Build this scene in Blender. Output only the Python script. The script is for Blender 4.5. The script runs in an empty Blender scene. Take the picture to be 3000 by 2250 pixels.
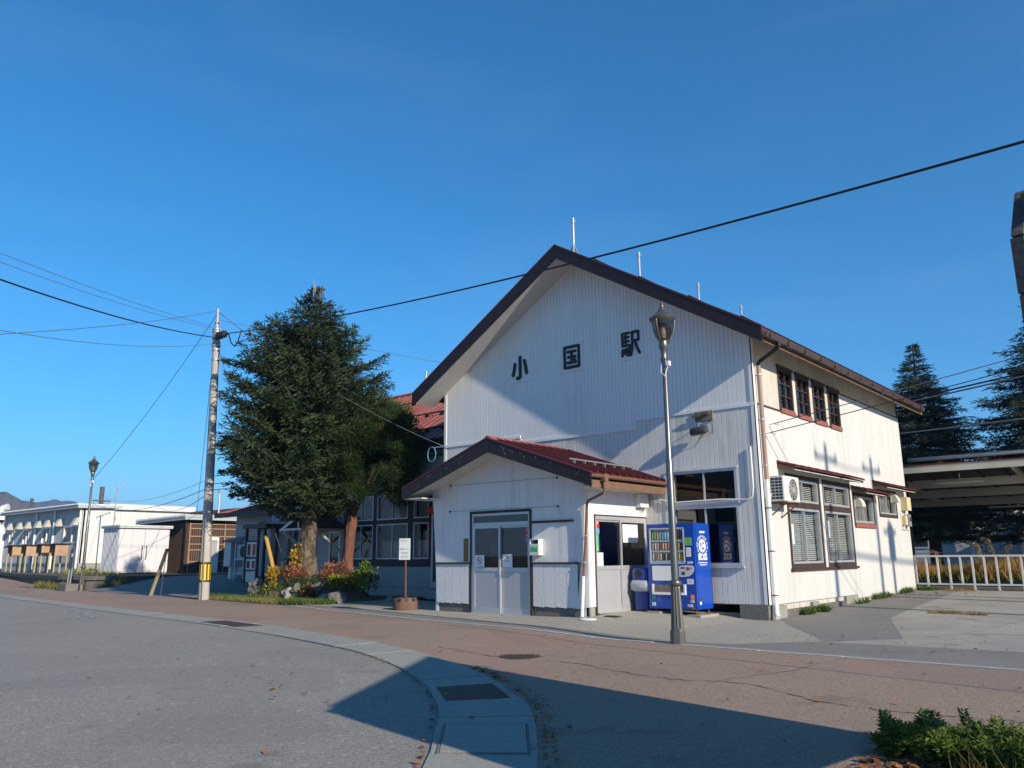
import bpy, bmesh, math, random
import numpy as np
from mathutils import Vector, Matrix

rnd = random.Random(7)
nrg = np.random.default_rng(11)
scene = bpy.context.scene
col = scene.collection

# ------------------------------------------------------------------ camera, sky, sun, exposure
CAM = Vector((7.1428, -16.4794, 1.35))
YAW, PITCH, ROLL = -0.707023, 0.211292, -0.008159
def cam_axes():
    cy, sy = math.cos(YAW), math.sin(YAW)
    f0 = Vector((sy, cy, 0)); r0 = Vector((cy, -sy, 0)); u0 = Vector((0, 0, 1))
    f = f0 * math.cos(PITCH) + u0 * math.sin(PITCH)
    u = u0 * math.cos(PITCH) - f0 * math.sin(PITCH)
    return r0 * math.cos(ROLL) + u * math.sin(ROLL), u * math.cos(ROLL) - r0 * math.sin(ROLL), f
_r, _u, _f = cam_axes()
cd = bpy.data.cameras.new('camera')
cd.sensor_width = 36.0; cd.lens = 28.139; cd.clip_start = 0.05; cd.clip_end = 9000
cam = bpy.data.objects.new('camera', cd); col.objects.link(cam)
M = Matrix(((_r.x, _u.x, -_f.x), (_r.y, _u.y, -_f.y), (_r.z, _u.z, -_f.z))).to_4x4()
M.translation = CAM
cam.matrix_world = M
scene.camera = cam

SUN = Vector((4.48, -0.80, 2.12)).normalized()          # towards the sun
world = bpy.data.worlds.new('World'); scene.world = world; world.use_nodes = True
wn = world.node_tree.nodes; wl_ = world.node_tree.links
sky = wn.new('ShaderNodeTexSky'); sky.sky_type = 'NISHITA'; sky.sun_disc = False
sky.sun_elevation = math.asin(SUN.z)
sky.sun_rotation = math.atan2(SUN.x, SUN.y)
sky.altitude = 150; sky.air_density = 1.0; sky.dust_density = 0.0; sky.ozone_density = 10.0
hs = wn.new('ShaderNodeHueSaturation'); hs.inputs['Saturation'].default_value = 1.09; hs.inputs['Hue'].default_value = 0.487
bg = wn['Background']; bg.inputs[1].default_value = 0.125
wl_.new(sky.outputs[0], hs.inputs['Color'])
tc = wn.new('ShaderNodeTexCoord'); cm = wn.new('ShaderNodeMapping'); cm.inputs['Scale'].default_value = (1.6, 3.0, 9.0); cm.inputs['Rotation'].default_value = (0.1, 0.05, 0.5)
cn_ = wn.new('ShaderNodeTexNoise'); cn_.inputs['Scale'].default_value = 1.3; cn_.inputs['Detail'].default_value = 8; cn_.inputs['Distortion'].default_value = 0.6
cr = wn.new('ShaderNodeMapRange'); cr.inputs[1].default_value = 0.50; cr.inputs[2].default_value = 0.82; cr.inputs[4].default_value = 0.028
cx_ = wn.new('ShaderNodeMix'); cx_.data_type = 'RGBA'; cx_.inputs[7].default_value = (5.2, 6.2, 7.0, 1)
wl_.new(tc.outputs['Generated'], cm.inputs['Vector']); wl_.new(cm.outputs[0], cn_.inputs['Vector']); wl_.new(cn_.outputs['Fac'], cr.inputs[0]); wl_.new(cr.outputs[0], cx_.inputs[0]); wl_.new(hs.outputs[0], cx_.inputs[6])
wl_.new(cx_.outputs[2], bg.inputs[0])
sd = bpy.data.lights.new('sun', 'SUN'); sd.energy = 4.9; sd.angle = math.radians(0.55); sd.color = (1.0, 0.88, 0.71)
so = bpy.data.objects.new('sun', sd); col.objects.link(so)
so.rotation_euler = (-SUN).to_track_quat('-Z', 'Y').to_euler(); so.location = (30, -20, 30)
scene.view_settings.view_transform = 'Standard'; scene.view_settings.look = 'None'
scene.view_settings.exposure = 0.46; scene.view_settings.gamma = 1.0
scene.view_settings.use_curve_mapping = False
scene.cycles.max_bounces = 7; scene.cycles.transparent_max_bounces = 12
scene.cycles.use_denoising = True

# ------------------------------------------------------------------ materials
MATS = {}
def mat(name, c, rough=0.6, c2=None, nscale=3.0, mix=0.5, bump=0.0, bscale=40.0, metal=0.0, spec=0.4,
        speck=None, stretch=(1, 1, 1), detail=4.0, coat=0.0, streak=None, bdist=0.02, blot=None):
    """principled material, two-tone noise in world space, optional fine relief and stone specks"""
    m = bpy.data.materials.new(name); m.use_nodes = True
    nt = m.node_tree; N = nt.nodes; L = nt.links; b = N['Principled BSDF']
    b.inputs['Roughness'].default_value = rough; b.inputs['Metallic'].default_value = metal
    b.inputs['Specular IOR Level'].default_value = spec
    b.inputs['Coat Weight'].default_value = coat
    geo = N.new('ShaderNodeNewGeometry')
    mp = N.new('ShaderNodeMapping'); mp.inputs['Scale'].default_value = stretch
    L.new(geo.outputs['Position'], mp.inputs['Vector'])
    src = None
    if c2 is not None:
        n = N.new('ShaderNodeTexNoise'); n.inputs['Scale'].default_value = nscale; n.inputs['Detail'].default_value = detail
        n.inputs['Roughness'].default_value = 0.6
        L.new(mp.outputs[0], n.inputs['Vector'])
        r = N.new('ShaderNodeMapRange'); r.inputs[1].default_value = 0.5 - mix / 2 * 0.6; r.inputs[2].default_value = 0.5 + mix / 2 * 0.9
        L.new(n.outputs['Fac'], r.inputs[0])
        mx = N.new('ShaderNodeMix'); mx.data_type = 'RGBA'
        mx.inputs[6].default_value = (*c, 1); mx.inputs[7].default_value = (*c2, 1)
        L.new(r.outputs[0], mx.inputs[0]); src = mx.outputs[2]
    if speck is not None:
        for (sc, thr, cc, amt) in speck:
            v = N.new('ShaderNodeTexVoronoi'); v.inputs['Scale'].default_value = sc
            L.new(geo.outputs['Position'], v.inputs['Vector'])
            sp = N.new('ShaderNodeSeparateColor'); L.new(v.outputs['Color'], sp.inputs[0])
            g = N.new('ShaderNodeMath'); g.operation = 'GREATER_THAN'; g.inputs[1].default_value = thr
            L.new(sp.outputs[0], g.inputs[0])
            k = N.new('ShaderNodeMath'); k.operation = 'MULTIPLY'; k.inputs[1].default_value = amt
            L.new(g.outputs[0], k.inputs[0])
            m2 = N.new('ShaderNodeMix'); m2.data_type = 'RGBA'; m2.inputs[7].default_value = (*cc, 1)
            if src is None: m2.inputs[6].default_value = (*c, 1)
            else: L.new(src, m2.inputs[6])
            L.new(k.outputs[0], m2.inputs[0]); src = m2.outputs[2]
    if blot is not None:                        # (colour, amount, scale, threshold): stains with their own outline
        for (bc, ba, bs, bt) in blot:
            nb_ = N.new('ShaderNodeTexNoise'); nb_.inputs['Scale'].default_value = bs; nb_.inputs['Detail'].default_value = 6; nb_.inputs['Roughness'].default_value = 0.65; L.new(geo.outputs['Position'], nb_.inputs['Vector'])
            rb_ = N.new('ShaderNodeMapRange'); rb_.inputs[1].default_value = bt; rb_.inputs[2].default_value = bt + 0.06; rb_.inputs[4].default_value = ba; L.new(nb_.outputs['Fac'], rb_.inputs[0])
            mb_ = N.new('ShaderNodeMix'); mb_.data_type = 'RGBA'; mb_.inputs[7].default_value = (*bc, 1)
            if src is None: mb_.inputs[6].default_value = (*c, 1)
            else: L.new(src, mb_.inputs[6])
            L.new(rb_.outputs[0], mb_.inputs[0]); src = mb_.outputs[2]
    if streak is not None:                      # (colour, amount, density): rust and dirt runs, long in z, patchy
        sc_, am_, th_ = streak
        m3 = N.new('ShaderNodeMapping'); m3.inputs['Scale'].default_value = (9, 9, 0.35); L.new(geo.outputs['Position'], m3.inputs['Vector'])
        n3 = N.new('ShaderNodeTexNoise'); n3.inputs['Scale'].default_value = 1.0; n3.inputs['Detail'].default_value = 3; L.new(m3.outputs[0], n3.inputs['Vector'])
        n4 = N.new('ShaderNodeTexNoise'); n4.inputs['Scale'].default_value = 0.9; L.new(geo.outputs['Position'], n4.inputs['Vector'])
        mu = N.new('ShaderNodeMath'); mu.operation = 'MULTIPLY'; L.new(n3.outputs['Fac'], mu.inputs[0]); L.new(n4.outputs['Fac'], mu.inputs[1])
        mr = N.new('ShaderNodeMapRange'); mr.inputs[1].default_value = th_; mr.inputs[2].default_value = th_ + 0.14; mr.inputs[4].default_value = am_; L.new(mu.outputs[0], mr.inputs[0])
        m4 = N.new('ShaderNodeMix'); m4.data_type = 'RGBA'; m4.inputs[7].default_value = (*sc_, 1)
        if src is None: m4.inputs[6].default_value = (*c, 1)
        else: L.new(src, m4.inputs[6])
        L.new(mr.outputs[0], m4.inputs[0]); src = m4.outputs[2]
    if src is None: b.inputs['Base Color'].default_value = (*c, 1)
    else: L.new(src, b.inputs['Base Color'])
    if bump > 0:
        n2 = N.new('ShaderNodeTexNoise'); n2.inputs['Scale'].default_value = bscale; n2.inputs['Detail'].default_value = 5
        L.new(mp.outputs[0], n2.inputs['Vector'])
        bp = N.new('ShaderNodeBump'); bp.inputs['Strength'].default_value = bump; bp.inputs['Distance'].default_value = bdist
        L.new(n2.outputs['Fac'], bp.inputs['Height']); L.new(bp.outputs[0], b.inputs['Normal'])
    MATS[name] = m
    return m

def glass(name, tint=(0.75, 0.8, 0.8), refl=0.10, rough=0.01):
    m = bpy.data.materials.new(name); m.use_nodes = True
    nt = m.node_tree; N = nt.nodes; L = nt.links; N.remove(N['Principled BSDF'])
    out = N['Material Output']; t = N.new('ShaderNodeBsdfTransparent'); t.inputs[0].default_value = (*tint, 1)
    g = N.new('ShaderNodeBsdfGlossy'); g.inputs['Roughness'].default_value = rough
    fr = N.new('ShaderNodeFresnel'); fr.inputs[0].default_value = 1.5
    ad = N.new('ShaderNodeMath'); ad.operation = 'ADD'; ad.inputs[1].default_value = refl; ad.use_clamp = True
    L.new(fr.outputs[0], ad.inputs[0])
    ge = N.new('ShaderNodeNewGeometry'); iv = N.new('ShaderNodeMath'); iv.operation = 'SUBTRACT'; iv.inputs[0].default_value = 1.0; L.new(ge.outputs['Backfacing'], iv.inputs[1])
    ml = N.new('ShaderNodeMath'); ml.operation = 'MULTIPLY'; L.new(ad.outputs[0], ml.inputs[0]); L.new(iv.outputs[0], ml.inputs[1])
    mx = N.new('ShaderNodeMixShader'); L.new(ml.outputs[0], mx.inputs[0]); L.new(t.outputs[0], mx.inputs[1]); L.new(g.outputs[0], mx.inputs[2])
    L.new(mx.outputs[0], out.inputs[0]); MATS[name] = m
    return m

def leafmat(name, c1, c2, trans=0.25, rough=0.55):
    """foliage: two-tone by a per-leaf attribute, some light passes through"""
    m = bpy.data.materials.new(name); m.use_nodes = True
    nt = m.node_tree; N = nt.nodes; L = nt.links; b = N['Principled BSDF']; out = N['Material Output']
    b.inputs['Roughness'].default_value = rough; b.inputs['Specular IOR Level'].default_value = 0.25
    a = N.new('ShaderNodeAttribute'); a.attribute_name = 'tone'
    mx = N.new('ShaderNodeMix'); mx.data_type = 'RGBA'
    mx.inputs[6].default_value = (*c1, 1); mx.inputs[7].default_value = (*c2, 1)
    L.new(a.outputs['Fac'], mx.inputs[0]); L.new(mx.outputs[2], b.inputs['Base Color'])
    tr = N.new('ShaderNodeBsdfTranslucent'); L.new(mx.outputs[2], tr.inputs[0])
    ms = N.new('ShaderNodeMixShader'); ms.inputs[0].default_value = trans
    L.new(b.outputs[0], ms.inputs[1]); L.new(tr.outputs[0], ms.inputs[2]); L.new(ms.outputs[0], out.inputs[0])
    MATS[name] = m
    return m

mat('asphalt', (0.235, 0.222, 0.196), 0.9, (0.295, 0.276, 0.245), 0.30, 0.9, 0.7, 90,
    speck=[(80, 0.82, (0.38, 0.36, 0.33), 0.55), (60, 0.82, (0.10, 0.095, 0.09), 0.45), (24, 0.965, (0.42, 0.40, 0.37), 0.45), (0.55, 0.80, (0.185, 0.178, 0.165), 0.25)], blot=[((0.12, 0.115, 0.105), 0.45, 0.9, 0.62), ((0.33, 0.32, 0.30), 0.35, 1.7, 0.63), ((0.10, 0.095, 0.09), 0.6, 5.0, 0.70)])
mat('asphalt_old', (0.165, 0.158, 0.145), 0.9, (0.22, 0.21, 0.195), 0.8, 0.9, 0.5, 90,
    speck=[(80, 0.8, (0.28, 0.27, 0.25), 0.6)])
mat('red_asphalt', (0.280, 0.190, 0.142), 0.9, (0.32, 0.245, 0.185), 0.35, 1.0, 0.7, 80,
    speck=[(80, 0.80, (0.43, 0.36, 0.30), 0.5), (60, 0.82, (0.13, 0.09, 0.07), 0.45), (0.5, 0.75, (0.22, 0.165, 0.135), 0.35), (0.8, 0.86, (0.29, 0.17, 0.14), 0.25)], blot=[((0.15, 0.12, 0.095), 0.5, 0.8, 0.60), ((0.30, 0.14, 0.11), 0.5, 1.6, 0.64), ((0.11, 0.085, 0.07), 0.6, 4.5, 0.69)])
mat('concrete', (0.33, 0.325, 0.285), 0.85, (0.24, 0.238, 0.21), 1.3, 0.9, 0.35, 60,
    speck=[(110, 0.8, (0.16, 0.16, 0.15), 0.6)])
mat('concrete_aggregate', (0.37, 0.34, 0.28), 0.85, (0.30, 0.28, 0.232), 0.9, 0.8, 0.5, 90,
    speck=[(75, 0.62, (0.42, 0.39, 0.34), 0.6), (70, 0.8, (0.12, 0.11, 0.10), 0.6)])
mat('concrete_yard', (0.40, 0.375, 0.325), 0.9, (0.235, 0.22, 0.195), 0.55, 0.75, 0.6, 40,
    speck=[(90, 0.78, (0.14, 0.135, 0.125), 0.6)], blot=[((0.17, 0.16, 0.14), 0.6, 0.7, 0.58), ((0.10, 0.095, 0.085), 0.6, 4.0, 0.66)])
mat('concrete_dark', (0.12, 0.115, 0.105), 0.9, (0.22, 0.21, 0.19), 3.0, 0.9, 0.6, 25)
mat('moss_concrete', (0.17, 0.16, 0.14), 0.95, (0.06, 0.06, 0.05), 2.2, 0.9, 0.8, 18)
mat('earth', (0.085, 0.07, 0.05), 0.95, (0.13, 0.11, 0.075), 2.0, 0.9, 0.7, 20)
mat('white_kerb', (0.42, 0.41, 0.37), 0.8, (0.30, 0.29, 0.26), 6, 0.8, 0.3, 60)
mat('grate_steel', (0.16, 0.14, 0.115), 0.6, (0.10, 0.08, 0.06), 9, 0.8, metal=0.3)
mat('iron', (0.055, 0.045, 0.038), 0.75, (0.09, 0.06, 0.042), 8, 0.8, 0.4, 60, metal=0.3)
mat('white_siding', (0.78, 0.78, 0.76), 0.42, (0.68, 0.685, 0.68), 1.2, 0.8, 0.12, 3.0, stretch=(1, 1, 0.25), spec=0.5, streak=((0.50, 0.48, 0.44), 0.22, 0.29))
mat('white_siding_old', (0.70, 0.69, 0.655), 0.45, (0.58, 0.575, 0.55), 1.6, 0.9, 0.35, 3.2, stretch=(1, 1, 0.6), spec=0.5, streak=((0.42, 0.37, 0.30), 0.5, 0.27))
mat('cream_siding', (0.60, 0.60, 0.575), 0.5, (0.55, 0.545, 0.515), 1.1, 0.8, 0.05, 6, stretch=(1, 1, 0.2), streak=((0.44, 0.41, 0.34), 0.30, 0.30))
mat('cream_plaster', (0.60, 0.58, 0.515), 0.7, (0.40, 0.355, 0.28), 1.1, 0.7, 0.15, 30, stretch=(1, 1, 0.5), streak=((0.26, 0.20, 0.14), 0.6, 0.28))
mat('white_board', (0.76, 0.755, 0.745), 0.5, (0.68, 0.675, 0.66), 2.0, 0.8, 0.05, 12, stretch=(1, 1, 0.2), streak=((0.45, 0.42, 0.37), 0.4, 0.30))
mat('white_stucco_board', (0.72, 0.72, 0.715), 0.65, (0.64, 0.64, 0.635), 2.0, 0.8, 0.9, 35)
mat('white_paint', (0.78, 0.78, 0.76), 0.45, (0.68, 0.67, 0.64), 4, 0.8)
mat('white_pvc', (0.80, 0.80, 0.79), 0.35, (0.72, 0.715, 0.70), 3, 0.8)
mat('grey_siding', (0.40, 0.42, 0.42), 0.5, (0.33, 0.345, 0.345), 1.2, 0.8, 0.05, 6, stretch=(1, 1, 0.2))
mat('aluminium', (0.60, 0.61, 0.62), 0.42, (0.52, 0.53, 0.54), 5, 0.7, metal=0.55)
mat('aluminium_panel', (0.50, 0.51, 0.53), 0.38, (0.46, 0.47, 0.49), 2, 0.7, metal=0.4)
mat('soffit_white', (0.62, 0.60, 0.56), 0.7, (0.55, 0.53, 0.49), 2.5, 0.8)
mat('fascia_brown', (0.018, 0.0085, 0.008), 0.45, (0.030, 0.014, 0.013), 1.5, 0.8, 0.05, 10)
mat('black_paint', (0.018, 0.017, 0.018), 0.5, (0.03, 0.028, 0.027), 4, 0.8)
mat('red_roof', (0.115, 0.017, 0.015), 0.42, (0.085, 0.016, 0.014), 1.5, 0.9, 0.06, 4, spec=0.5)
mat('red_roof_old', (0.255, 0.055, 0.045), 0.55, (0.36, 0.17, 0.13), 1.6, 0.75, 0.15, 8, stretch=(1.0, 0.35, 0.35), spec=0.4)
mat('dark_wood', (0.035, 0.021, 0.016), 0.75, (0.075, 0.045, 0.034), 6, 0.9, 0.3, 30)
mat('brown_wood', (0.20, 0.115, 0.07), 0.8, (0.10, 0.06, 0.04), 5, 0.9, 0.4, 30, stretch=(0.4, 1, 1))
mat('grey_wood', (0.060, 0.056, 0.050), 0.85, (0.12, 0.11, 0.10), 4, 0.9, 0.5, 25, stretch=(1, 0.25, 1.5))
mat('brick_red_sill', (0.30, 0.10, 0.075), 0.7, (0.22, 0.075, 0.06), 5, 0.8)
mat('gutter_brown', (0.05, 0.036, 0.033), 0.35, (0.085, 0.062, 0.055), 2.5, 0.8, spec=0.5)
mat('gutter_copper', (0.20, 0.105, 0.075), 0.4, (0.155, 0.08, 0.058), 3, 0.8, spec=0.5)
mat('pink_pipe', (0.36, 0.235, 0.205), 0.5, (0.28, 0.17, 0.14), 2.5, 0.9)
mat('lamp_metal', (0.155, 0.145, 0.125), 0.38, (0.21, 0.195, 0.17), 5, 0.8, metal=0.75)
mat('lamp_pole', (0.21, 0.205, 0.195), 0.36, (0.13, 0.125, 0.12), 7, 0.9, metal=0.75, stretch=(1, 1, 0.2))
mat('galvanised_dull', (0.26, 0.265, 0.27), 0.5, (0.18, 0.18, 0.185), 6, 0.8, metal=0.4)
mat('galvanised', (0.48, 0.49, 0.50), 0.45, (0.38, 0.39, 0.40), 6, 0.8, metal=0.5)
mat('pole_concrete', (0.44, 0.415, 0.375), 0.8, (0.33, 0.31, 0.28), 3, 0.8, 0.2, 40, stretch=(1, 1, 0.3))
mat('yellow_band', (0.85, 0.55, 0.02), 0.5, (0.75, 0.48, 0.03), 6, 0.8)
mat('yellow_old', (0.52, 0.30, 0.03), 0.65, (0.34, 0.20, 0.04), 6, 0.9)
mat('black_rubber', (0.02, 0.02, 0.021), 0.55)
mat('cable_black', (0.012, 0.012, 0.016), 0.5)
mat('cable_grey', (0.10, 0.105, 0.115), 0.5)
mat('vending_blue', (0.006, 0.062, 0.40), 0.22, (0.006, 0.055, 0.36), 1.5, 0.8, spec=0.55, coat=0.3)
mat('vending_grey', (0.55, 0.56, 0.57), 0.4)
mat('vending_white', (0.80, 0.80, 0.80), 0.3)
mat('vending_dark', (0.05, 0.05, 0.055), 0.3)
mat('bin_blue', (0.015, 0.045, 0.22), 0.4)
mat('bag_clear', (0.34, 0.37, 0.42), 0.25)
mat('sign_white', (0.80, 0.80, 0.80), 0.5)
mat('sign_red', (0.62, 0.02, 0.03), 0.5)
mat('sign_green', (0.03, 0.42, 0.16), 0.5)
mat('sign_olive', (0.16, 0.40, 0.10), 0.5)
mat('sign_blue', (0.10, 0.35, 0.55), 0.5)
mat('sign_orange', (0.75, 0.30, 0.03), 0.5)
mat('brass', (0.28, 0.17, 0.045), 0.5, (0.20, 0.12, 0.03), 7, 0.9, metal=0.4)
mat('rust', (0.20, 0.085, 0.045), 0.85, (0.11, 0.05, 0.03), 8, 0.9, 0.4, 30)
mat('rust_drum', (0.16, 0.095, 0.07), 0.85, (0.10, 0.055, 0.04), 5, 0.9, 0.4, 30)
mat('blind', (0.62, 0.60, 0.56), 0.6)
mat('blind_dark', (0.22, 0.19, 0.15), 0.7, (0.15, 0.12, 0.09), 3, 0.8)
mat('room_dark', (0.06, 0.055, 0.05), 0.9)
mat('curtain', (0.36, 0.355, 0.33), 0.85, (0.28, 0.275, 0.255), 2, 0.8)
mat('frosted', (0.34, 0.345, 0.34), 0.35)
mat('ac_white', (0.72, 0.70, 0.64), 0.5, (0.64, 0.62, 0.56), 4, 0.8)
mat('fin_dark', (0.03, 0.032, 0.035), 0.6)
mat('meter_cream', (0.66, 0.56, 0.33), 0.6, (0.58, 0.48, 0.27), 5, 0.8)
mat('bark_fir', (0.060, 0.042, 0.030), 0.95, (0.23, 0.185, 0.135), 4.5, 0.6, 1.0, 9, stretch=(1, 1, 0.55), speck=[(9, 0.70, (0.035, 0.028, 0.02), 0.65)], bdist=0.09)
mat('bark_yew', (0.20, 0.085, 0.06), 0.9, (0.11, 0.05, 0.038), 9, 0.6, 1.0, 14, stretch=(1, 1, 0.22), bdist=0.08)
mat('bark_cedar', (0.07, 0.05, 0.038), 0.95, (0.12, 0.09, 0.07), 6, 0.8, 0.8, 16)
mat('rock', (0.10, 0.092, 0.08), 0.9, (0.22, 0.20, 0.175), 3.5, 0.85, 0.9, 9)
mat('rock_pale', (0.33, 0.315, 0.29), 0.9, (0.13, 0.125, 0.11), 4, 0.85, 0.9, 9)
mat('prefab_white', (0.57, 0.575, 0.555), 0.5, (0.70, 0.70, 0.665), 0.8, 0.8)
mat('prefab_grey', (0.42, 0.46, 0.48), 0.5, (0.35, 0.385, 0.40), 0.8, 0.8)
mat('vent_cream', (0.55, 0.52, 0.46), 0.6)
mat('shed_white', (0.62, 0.615, 0.63), 0.45, (0.57, 0.565, 0.585), 0.9, 0.8)
mat('lattice_brown', (0.115, 0.075, 0.058), 0.8, (0.075, 0.05, 0.04), 5, 0.9, 0.3, 30)
mat('lattice_rail', (0.36, 0.235, 0.15), 0.8, (0.28, 0.18, 0.115), 5, 0.9)
mat('pale_door', (0.40, 0.42, 0.42), 0.5)
mat('plywood_orange', (0.34, 0.19, 0.085), 0.75, (0.46, 0.36, 0.27), 4.0, 0.75)
mat('booth_brown', (0.055, 0.030, 0.024), 0.45)
mat('house_white', (0.55, 0.56, 0.55), 0.7, (0.45, 0.46, 0.455), 1.2, 0.8)
mat('stake_wood', (0.42, 0.36, 0.20), 0.85, (0.30, 0.26, 0.14), 5, 0.9)
mat('hill_near', (0.14, 0.115, 0.08), 1.0, (0.09, 0.085, 0.065), 0.012, 0.9, spec=0.0)
mat('hill_far', (0.10, 0.09, 0.075), 1.0, (0.075, 0.075, 0.068), 0.008, 0.9, spec=0.0)
mat('canopy_cream', (0.58, 0.54, 0.44), 0.6, (0.46, 0.42, 0.34), 1.5, 0.8)
mat('fence_white', (0.72, 0.71, 0.67), 0.5, (0.55, 0.50, 0.43), 5, 0.6)
mat('teal_door', (0.03, 0.09, 0.12), 0.15)
glass('pane_clear', (0.86, 0.88, 0.88), 0.03)
glass('pane_display', (0.93, 0.94, 0.94), -0.02)
glass('pane_tint', (0.50, 0.52, 0.52), 0.07)
glass('lamp_glass', (0.44, 0.39, 0.34), 0.05, 0.06)
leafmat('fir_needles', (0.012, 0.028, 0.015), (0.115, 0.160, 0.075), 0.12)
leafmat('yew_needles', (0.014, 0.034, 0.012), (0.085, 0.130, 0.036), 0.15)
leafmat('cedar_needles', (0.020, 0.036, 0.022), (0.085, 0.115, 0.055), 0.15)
leafmat('grass_blades', (0.10, 0.14, 0.025), (0.34, 0.29, 0.11), 0.3)
leafmat('grass_green', (0.035, 0.085, 0.012), (0.12, 0.175, 0.035), 0.3)
leafmat('grass_gold', (0.22, 0.17, 0.045), (0.42, 0.24, 0.075), 0.3)
leafmat('plume', (0.22, 0.155, 0.10), (0.38, 0.29, 0.20), 0.3)
leafmat('leaf_red', (0.13, 0.05, 0.025), (0.42, 0.17, 0.085), 0.3)
leafmat('leaf_yellow', (0.27, 0.15, 0.015), (0.52, 0.34, 0.04), 0.3)
leafmat('leaf_lime', (0.06, 0.10, 0.012), (0.34, 0.35, 0.04), 0.3)
leafmat('leaf_green', (0.035, 0.085, 0.015), (0.18, 0.25, 0.035), 0.3)
leafmat('leaf_dark', (0.02, 0.045, 0.02), (0.05, 0.09, 0.035), 0.2)
leafmat('leaf_fallen', (0.13, 0.055, 0.025), (0.42, 0.20, 0.08), 0.15)

# ------------------------------------------------------------------ mesh helpers
WL = {}                                    # world location of each empty / parent
class MB:
    def __init__(s): s.v = []; s.f = []
    def add(s, vs, fs):
        o = len(s.v); s.v += [tuple(p) for p in vs]; s.f += [tuple(i + o for i in q) for q in fs]; return s
    def box(s, x0, x1, y0, y1, z0, z1):
        return s.add([(x0, y0, z0), (x1, y0, z0), (x1, y1, z0), (x0, y1, z0), (x0, y0, z1), (x1, y0, z1), (x1, y1, z1), (x0, y1, z1)],
                     [(0, 3, 2, 1), (4, 5, 6, 7), (0, 1, 5, 4), (1, 2, 6, 5), (2, 3, 7, 6), (3, 0, 4, 7)])
    def bm(s, wf, u0, u1, d0, d1, z0, z1):  # box in wall coordinates
        P = [wf(u, d, z) for z in (z0, z1) for (u, d) in ((u0, d0), (u1, d0), (u1, d1), (u0, d1))]
        return s.add(P, [(0, 3, 2, 1), (4, 5, 6, 7), (0, 1, 5, 4), (1, 2, 6, 5), (2, 3, 7, 6), (3, 0, 4, 7)])
    def bar(s, a, b, w, h=None, up=(0, 0, 1)):
        a = Vector(a); b = Vector(b); h = h or w; d = (b - a).normalized(); upv = Vector(up)
        if abs(d.dot(upv)) > 0.98: upv = Vector((0, 1, 0))
        r = d.cross(upv).normalized() * (w / 2); t = r.normalized().cross(d).normalized() * (h / 2)
        P = [p + i * r + j * t for p in (a, b) for (i, j) in ((-1, -1), (1, -1), (1, 1), (-1, 1))]
        return s.add(P, [(0, 3, 2, 1), (4, 5, 6, 7), (0, 1, 5, 4), (1, 2, 6, 5), (2, 3, 7, 6), (3, 0, 4, 7)])
    def tube(s, pts, r, n=8, cap=True):
        pts = [Vector(p) for p in pts]; rs = r if isinstance(r, (list, tuple)) else [r] * len(pts)
        prev = None; rings = []
        for i, p in enumerate(pts):
            d = (pts[min(i + 1, len(pts) - 1)] - pts[max(i - 1, 0)]).normalized()
            if prev is None:
                a = Vector((0, 0, 1)) if abs(d.z) < 0.9 else Vector((1, 0, 0)); u = d.cross(a).normalized()
            else: u = (prev - d * prev.dot(d)).normalized()
            prev = u; w = d.cross(u)
            rings.append([p + (u * math.cos(2 * math.pi * k / n) + w * math.sin(2 * math.pi * k / n)) * rs[i] for k in range(n)])
        V = [q for R in rings for q in R]; Fc = []
        for i in range(len(pts) - 1):
            for k in range(n): Fc.append((i * n + k, i * n + (k + 1) % n, (i + 1) * n + (k + 1) % n, (i + 1) * n + k))
        if cap: Fc += [tuple(range(n - 1, -1, -1)), tuple((len(pts) - 1) * n + k for k in range(n))]
        return s.add(V, Fc)
    def lathe(s, prof, n=20, c=(0, 0, 0), flute=0.0):
        V = []; Fc = []
        for (r, z) in prof:
            for k in range(n):
                rr = r * (1 - flute * (k % 2)) if r > 0 else r
                a = 2 * math.pi * k / n; V.append((c[0] + rr * math.cos(a), c[1] + rr * math.sin(a), c[2] + z))
        for i in range(len(prof) - 1):
            for k in range(n): Fc.append((i * n + k, i * n + (k + 1) % n, (i + 1) * n + (k + 1) % n, (i + 1) * n + k))
        Fc += [tuple(range(n - 1, -1, -1)), tuple((len(prof) - 1) * n + k for k in range(n))]
        return s.add(V, Fc)
    def prism(s, poly, ext):               # poly of 3-D points, swept by the vector ext
        n = len(poly); e = Vector(ext); P = [Vector(p) for p in poly]; P2 = [p + e for p in P]
        return s.add(P + P2, [tuple(range(n - 1, -1, -1)), tuple(range(n, 2 * n))] + [(i, (i + 1) % n, n + (i + 1) % n, n + i) for i in range(n)])
    def build(s, name, m, parent=None, smooth=False, kind=None, label=None, fix=True):
        off = WL.get(parent.as_pointer(), Vector((0, 0, 0))) if parent else Vector((0, 0, 0))
        me = bpy.data.meshes.new(name)
        me.from_pydata([(p[0] - off.x, p[1] - off.y, p[2] - off.z) for p in s.v], [], s.f)
        if fix:
            b = bmesh.new(); b.from_mesh(me); bmesh.ops.recalc_face_normals(b, faces=b.faces); b.to_mesh(me); b.free()
        if smooth:
            for p in me.polygons: p.use_smooth = True
            if smooth == 'auto':
                try: me.set_sharp_from_angle(angle=math.radians(35))
                except Exception: pass
        me.materials.append(MATS[m])
        return link(name, me, parent, kind, label)

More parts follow.
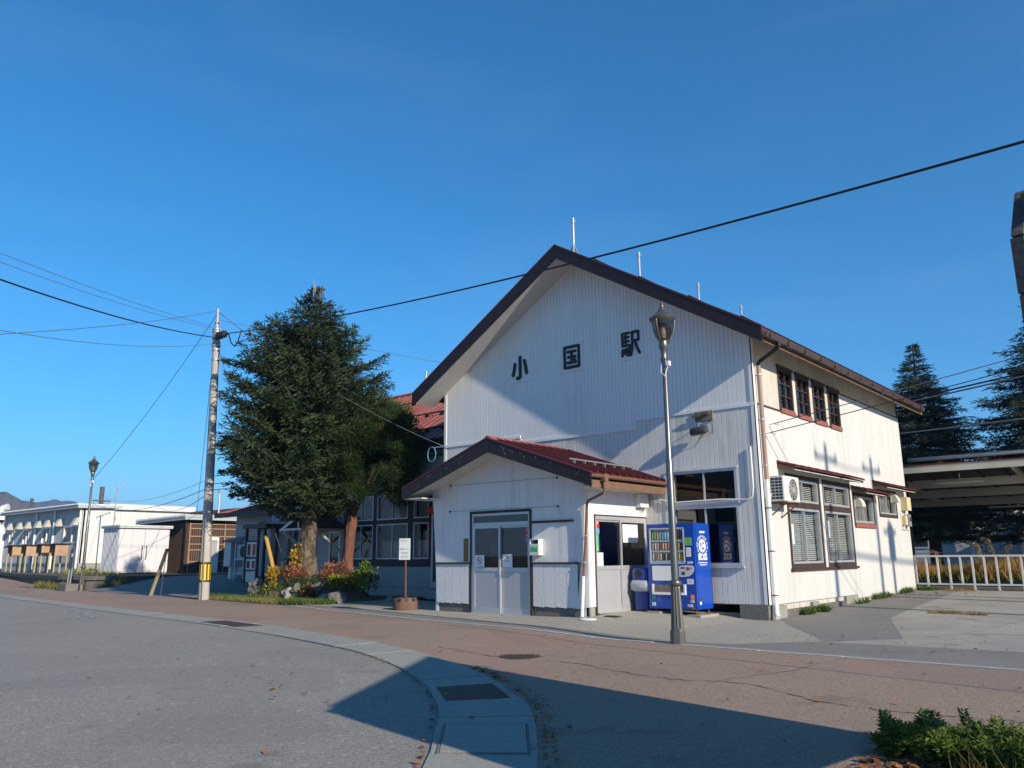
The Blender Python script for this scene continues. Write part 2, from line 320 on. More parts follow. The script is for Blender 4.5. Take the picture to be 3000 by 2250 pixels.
def link(name, me, parent=None, kind=None, label=None):
    o = bpy.data.objects.new(name, me); col.objects.link(o)
    if parent:
        o.parent = parent; WL[o.as_pointer()] = WL.get(parent.as_pointer(), Vector((0, 0, 0)))
    else: WL[o.as_pointer()] = Vector((0, 0, 0))
    if kind: o['kind'] = kind
    if label: o['label'] = label
    return o
def thing(name, label, cat, loc=(0, 0, 0), group=None):
    o = bpy.data.objects.new(name, None); col.objects.link(o); o.empty_display_size = 0.2
    o.location = loc; WL[o.as_pointer()] = Vector(loc)
    o['label'] = label; o['category'] = cat
    if group: o['group'] = group
    return o
def tag(o, label, cat, group=None):
    o['label'] = label; o['category'] = cat
    if group: o['group'] = group
    return o
def copy_tree(o, parent=None, off=None):
    c = o.copy(); col.objects.link(c); c.parent = parent
    for ch in list(o.children): copy_tree(ch, c)
    return c

def ss(a, b, x):
    t = min(max((x - a) / (b - a), 0.0), 1.0); return t * t * (3 - 2 * t)
def gz(x, y):
    z = 0.06 * ss(-0.5, -3.0, x) + 0.02 * min(max(y, 0), 11) * ss(-2, 0, x) - 0.015 * min(max(-2.4 - y, 0), 30)
    z += 0.08 * ss(-2.9, -1.6, y) * ss(-4.2, -3.0, x) * (1 - ss(-1.5, -0.3, x))
    z += 0.5 * ss(-2.2, 2.5, y) * ss(-19.5, -22.5, x)
    return z
def drape(bm_, xs, ys, dz):
    for x in xs:
        bmesh.ops.bisect_plane(bm_, geom=bm_.verts[:] + bm_.edges[:] + bm_.faces[:], plane_co=(x, 0, 0), plane_no=(1, 0, 0), dist=1e-5)
    for y in ys:
        bmesh.ops.bisect_plane(bm_, geom=bm_.verts[:] + bm_.edges[:] + bm_.faces[:], plane_co=(0, y, 0), plane_no=(0, 1, 0), dist=1e-5)
    for v in bm_.verts: v.co.z = gz(v.co.x, v.co.y) + dz
def sheet(name, poly, m, dz=0.0, parent=None, kind='structure', step=0.5, thick=0.0):
    b = bmesh.new(); vs = [b.verts.new((p[0], p[1], 0)) for p in poly]; f = b.faces.new(vs)
    bmesh.ops.triangulate(b, faces=[f])
    x0, x1 = min(p[0] for p in poly), max(p[0] for p in poly); y0, y1 = min(p[1] for p in poly), max(p[1] for p in poly)
    xs = [x for x in list(np.arange(-40, -8, 1.0)) + list(np.arange(-8, 8, step)) + [10, 14] if x0 < x < x1]
    ys = [y for y in [-24, -20] + list(np.arange(-16, -6, 1.0)) + list(np.arange(-6, 4, step)) + list(np.arange(4, 13, 1.0)) if y0 < y < y1]
    drape(b, xs, ys, dz)
    if thick:
        top = b.faces[:]
        r = bmesh.ops.extrude_face_region(b, geom=top)
        for v in [g for g in r['geom'] if isinstance(g, bmesh.types.BMVert)]: v.co.z += 0.0
        for f in top:
            pass
        for v in set(v for f in top if f.is_valid for v in f.verts): v.co.z -= thick
    bmesh.ops.recalc_face_normals(b, faces=b.faces)
    me = bpy.data.meshes.new(name); b.to_mesh(me); b.free(); me.materials.append(MATS[m])
    return link(name, me, parent, kind if not parent else None)

def wfF(y0): return lambda u, d, z: (u, y0 - d, z)         # wall facing -Y
def wfR(x0): return lambda u, d, z: (x0 + d, u, z)         # wall facing +X

def text(name, body, wf, u, z, size, m, parent, d=0.0, ext=0.004, bold=0.0, sx=1.0, align='CENTER', rot=0.0, label=None, flip=1):
    cu = bpy.data.curves.new(name, 'FONT'); cu.body = body; cu.size = size; cu.extrude = ext; cu.offset = bold
    cu.align_x = align; cu.align_y = 'CENTER'; cu.resolution_u = 3
    t = bpy.data.objects.new(name, cu); col.objects.link(t)
    dg = bpy.context.evaluated_depsgraph_get()
    me = bpy.data.meshes.new_from_object(t.evaluated_get(dg))
    bpy.data.objects.remove(t); bpy.data.curves.remove(cu)
    off = WL.get(parent.as_pointer(), Vector((0, 0, 0))) if parent else Vector((0, 0, 0))
    ca, sa = math.cos(rot), math.sin(rot)
    for v in me.vertices:
        x, y, e = v.co.x * sx * flip, v.co.y, v.co.z
        x, y = x * ca - y * sa, x * sa + y * ca
        v.co = Vector(wf(u + x, d + ext + e, z + y)) - off
    me.materials.clear(); me.materials.append(MATS[m])
    return link(name, me, parent, None, label)

def panel_segments(u0, u1, bot, top, holes, pitch):
    """columns between u0 and u1 cut at every pitch line and opening edge -> (ua, ub, za, zb_left, zb_right)"""
    cuts = sorted(set([round(u0 + i * pitch, 4) for i in range(int((u1 - u0) / pitch) + 1)] + [u1] + [h[0] for h in holes] + [h[1] for h in holes]))
    cuts = [c for c in cuts if u0 - 1e-6 <= c <= u1 + 1e-6]; out = []
    for a, b in zip(cuts[:-1], cuts[1:]):
        if b - a < 0.004: continue
        mid = (a + b) / 2; iv = [(bot(mid), None)]; zs = bot(mid); hs = sorted([h for h in holes if h[0] <= mid <= h[1]], key=lambda h: h[2])
        for h in hs:
            if h[2] > zs + 0.01: out.append((a, b, zs, h[2], h[2]))
            zs = max(zs, h[3])
        if top(mid) > zs + 0.01: out.append((a, b, zs, top(a), top(b)))
    return out
def board_mesh(mb, wf, a, b, z0, zl, zr, d, g, thick=0.02):
    """one siding board: flat face with chamfered edges, so that a groove runs between neighbours"""
    g = min(g, (b - a) * 0.3)
    prof = [(a, 0), (a + g, d), (b - g, d), (b, 0)]
    lo = [wf(u, dd, z0) for u, dd in prof]
    hi = [wf(u, dd, zl + (zr - zl) * (u - a) / (b - a)) for u, dd in prof]
    mb.add(lo + hi, [(0, 1, 5, 4), (1, 2, 6, 5), (2, 3, 7, 6), (4, 5, 6, 7), (3, 2, 1, 0), (0, 4, 7, 3)])

def window(root, wf, u0, u1, z0, z1, nx=2, nz=1, fw=0.045, d0=-0.10, d1=0.02, fm='aluminium', gm='pane_clear', bar=0.03, sill=None, back=None, backd=0.18, label=None):
    """frame (with its muntins) > panes, sill, blind"""
    b = MB(); b.bm(wf, u0, u1, d0, d1, z0, z0 + fw); b.bm(wf, u0, u1, d0, d1, z1 - fw, z1)
    b.bm(wf, u0, u0 + fw, d0, d1, z0 + fw, z1 - fw); b.bm(wf, u1 - fw, u1, d0, d1, z0 + fw, z1 - fw)
    iu0, iu1, iz0, iz1 = u0 + fw, u1 - fw, z0 + fw, z1 - fw; us = [iu0 + (iu1 - iu0) * i / nx for i in range(nx + 1)]; zs = [iz0 + (iz1 - iz0) * i / nz for i in range(nz + 1)]
    for u in us[1:-1]: b.bm(wf, u - bar / 2, u + bar / 2, d0 + 0.02, d1 - 0.02, iz0, iz1)
    for z in zs[1:-1]: b.bm(wf, iu0, iu1, d0 + 0.025, d1 - 0.025, z - bar / 2, z + bar / 2)
    w = b.build('window', fm, root, label=label)
    for i in range(nx):
        for j in range(nz):
            dd = -0.05 + (0.02 if i % 2 and nz == 1 else 0)
            MB().bm(wf, us[i] + 0.004, us[i + 1] - 0.004, dd, dd + 0.006, zs[j] + 0.004, zs[j + 1] - 0.004).build('pane', gm, w)
    if sill:
        MB().bm(wf, u0 - 0.05, u1 + 0.05, -0.02, 0.085, z0 - 0.05, z0 - 0.002).build('sill', sill, w)
    if back == 'blind':
        s = MB(); n = int((iz1 - iz0) / 0.045)
        for k in range(n):
            z = iz0 + 0.02 + k * 0.045
            s.add([wf(iu0, -backd, z), wf(iu1, -backd, z), wf(iu1, -backd - 0.028, z + 0.030), wf(iu0, -backd - 0.028, z + 0.030)], [(0, 1, 2, 3)])
        s.build('blind', 'blind', w, fix=False)
    elif back:
        MB().bm(wf, iu0 - 0.05, iu1 + 0.05, -backd - 0.01, -backd, iz0 - 0.05, iz1 + 0.05).build('curtain', back, w)
    return w

# ------------------------------------------------------------------ ground
inner = [(-80, -0.8), (-50, -3.3), (-30, -5.35), (-20, -6.35), (-15.5, -6.8), (-10.5, -7.2), (-6.55, -7.71), (-3.97, -8.2), (-2.56, -8.54), (-1.3, -8.97),
         (0.0, -9.69), (1.1, -10.56), (1.97, -11.48), (2.57, -12.15), (3.4, -13.4), (4.0, -15.0), (4.3, -19)]
outer = [(-80, 0.2), (-50, -2.4), (-29, -4.85), (-17.6, -5.95), (-13.2, -6.28), (-9.6, -6.55), (-7.46, -6.80), (-4.45, -7.36), (-2.01, -7.92), (-0.31, -8.56),
         (0.86, -9.27), (1.95, -10.14), (2.75, -11.06), (3.35, -11.80), (4.3, -13.1), (5.0, -14.8), (5.4, -19)]
def dense(c, step=0.35):
    """smooth resampling of a curve of points (Catmull-Rom)"""
    P = [Vector((*p, 0)) for p in c]; out = []
    for i in range(len(P) - 1):
        p0, p1, p2, p3 = P[max(i - 1, 0)], P[i], P[i + 1], P[min(i + 2, len(P) - 1)]
        n = max(2, min(14, int((p2 - p1).length / step)))
        for k in range(n):
            t = k / n
            out.append(0.5 * ((2 * p1) + (p2 - p0) * t + (2 * p0 - 5 * p1 + 4 * p2 - p3) * t * t + (3 * p1 - p0 - 3 * p2 + p3) * t ** 3))
    out.append(P[-1]); return [(p.x, p.y) for p in out]
inner_d, outer_d = dense(inner), dense(outer)
white = [(-80, 5.0), (-48, 0.6), (-26.2, -2.25), (-15.4, -2.95), (-12.36, -3.15), (-9.0, -3.75), (-6.26, -4.22), (-3.6, -4.55), (-1.22, -4.76), (1.03, -4.84), (3.2, -4.87), (5.3, -4.92), (14, -5.1)]

g = bmesh.new(); bmesh.ops.create_grid(g, x_segments=2, y_segments=2, size=4500)
for v in g.verts: v.co.x -= 500; v.co.y += 500
drape(g, [-60] + list(np.arange(-40, 14, 1.0)) + [30], [-40] + list(np.arange(-18, 14, 1.0)) + [30], -0.10)
me = bpy.data.meshes.new('ground'); g.to_mesh(me); g.free(); me.materials.append(MATS['earth']); link('ground', me, None, 'structure')

sheet('road', inner_d + [(4.3, -40), (-80, -40)], 'asphalt', -0.012)
sheet('red_pavement', list(reversed(outer_d)) + white + [(14, -19)], 'red_asphalt', 0.0)

# the concrete gutter: slab after slab along the bend
gut = link('gutter', bpy.data.meshes.new('gutter'), None, 'structure')
def at_len(c, s):
    P = [Vector((*p, 0)) for p in c]; L = [0]
    for a, b in zip(P[:-1], P[1:]): L.append(L[-1] + (b - a).length)
    s = max(0, min(s, L[-1]))
    for i in range(len(P) - 1):
        if s <= L[i + 1]: return P[i].lerp(P[i + 1], (s - L[i]) / max(1e-6, L[i + 1] - L[i]))
    return P[-1]
def near(c, p):
    P = [Vector((*q, 0)) for q in c]; best = (1e9, 0); L = 0
    for a, b in zip(P[:-1], P[1:]):
        ab = b - a; t = max(0, min(1, (p - a).dot(ab) / ab.length_squared)); d = (a + ab * t - p).length
        if d < best[0]: best = (d, L + ab.length * t)
        L += ab.length
    return best[1]
s_end = near(outer_d, Vector((5.3, -18, 0))); s0 = near(outer_d, Vector((-79, 0.1, 0))); s = s0
cells = []
while s < s_end:
    p = at_len(outer_d, s); stp = 1.25 if p.x > -16 else (3.0 if p.x > -34 else 9.0)
    cells.append((s, min(s + stp, s_end))); s += stp
GR = [(0.10, -9.70), (0.62, -9.18), (1.41, -9.78), (0.90, -10.32)]           # grate
sg0 = near(outer_d, Vector((0.50, -9.05, 0))); sg1 = near(outer_d, Vector((1.50, -9.80, 0)))
new = []
for a, b in cells:
    if b <= sg0 or a >= sg1: new.append((a, b))
    else:
        if a < sg0 - 0.2: new.append((a, sg0))
        if b > sg1 + 0.2: new.append((sg1, b))
slots = new + [(sg0, sg1)]
def slab_quad(a, b):
    pa, pb = at_len(outer_d, a + 0.012), at_len(outer_d, b - 0.012)
    qa, qb = at_len(inner_d, near(inner_d, pa)), at_len(inner_d, near(inner_d, pb))
    return pa, pb, qb, qa
for (a, b) in new:
    pa, pb, qb, qa = slab_quad(a, b); pm, qm = at_len(outer_d, (a + b) / 2), at_len(inner_d, near(inner_d, at_len(outer_d, (a + b) / 2)))
    dz = rnd.uniform(-0.004, 0.004) + 0.006; mb = MB(); top = [pa, pm, pb, qb, qm, qa]
    mb.prism([(p.x, p.y, gz(p.x, p.y) + dz) for p in top], (0, 0, -0.12)); mb.build('gutter_slab', 'concrete', gut)
# drain grate: frame and bars, a dark pit below
pa, pb, qb, qa = slab_quad(sg0, sg1)
mb = MB()
fr = [(pa, pb), (pb, qb), (qb, qa), (qa, pa)]
cen = (pa + pb + qb + qa) / 4
inn = [cen + (p - cen) * 0.80 for p in (pa, pb, qb, qa)]; outq = [pa, pb, qb, qa]
for i in range(4):
    j = (i + 1) % 4
    mb.prism([(p.x, p.y, gz(p.x, p.y) + 0.006) for p in (outq[i], outq[j], inn[j], inn[i])], (0, 0, -0.12))
mb.build('grate_surround', 'concrete', gut)
gt = thing('drain_grate', 'rectangular iron drain grate set in the curved concrete gutter', 'drain grate', (cen.x, cen.y, gz(cen.x, cen.y)))
mb = MB(); mb.prism([(p.x, p.y, gz(p.x, p.y) - 0.10) for p in inn], (0, 0, -0.02)); mb.build('pit', 'black_paint', gt)
mb = MB()
for i in range(4):
    a, b = inn[i], inn[(i + 1) % 4]; mb.bar((a.x, a.y, gz(a.x, a.y) - 0.012), (b.x, b.y, gz(b.x, b.y) - 0.012), 0.03, 0.03)
mb.build('frame', 'grate_steel', gt)
for k in range(1, 26):
    t = k / 26; a = inn[0].lerp(inn[1], t); b = inn[3].lerp(inn[2], t)
    MB().bar((a.x, a.y, gz(a.x, a.y) - 0.016), (b.x, b.y, gz(b.x, b.y) - 0.016), 0.012, 0.03).build('bar', 'grate_steel', gt)
# cover plates set in the gutter
pl = [(1.68, -11.07), (2.29, -10.62), (2.98, -11.42), (2.39, -11.85)]
cp = thing('cover_plate', 'concrete access cover plate with dark joint in the near gutter', 'cover plate', (2.33, -11.24, gz(2.33, -11.24)))
def ring(mb, q, w, dz, h):
    c = sum((Vector((*p, 0)) for p in q), Vector()) / len(q)
    I = [c + (Vector((*p, 0)) - c) * (1 - w) for p in q]
    for i in range(len(q)):
        j = (i + 1) % len(q)
        mb.prism([(*q[i], gz(*q[i]) + dz), (*q[j], gz(*q[j]) + dz), (I[j].x, I[j].y, gz(I[j].x, I[j].y) + dz), (I[i].x, I[i].y, gz(I[i].x, I[i].y) + dz)], (0, 0, -h))
    return [(p.x, p.y) for p in I]
mb = MB(); I = ring(mb, pl, 0.055, 0.012, 0.01); mb.build('joint', 'concrete_dark', cp)
m0 = [(0.5 * (I[0][0] + I[3][0]), 0.5 * (I[0][1] + I[3][1])), (0.5 * (I[1][0] + I[2][0]), 0.5 * (I[1][1] + I[2][1]))]
for q in ([I[0], I[1], m0[1], m0[0]], [m0[0], m0[1], I[2], I[3]]):
    mb = MB(); c = sum((Vector((*p, 0)) for p in q), Vector()) / 4; q2 = [c + (Vector((*p, 0)) - c) * 0.985 for p in q]
    mb.prism([(p.x, p.y, gz(p.x, p.y) + 0.016) for p in q2], (0, 0, -0.012)); mb.build('plate', 'concrete', cp)
dg_ = MB()
q = [(-9.75, -7.15), (-8.0, -7.34), (-7.75, -6.92), (-9.5, -6.72)]
dg_.prism([(*p, gz(*p) + 0.016) for p in q], (0, 0, -0.03))
tag(dg_.build('drain_cover', 'iron', None), 'flat dark steel drain cover in the gutter towards the pole', 'drain cover')
# manhole
mh = thing('manhole_cover', 'round rusty manhole cover in the red pavement', 'manhole cover', (-0.66, -7.22, gz(-0.66, -7.22)))
c_ = (-0.66, -7.22, gz(-0.66, -7.22))
MB().lathe([(0.30, -0.02), (0.30, 0.006), (0.27, 0.006), (0.27, -0.02)], 28, c_).build('rim', 'iron', mh)
mb = MB(); mb.lathe([(0.262, -0.02), (0.262, 0.003), (0.02, 0.004)], 28, c_)
for i in range(-4, 5):
    for j in range(-4, 5):
        if i * i + j * j < 18: mb.box(c_[0] + i * 0.055 - 0.016, c_[0] + i * 0.055 + 0.016, c_[1] + j * 0.055 - 0.016, c_[1] + j * 0.055 + 0.016, c_[2] + 0.002, c_[2] + 0.009)
mb.build('cover', 'iron', mh)

# white edging stones between the red pavement and the apron
wk = link('edging', bpy.data.meshes.new('edging'), None, 'structure')
wd = dense([p for p in white if -12.4 < p[0] < 15], 0.4)
Ltot = near(wd, Vector((13.9, -5.1, 0))); s = 0
while s < Ltot - 0.3:
    a, b = at_len(wd, s + 0.006), at_len(wd, min(s + 0.6, Ltot) - 0.006); n = Vector((-(b - a).y, (b - a).x, 0)).normalized() * 0.055
    q = [a - n, b - n, b + n, a + n]; mb = MB(); dz = 0.012 + rnd.uniform(-0.003, 0.003)
    mb.prism([(p.x, p.y, gz(p.x, p.y) + dz) for p in q], (0, 0, -0.10)); mb.build('edging_stone', 'white_kerb', wk); s += 0.6
# apron in front of the station: asphalt strip, exposed aggregate, side yard
strip_up = [(-12.4, -2.55), (-8.6, -3.05), (-6.3, -3.55), (-3.6, -3.95), (-1.2, -4.15), (0.35, -4.45), (1.2, -4.3), (2.3, -3.3)]
wl2 = [p for p in white if -12.5 < p[0] < 15]
sheet('asphalt_strip', wl2 + [(14, -2.6), (6.5, -2.9)] + list(reversed(strip_up)), 'asphalt_old', 0.0)
sheet('apron', strip_up + [(0.75, -0.9), (0.3, -0.05), (0.05, 0.2), (-9.3, 0.2), (-12.4, 1.0)], 'concrete_aggregate', 0.0)
sheet('side_path', [(2.3, -3.3), (3.2, -2.3), (1.9, 1.6), (1.6, 5.0), (1.2, 11.3), (-0.1, 11.3), (-0.05, 0.2), (0.05, 0.2), (0.3, -0.05), (0.75, -0.9)], 'asphalt_old', 0.0)
sheet('yard', [(3.2, -2.3), (2.3, -3.3), (6.5, -2.9), (14, -2.6), (30, -2.0), (30, 11.3), (1.2, 11.3), (1.6, 5.0), (1.9, 1.6)], 'concrete_yard', 0.0)
sheet('garden_ground', [(-12.36, -3.13), (-15.4, -2.93), (-19.0, -2.72), (-19.0, 2.2), (-12.4, 2.2), (-12.4, 1.0), (-12.4, -2.55)], 'earth', 0.0)
sheet('driveway', [(-19.0, -2.72), (-26.2, -2.23), (-29.4, -1.6), (-29.4, 9), (-27, 14), (-19.0, 14), (-19.0, 2.2)], 'asphalt_old', 0.0)
# cracks in the red pavement: sunken dark strips with weeds
def crack(pts, w, name='crack', m='earth', group=None):
    P = dense(pts, 0.10); mb = MB(); n = len(P); jit = [rnd.gauss(0, 0.022) for _ in range(n)]
    for i in range(n - 1):
        a, b = Vector((*P[i], 0)), Vector((*P[i + 1], 0)); t = (b - a); nn = Vector((-t.y, t.x, 0)).normalized()
        wa = 0.55 * w * (0.1 + 1.2 * rnd.random()); a = a + nn * (jit[i]); b = b + nn * (jit[i + 1]); q = [a - nn * wa, b - nn * wa, b + nn * wa, a + nn * wa]
        mb.add([(p.x, p.y, gz(p.x, p.y) + 0.004 + 0.0004 * (i % 2)) for p in q], [(0, 1, 2, 3)])
    return mb.build(name, m, None, kind='structure')
mat('crack_dark', (0.10, 0.07, 0.05), 0.95, (0.21, 0.12, 0.09), 5, 0.9)
crack([(-2.2, -7.35), (-0.9, -7.45), (0.4, -7.35), (1.3, -7.62), (2.1, -7.75), (3.0, -7.6), (3.9, -8.1), (4.8, -8.2), (6.2, -8.0)], 0.022, m='crack_dark')
crack([(2.6, -7.7), (2.75, -7.1), (3.0, -6.4), (3.05, -5.6), (3.2, -5.0)], 0.016, m='crack_dark')
crack([(-0.4, -7.2), (0.2, -6.6), (0.5, -5.9), (1.0, -5.4)], 0.008, m='crack_dark')
crack([(-6.0, -6.2), (-4.8, -5.7), (-4.4, -5.2), (-4.3, -4.7)], 0.012, m='crack_dark')
crack([(1.4, -4.1), (2.6, -2.9), (3.6, -1.2), (4.0, 1.0), (4.3, 4.0)], 0.010, m='crack_dark')
crack([(1.8, 1.2), (3.2, 1.6), (5.0, 1.4), (7.0, 1.9)], 0.012, m='crack_dark')
crack([(3.2, -4.4), (4.0, -3.6), (4.9, -3.3), (6.5, -3.0)], 0.012, m='crack_dark')
# worn white paint on the road at the far left
pm = MB()
for k in range(9):
    x = -13.6 - k * 0.55 + rnd.uniform(-.1, .1); y = -8.0 + k * 0.11
    P = [(x + rnd.uniform(0, .5), y + rnd.uniform(-.22, .22)) for _ in range(1)]
    cx, cy = P[0]
    for j in range(6):
        a = j / 6 * 5.5; b = (j + 1) / 6 * 5.5; r1, r2 = 0.30, 0.14
        p, q = (cx + r1 * math.cos(a), cy + r2 * math.sin(a)), (cx + r1 * math.cos(b), cy + r2 * math.sin(b))
        if rnd.random() < 0.72:
            w = 0.035; pm.add([(p[0], p[1] - w, gz(*p) - 0.007), (q[0], q[1] - w, gz(*q) - 0.007), (q[0], q[1] + w, gz(*q) - 0.007), (p[0], p[1] + w, gz(*p) - 0.007)], [(0, 1, 2, 3)])
mat('road_paint', (0.42, 0.42, 0.41), 0.8, (0.25, 0.25, 0.245), 6, 0.9)
pm.build('road_marking', 'road_paint', None, kind='structure')

# ------------------------------------------------------------------ hills
def hill(name, pts, base, depth, m):
    b = bmesh.new(); rows = []
    n = len(pts)
    for j, (t, hgt) in enumerate(((0, 0.0), (0.35, 0.55), (0.7, 0.9), (1.0, 1.0), (1.5, 0.7))):
        rows.append([b.verts.new((p[0] * (1 + 0) + (p[0] - CAM.x) * depth * (t - 1), p[1] + (p[1] - CAM.y) * depth * (t - 1), base + (p[2] - base) * hgt * (1 + 0.10 * math.sin(i * 2.3 + j * 1.7) * (j in (1, 2))))) for i, p in enumerate(pts)])
    for j in range(4):
        for i in range(n - 1): b.faces.new((rows[j][i], rows[j][i + 1], rows[j + 1][i + 1], rows[j + 1][i]))
    bmesh.ops.recalc_face_normals(b, faces=b.faces)
    me = bpy.data.meshes.new(name); b.to_mesh(me); b.free(); me.materials.append(MATS[m]); 
    for p in me.polygons: p.use_smooth = True
    return link(name, me, None, 'structure')
HN = [(-1735, 440, 96), (-1719.7, 491.5, 117.1), (-1716, 503, 123.5), (-1714.5, 508.9, 126.4), (-1712.4, 515.5, 127.4), (-1710.9, 520.6, 126.4), (-1708.6, 527.9, 121.4), (-1706.9, 533.1, 118.5),
      (-1705, 539.1, 114.9), (-1703.4, 543.8, 111.3), (-1701.6, 549.4, 105.3), (-1699.3, 556.2, 99.4), (-1696.4, 564.7, 94), (-1690, 585, 80), (-1682, 610, 60)]
HF = [(-2880, 800, 165), (-2866, 850, 176), (-2851.8, 892.8, 181.3), (-2846.9, 908, 184.3), (-2843.2, 919.3, 185.2), (-2838.3, 934, 184.4), (-2835.4, 942.5, 182.1), (-2831.1, 955.3, 180.5),
      (-2827.6, 965.6, 182.1), (-2822.1, 981.2, 185.1), (-2817.7, 993.7, 187.3), (-2813.2, 1006.1, 191.5), (-2809.6, 1016, 188), (-2806.3, 1024.9, 184.3), (-2800.8, 1039.6, 187.9),
      (-2794.7, 1055.9, 186.4), (-2790.8, 1066, 182.1), (-2787.2, 1075.1, 177.1), (-2779.2, 1095.3, 168.5), (-2765.7, 1128.7, 161.3), (-2742.2, 1184, 150), (-2700, 1290, 130), (-2600, 1480, 90)]
hill('near_hill', HN, -2, 0.12, 'hill_near')
hill('far_hills', HF, -2, 0.10, 'hill_far')

# ------------------------------------------------------------------ station hall
ST = thing('station_building', 'white two-storey gabled station hall with red metal roof and black station name', 'building', (-4.76, 5.5, 0))
F0 = wfF(0.0); S0 = wfR(0.0)
RC, RS = -4.76, 0.60                                       # ridge line x, roof slope
wall_top = lambda u: 8.93 - RS * abs(u - RC)
roof_top = lambda u: 9.24 - RS * abs(u - RC)
porch_top = lambda u: 3.95 - 0.345 * abs(u + 5.08)
front_holes = [(-2.12, -0.50, 1.06, 3.20)]
zt = lambda u: 4.48 if u < -6.63 else (4.32 if u < -3.02 else 4.54)
low_bot = lambda u: (porch_top(u) - 0.35) if -7.35 < u < -2.95 else 0.31
mb = MB()
for (a, b, z0, zl, zr) in panel_segments(-9.52, 0.0, lambda u: 0.30 if not -7.2 < u < -2.95 else 2.6, wall_top, [(h[0], h[1], h[2], h[3]) for h in front_holes] + [(RC, RC, 0, 0)], 9.6):
    mb.add([F0(a, -0.03, z0), F0(b, -0.03, z0), F0(b, -0.03, zr), F0(a, -0.03, zl), F0(a, -0.14, z0), F0(b, -0.14, z0), F0(b, -0.14, zr), F0(a, -0.14, zl)],
           [(0, 1, 2, 3), (4, 5, 6, 7), (0, 4, 5, 1), (1, 5, 6, 2), (2, 6, 7, 3), (3, 7, 4, 0)])
fwall = mb.build('front_wall', 'white_siding', ST)
for (a, b, z0, zl, zr) in panel_segments(-9.52, 0.0, zt, wall_top, [(RC, RC, 0, 0)], 0.105):
    m_ = MB(); board_mesh(m_, F0, a + 0.0005, b - 0.0005, z0, zl, zr, 0.011, 0.0055); m_.build('siding_board', 'white_siding', fwall, fix=False)
for (a, b, z0, zl, zr) in panel_segments(-9.52, 0.0, low_bot, zt, front_holes + [(-6.63, -6.63, 0, 0), (-3.02, -3.02, 0, 0)], 0.115):
    zc = zt((a + b) / 2) if zl > 3.3 else zl
    m_ = MB(); board_mesh(m_, F0, a + 0.0005, b - 0.0005, z0, zc, zc, 0.012, 0.0065); m_.build('siding_board', 'white_siding_old', fwall, fix=False)
def trim(u0, u1, z): MB().bm(F0, u0, u1, 0.0, 0.035, z - 0.03, z + 0.045).build('trim', 'white_siding', fwall)
trim(-9.52, -6.63, 4.48); trim(-6.63, -3.02, 4.32); trim(-3.02, 0.0, 4.54)
MB().bm(F0, -6.66, -6.60, 0.0, 0.032, 4.36, 4.46).build('trim', 'white_siding', fwall)
MB().bm(F0, -3.05, -2.99, 0.0, 0.032, 4.36, 4.51).build('trim', 'white_siding', fwall)
mb = MB(); mb.box(-0.07, 0.03, -0.028, -0.0, 0.31, 6.05); mb.box(0.004, 0.034, -0.028, 0.09, 0.31, 6.04); mb.build('corner_trim', 'white_siding', ST)
MB().box(-9.56, -9.47, -0.026, 0.06, 0.31, 6.03).build('corner_trim', 'white_siding', ST)
MB().box(-9.50, -9.36, 0.0, 11.0, 0.0, 6.0).build('left_wall', 'white_siding', ST)
# foundation
mb = MB(); mb.box(-0.62, 0.0, -0.03, 0.30, -0.1, 0.30); mb.build('foundation', 'concrete_dark', ST)
MB().box(-2.85, -0.62, 0.05, 0.25, -0.1, 0.12).build('foundation', 'concrete_dark', ST)
MB().box(-9.5, -7.3, -0.02, 0.2, -0.1, 0.30).build('foundation', 'concrete_dark', ST)
for (a, b, t) in ((0.30, 0.85, 0.27), (0.85, 2.35, 0.17), (2.35, 2.75, 0.26), (2.75, 4.6, 0.19), (4.6, 5.5, 0.29), (5.5, 11.0, 0.21)):
    MB().box(-0.12, 0.045, a + 0.004, b - 0.004, -0.1, t).build('foundation', 'moss_concrete' if t < 0.2 else 'concrete', ST)
# sign characters on their pale panels
GLYPH = {'小': (0.15, [[(0.02, .46), (0.02, -.36), (-.05, -.42), (-.15, -.41)], [(-.29, .20), (-.33, -.05), (-.40, -.26)], [(.28, .28), (.35, .02), (.40, -.24)]]),
         '国': (0.135, [[(-.43, .44), (.43, .44), (.43, -.44), (-.43, -.44), (-.43, .44)], [(-.22, .23), (.22, .23)], [(-.20, .0), (.20, .0)], [(-.24, -.24), (.24, -.24)], [(0, .23), (0, -.24)], [(.12, -.08), (.19, -.15)]]),
         '駅': (0.102, [[(-.44, .44), (-.44, -.04)], [(-.44, .44), (-.07, .44)], [(-.42, .28), (-.10, .28)], [(-.42, .12), (-.10, .12)], [(-.26, .44), (-.26, -.04)], [(-.44, -.04), (-.05, -.04), (-.06, -.30), (-.10, -.42), (-.19, -.42)],
                [(-.43, -.19), (-.46, -.42)], [(-.33, -.19), (-.32, -.34)], [(-.235, -.18), (-.21, -.31)], [(-.15, -.17), (-.12, -.27)],
                [(.10, .44), (.42, .44), (.42, .10), (.10, .10)], [(.10, .44), (.10, .05), (.07, -.20), (.0, -.43)], [(.25, .10), (.32, -.16), (.46, -.40)]])}
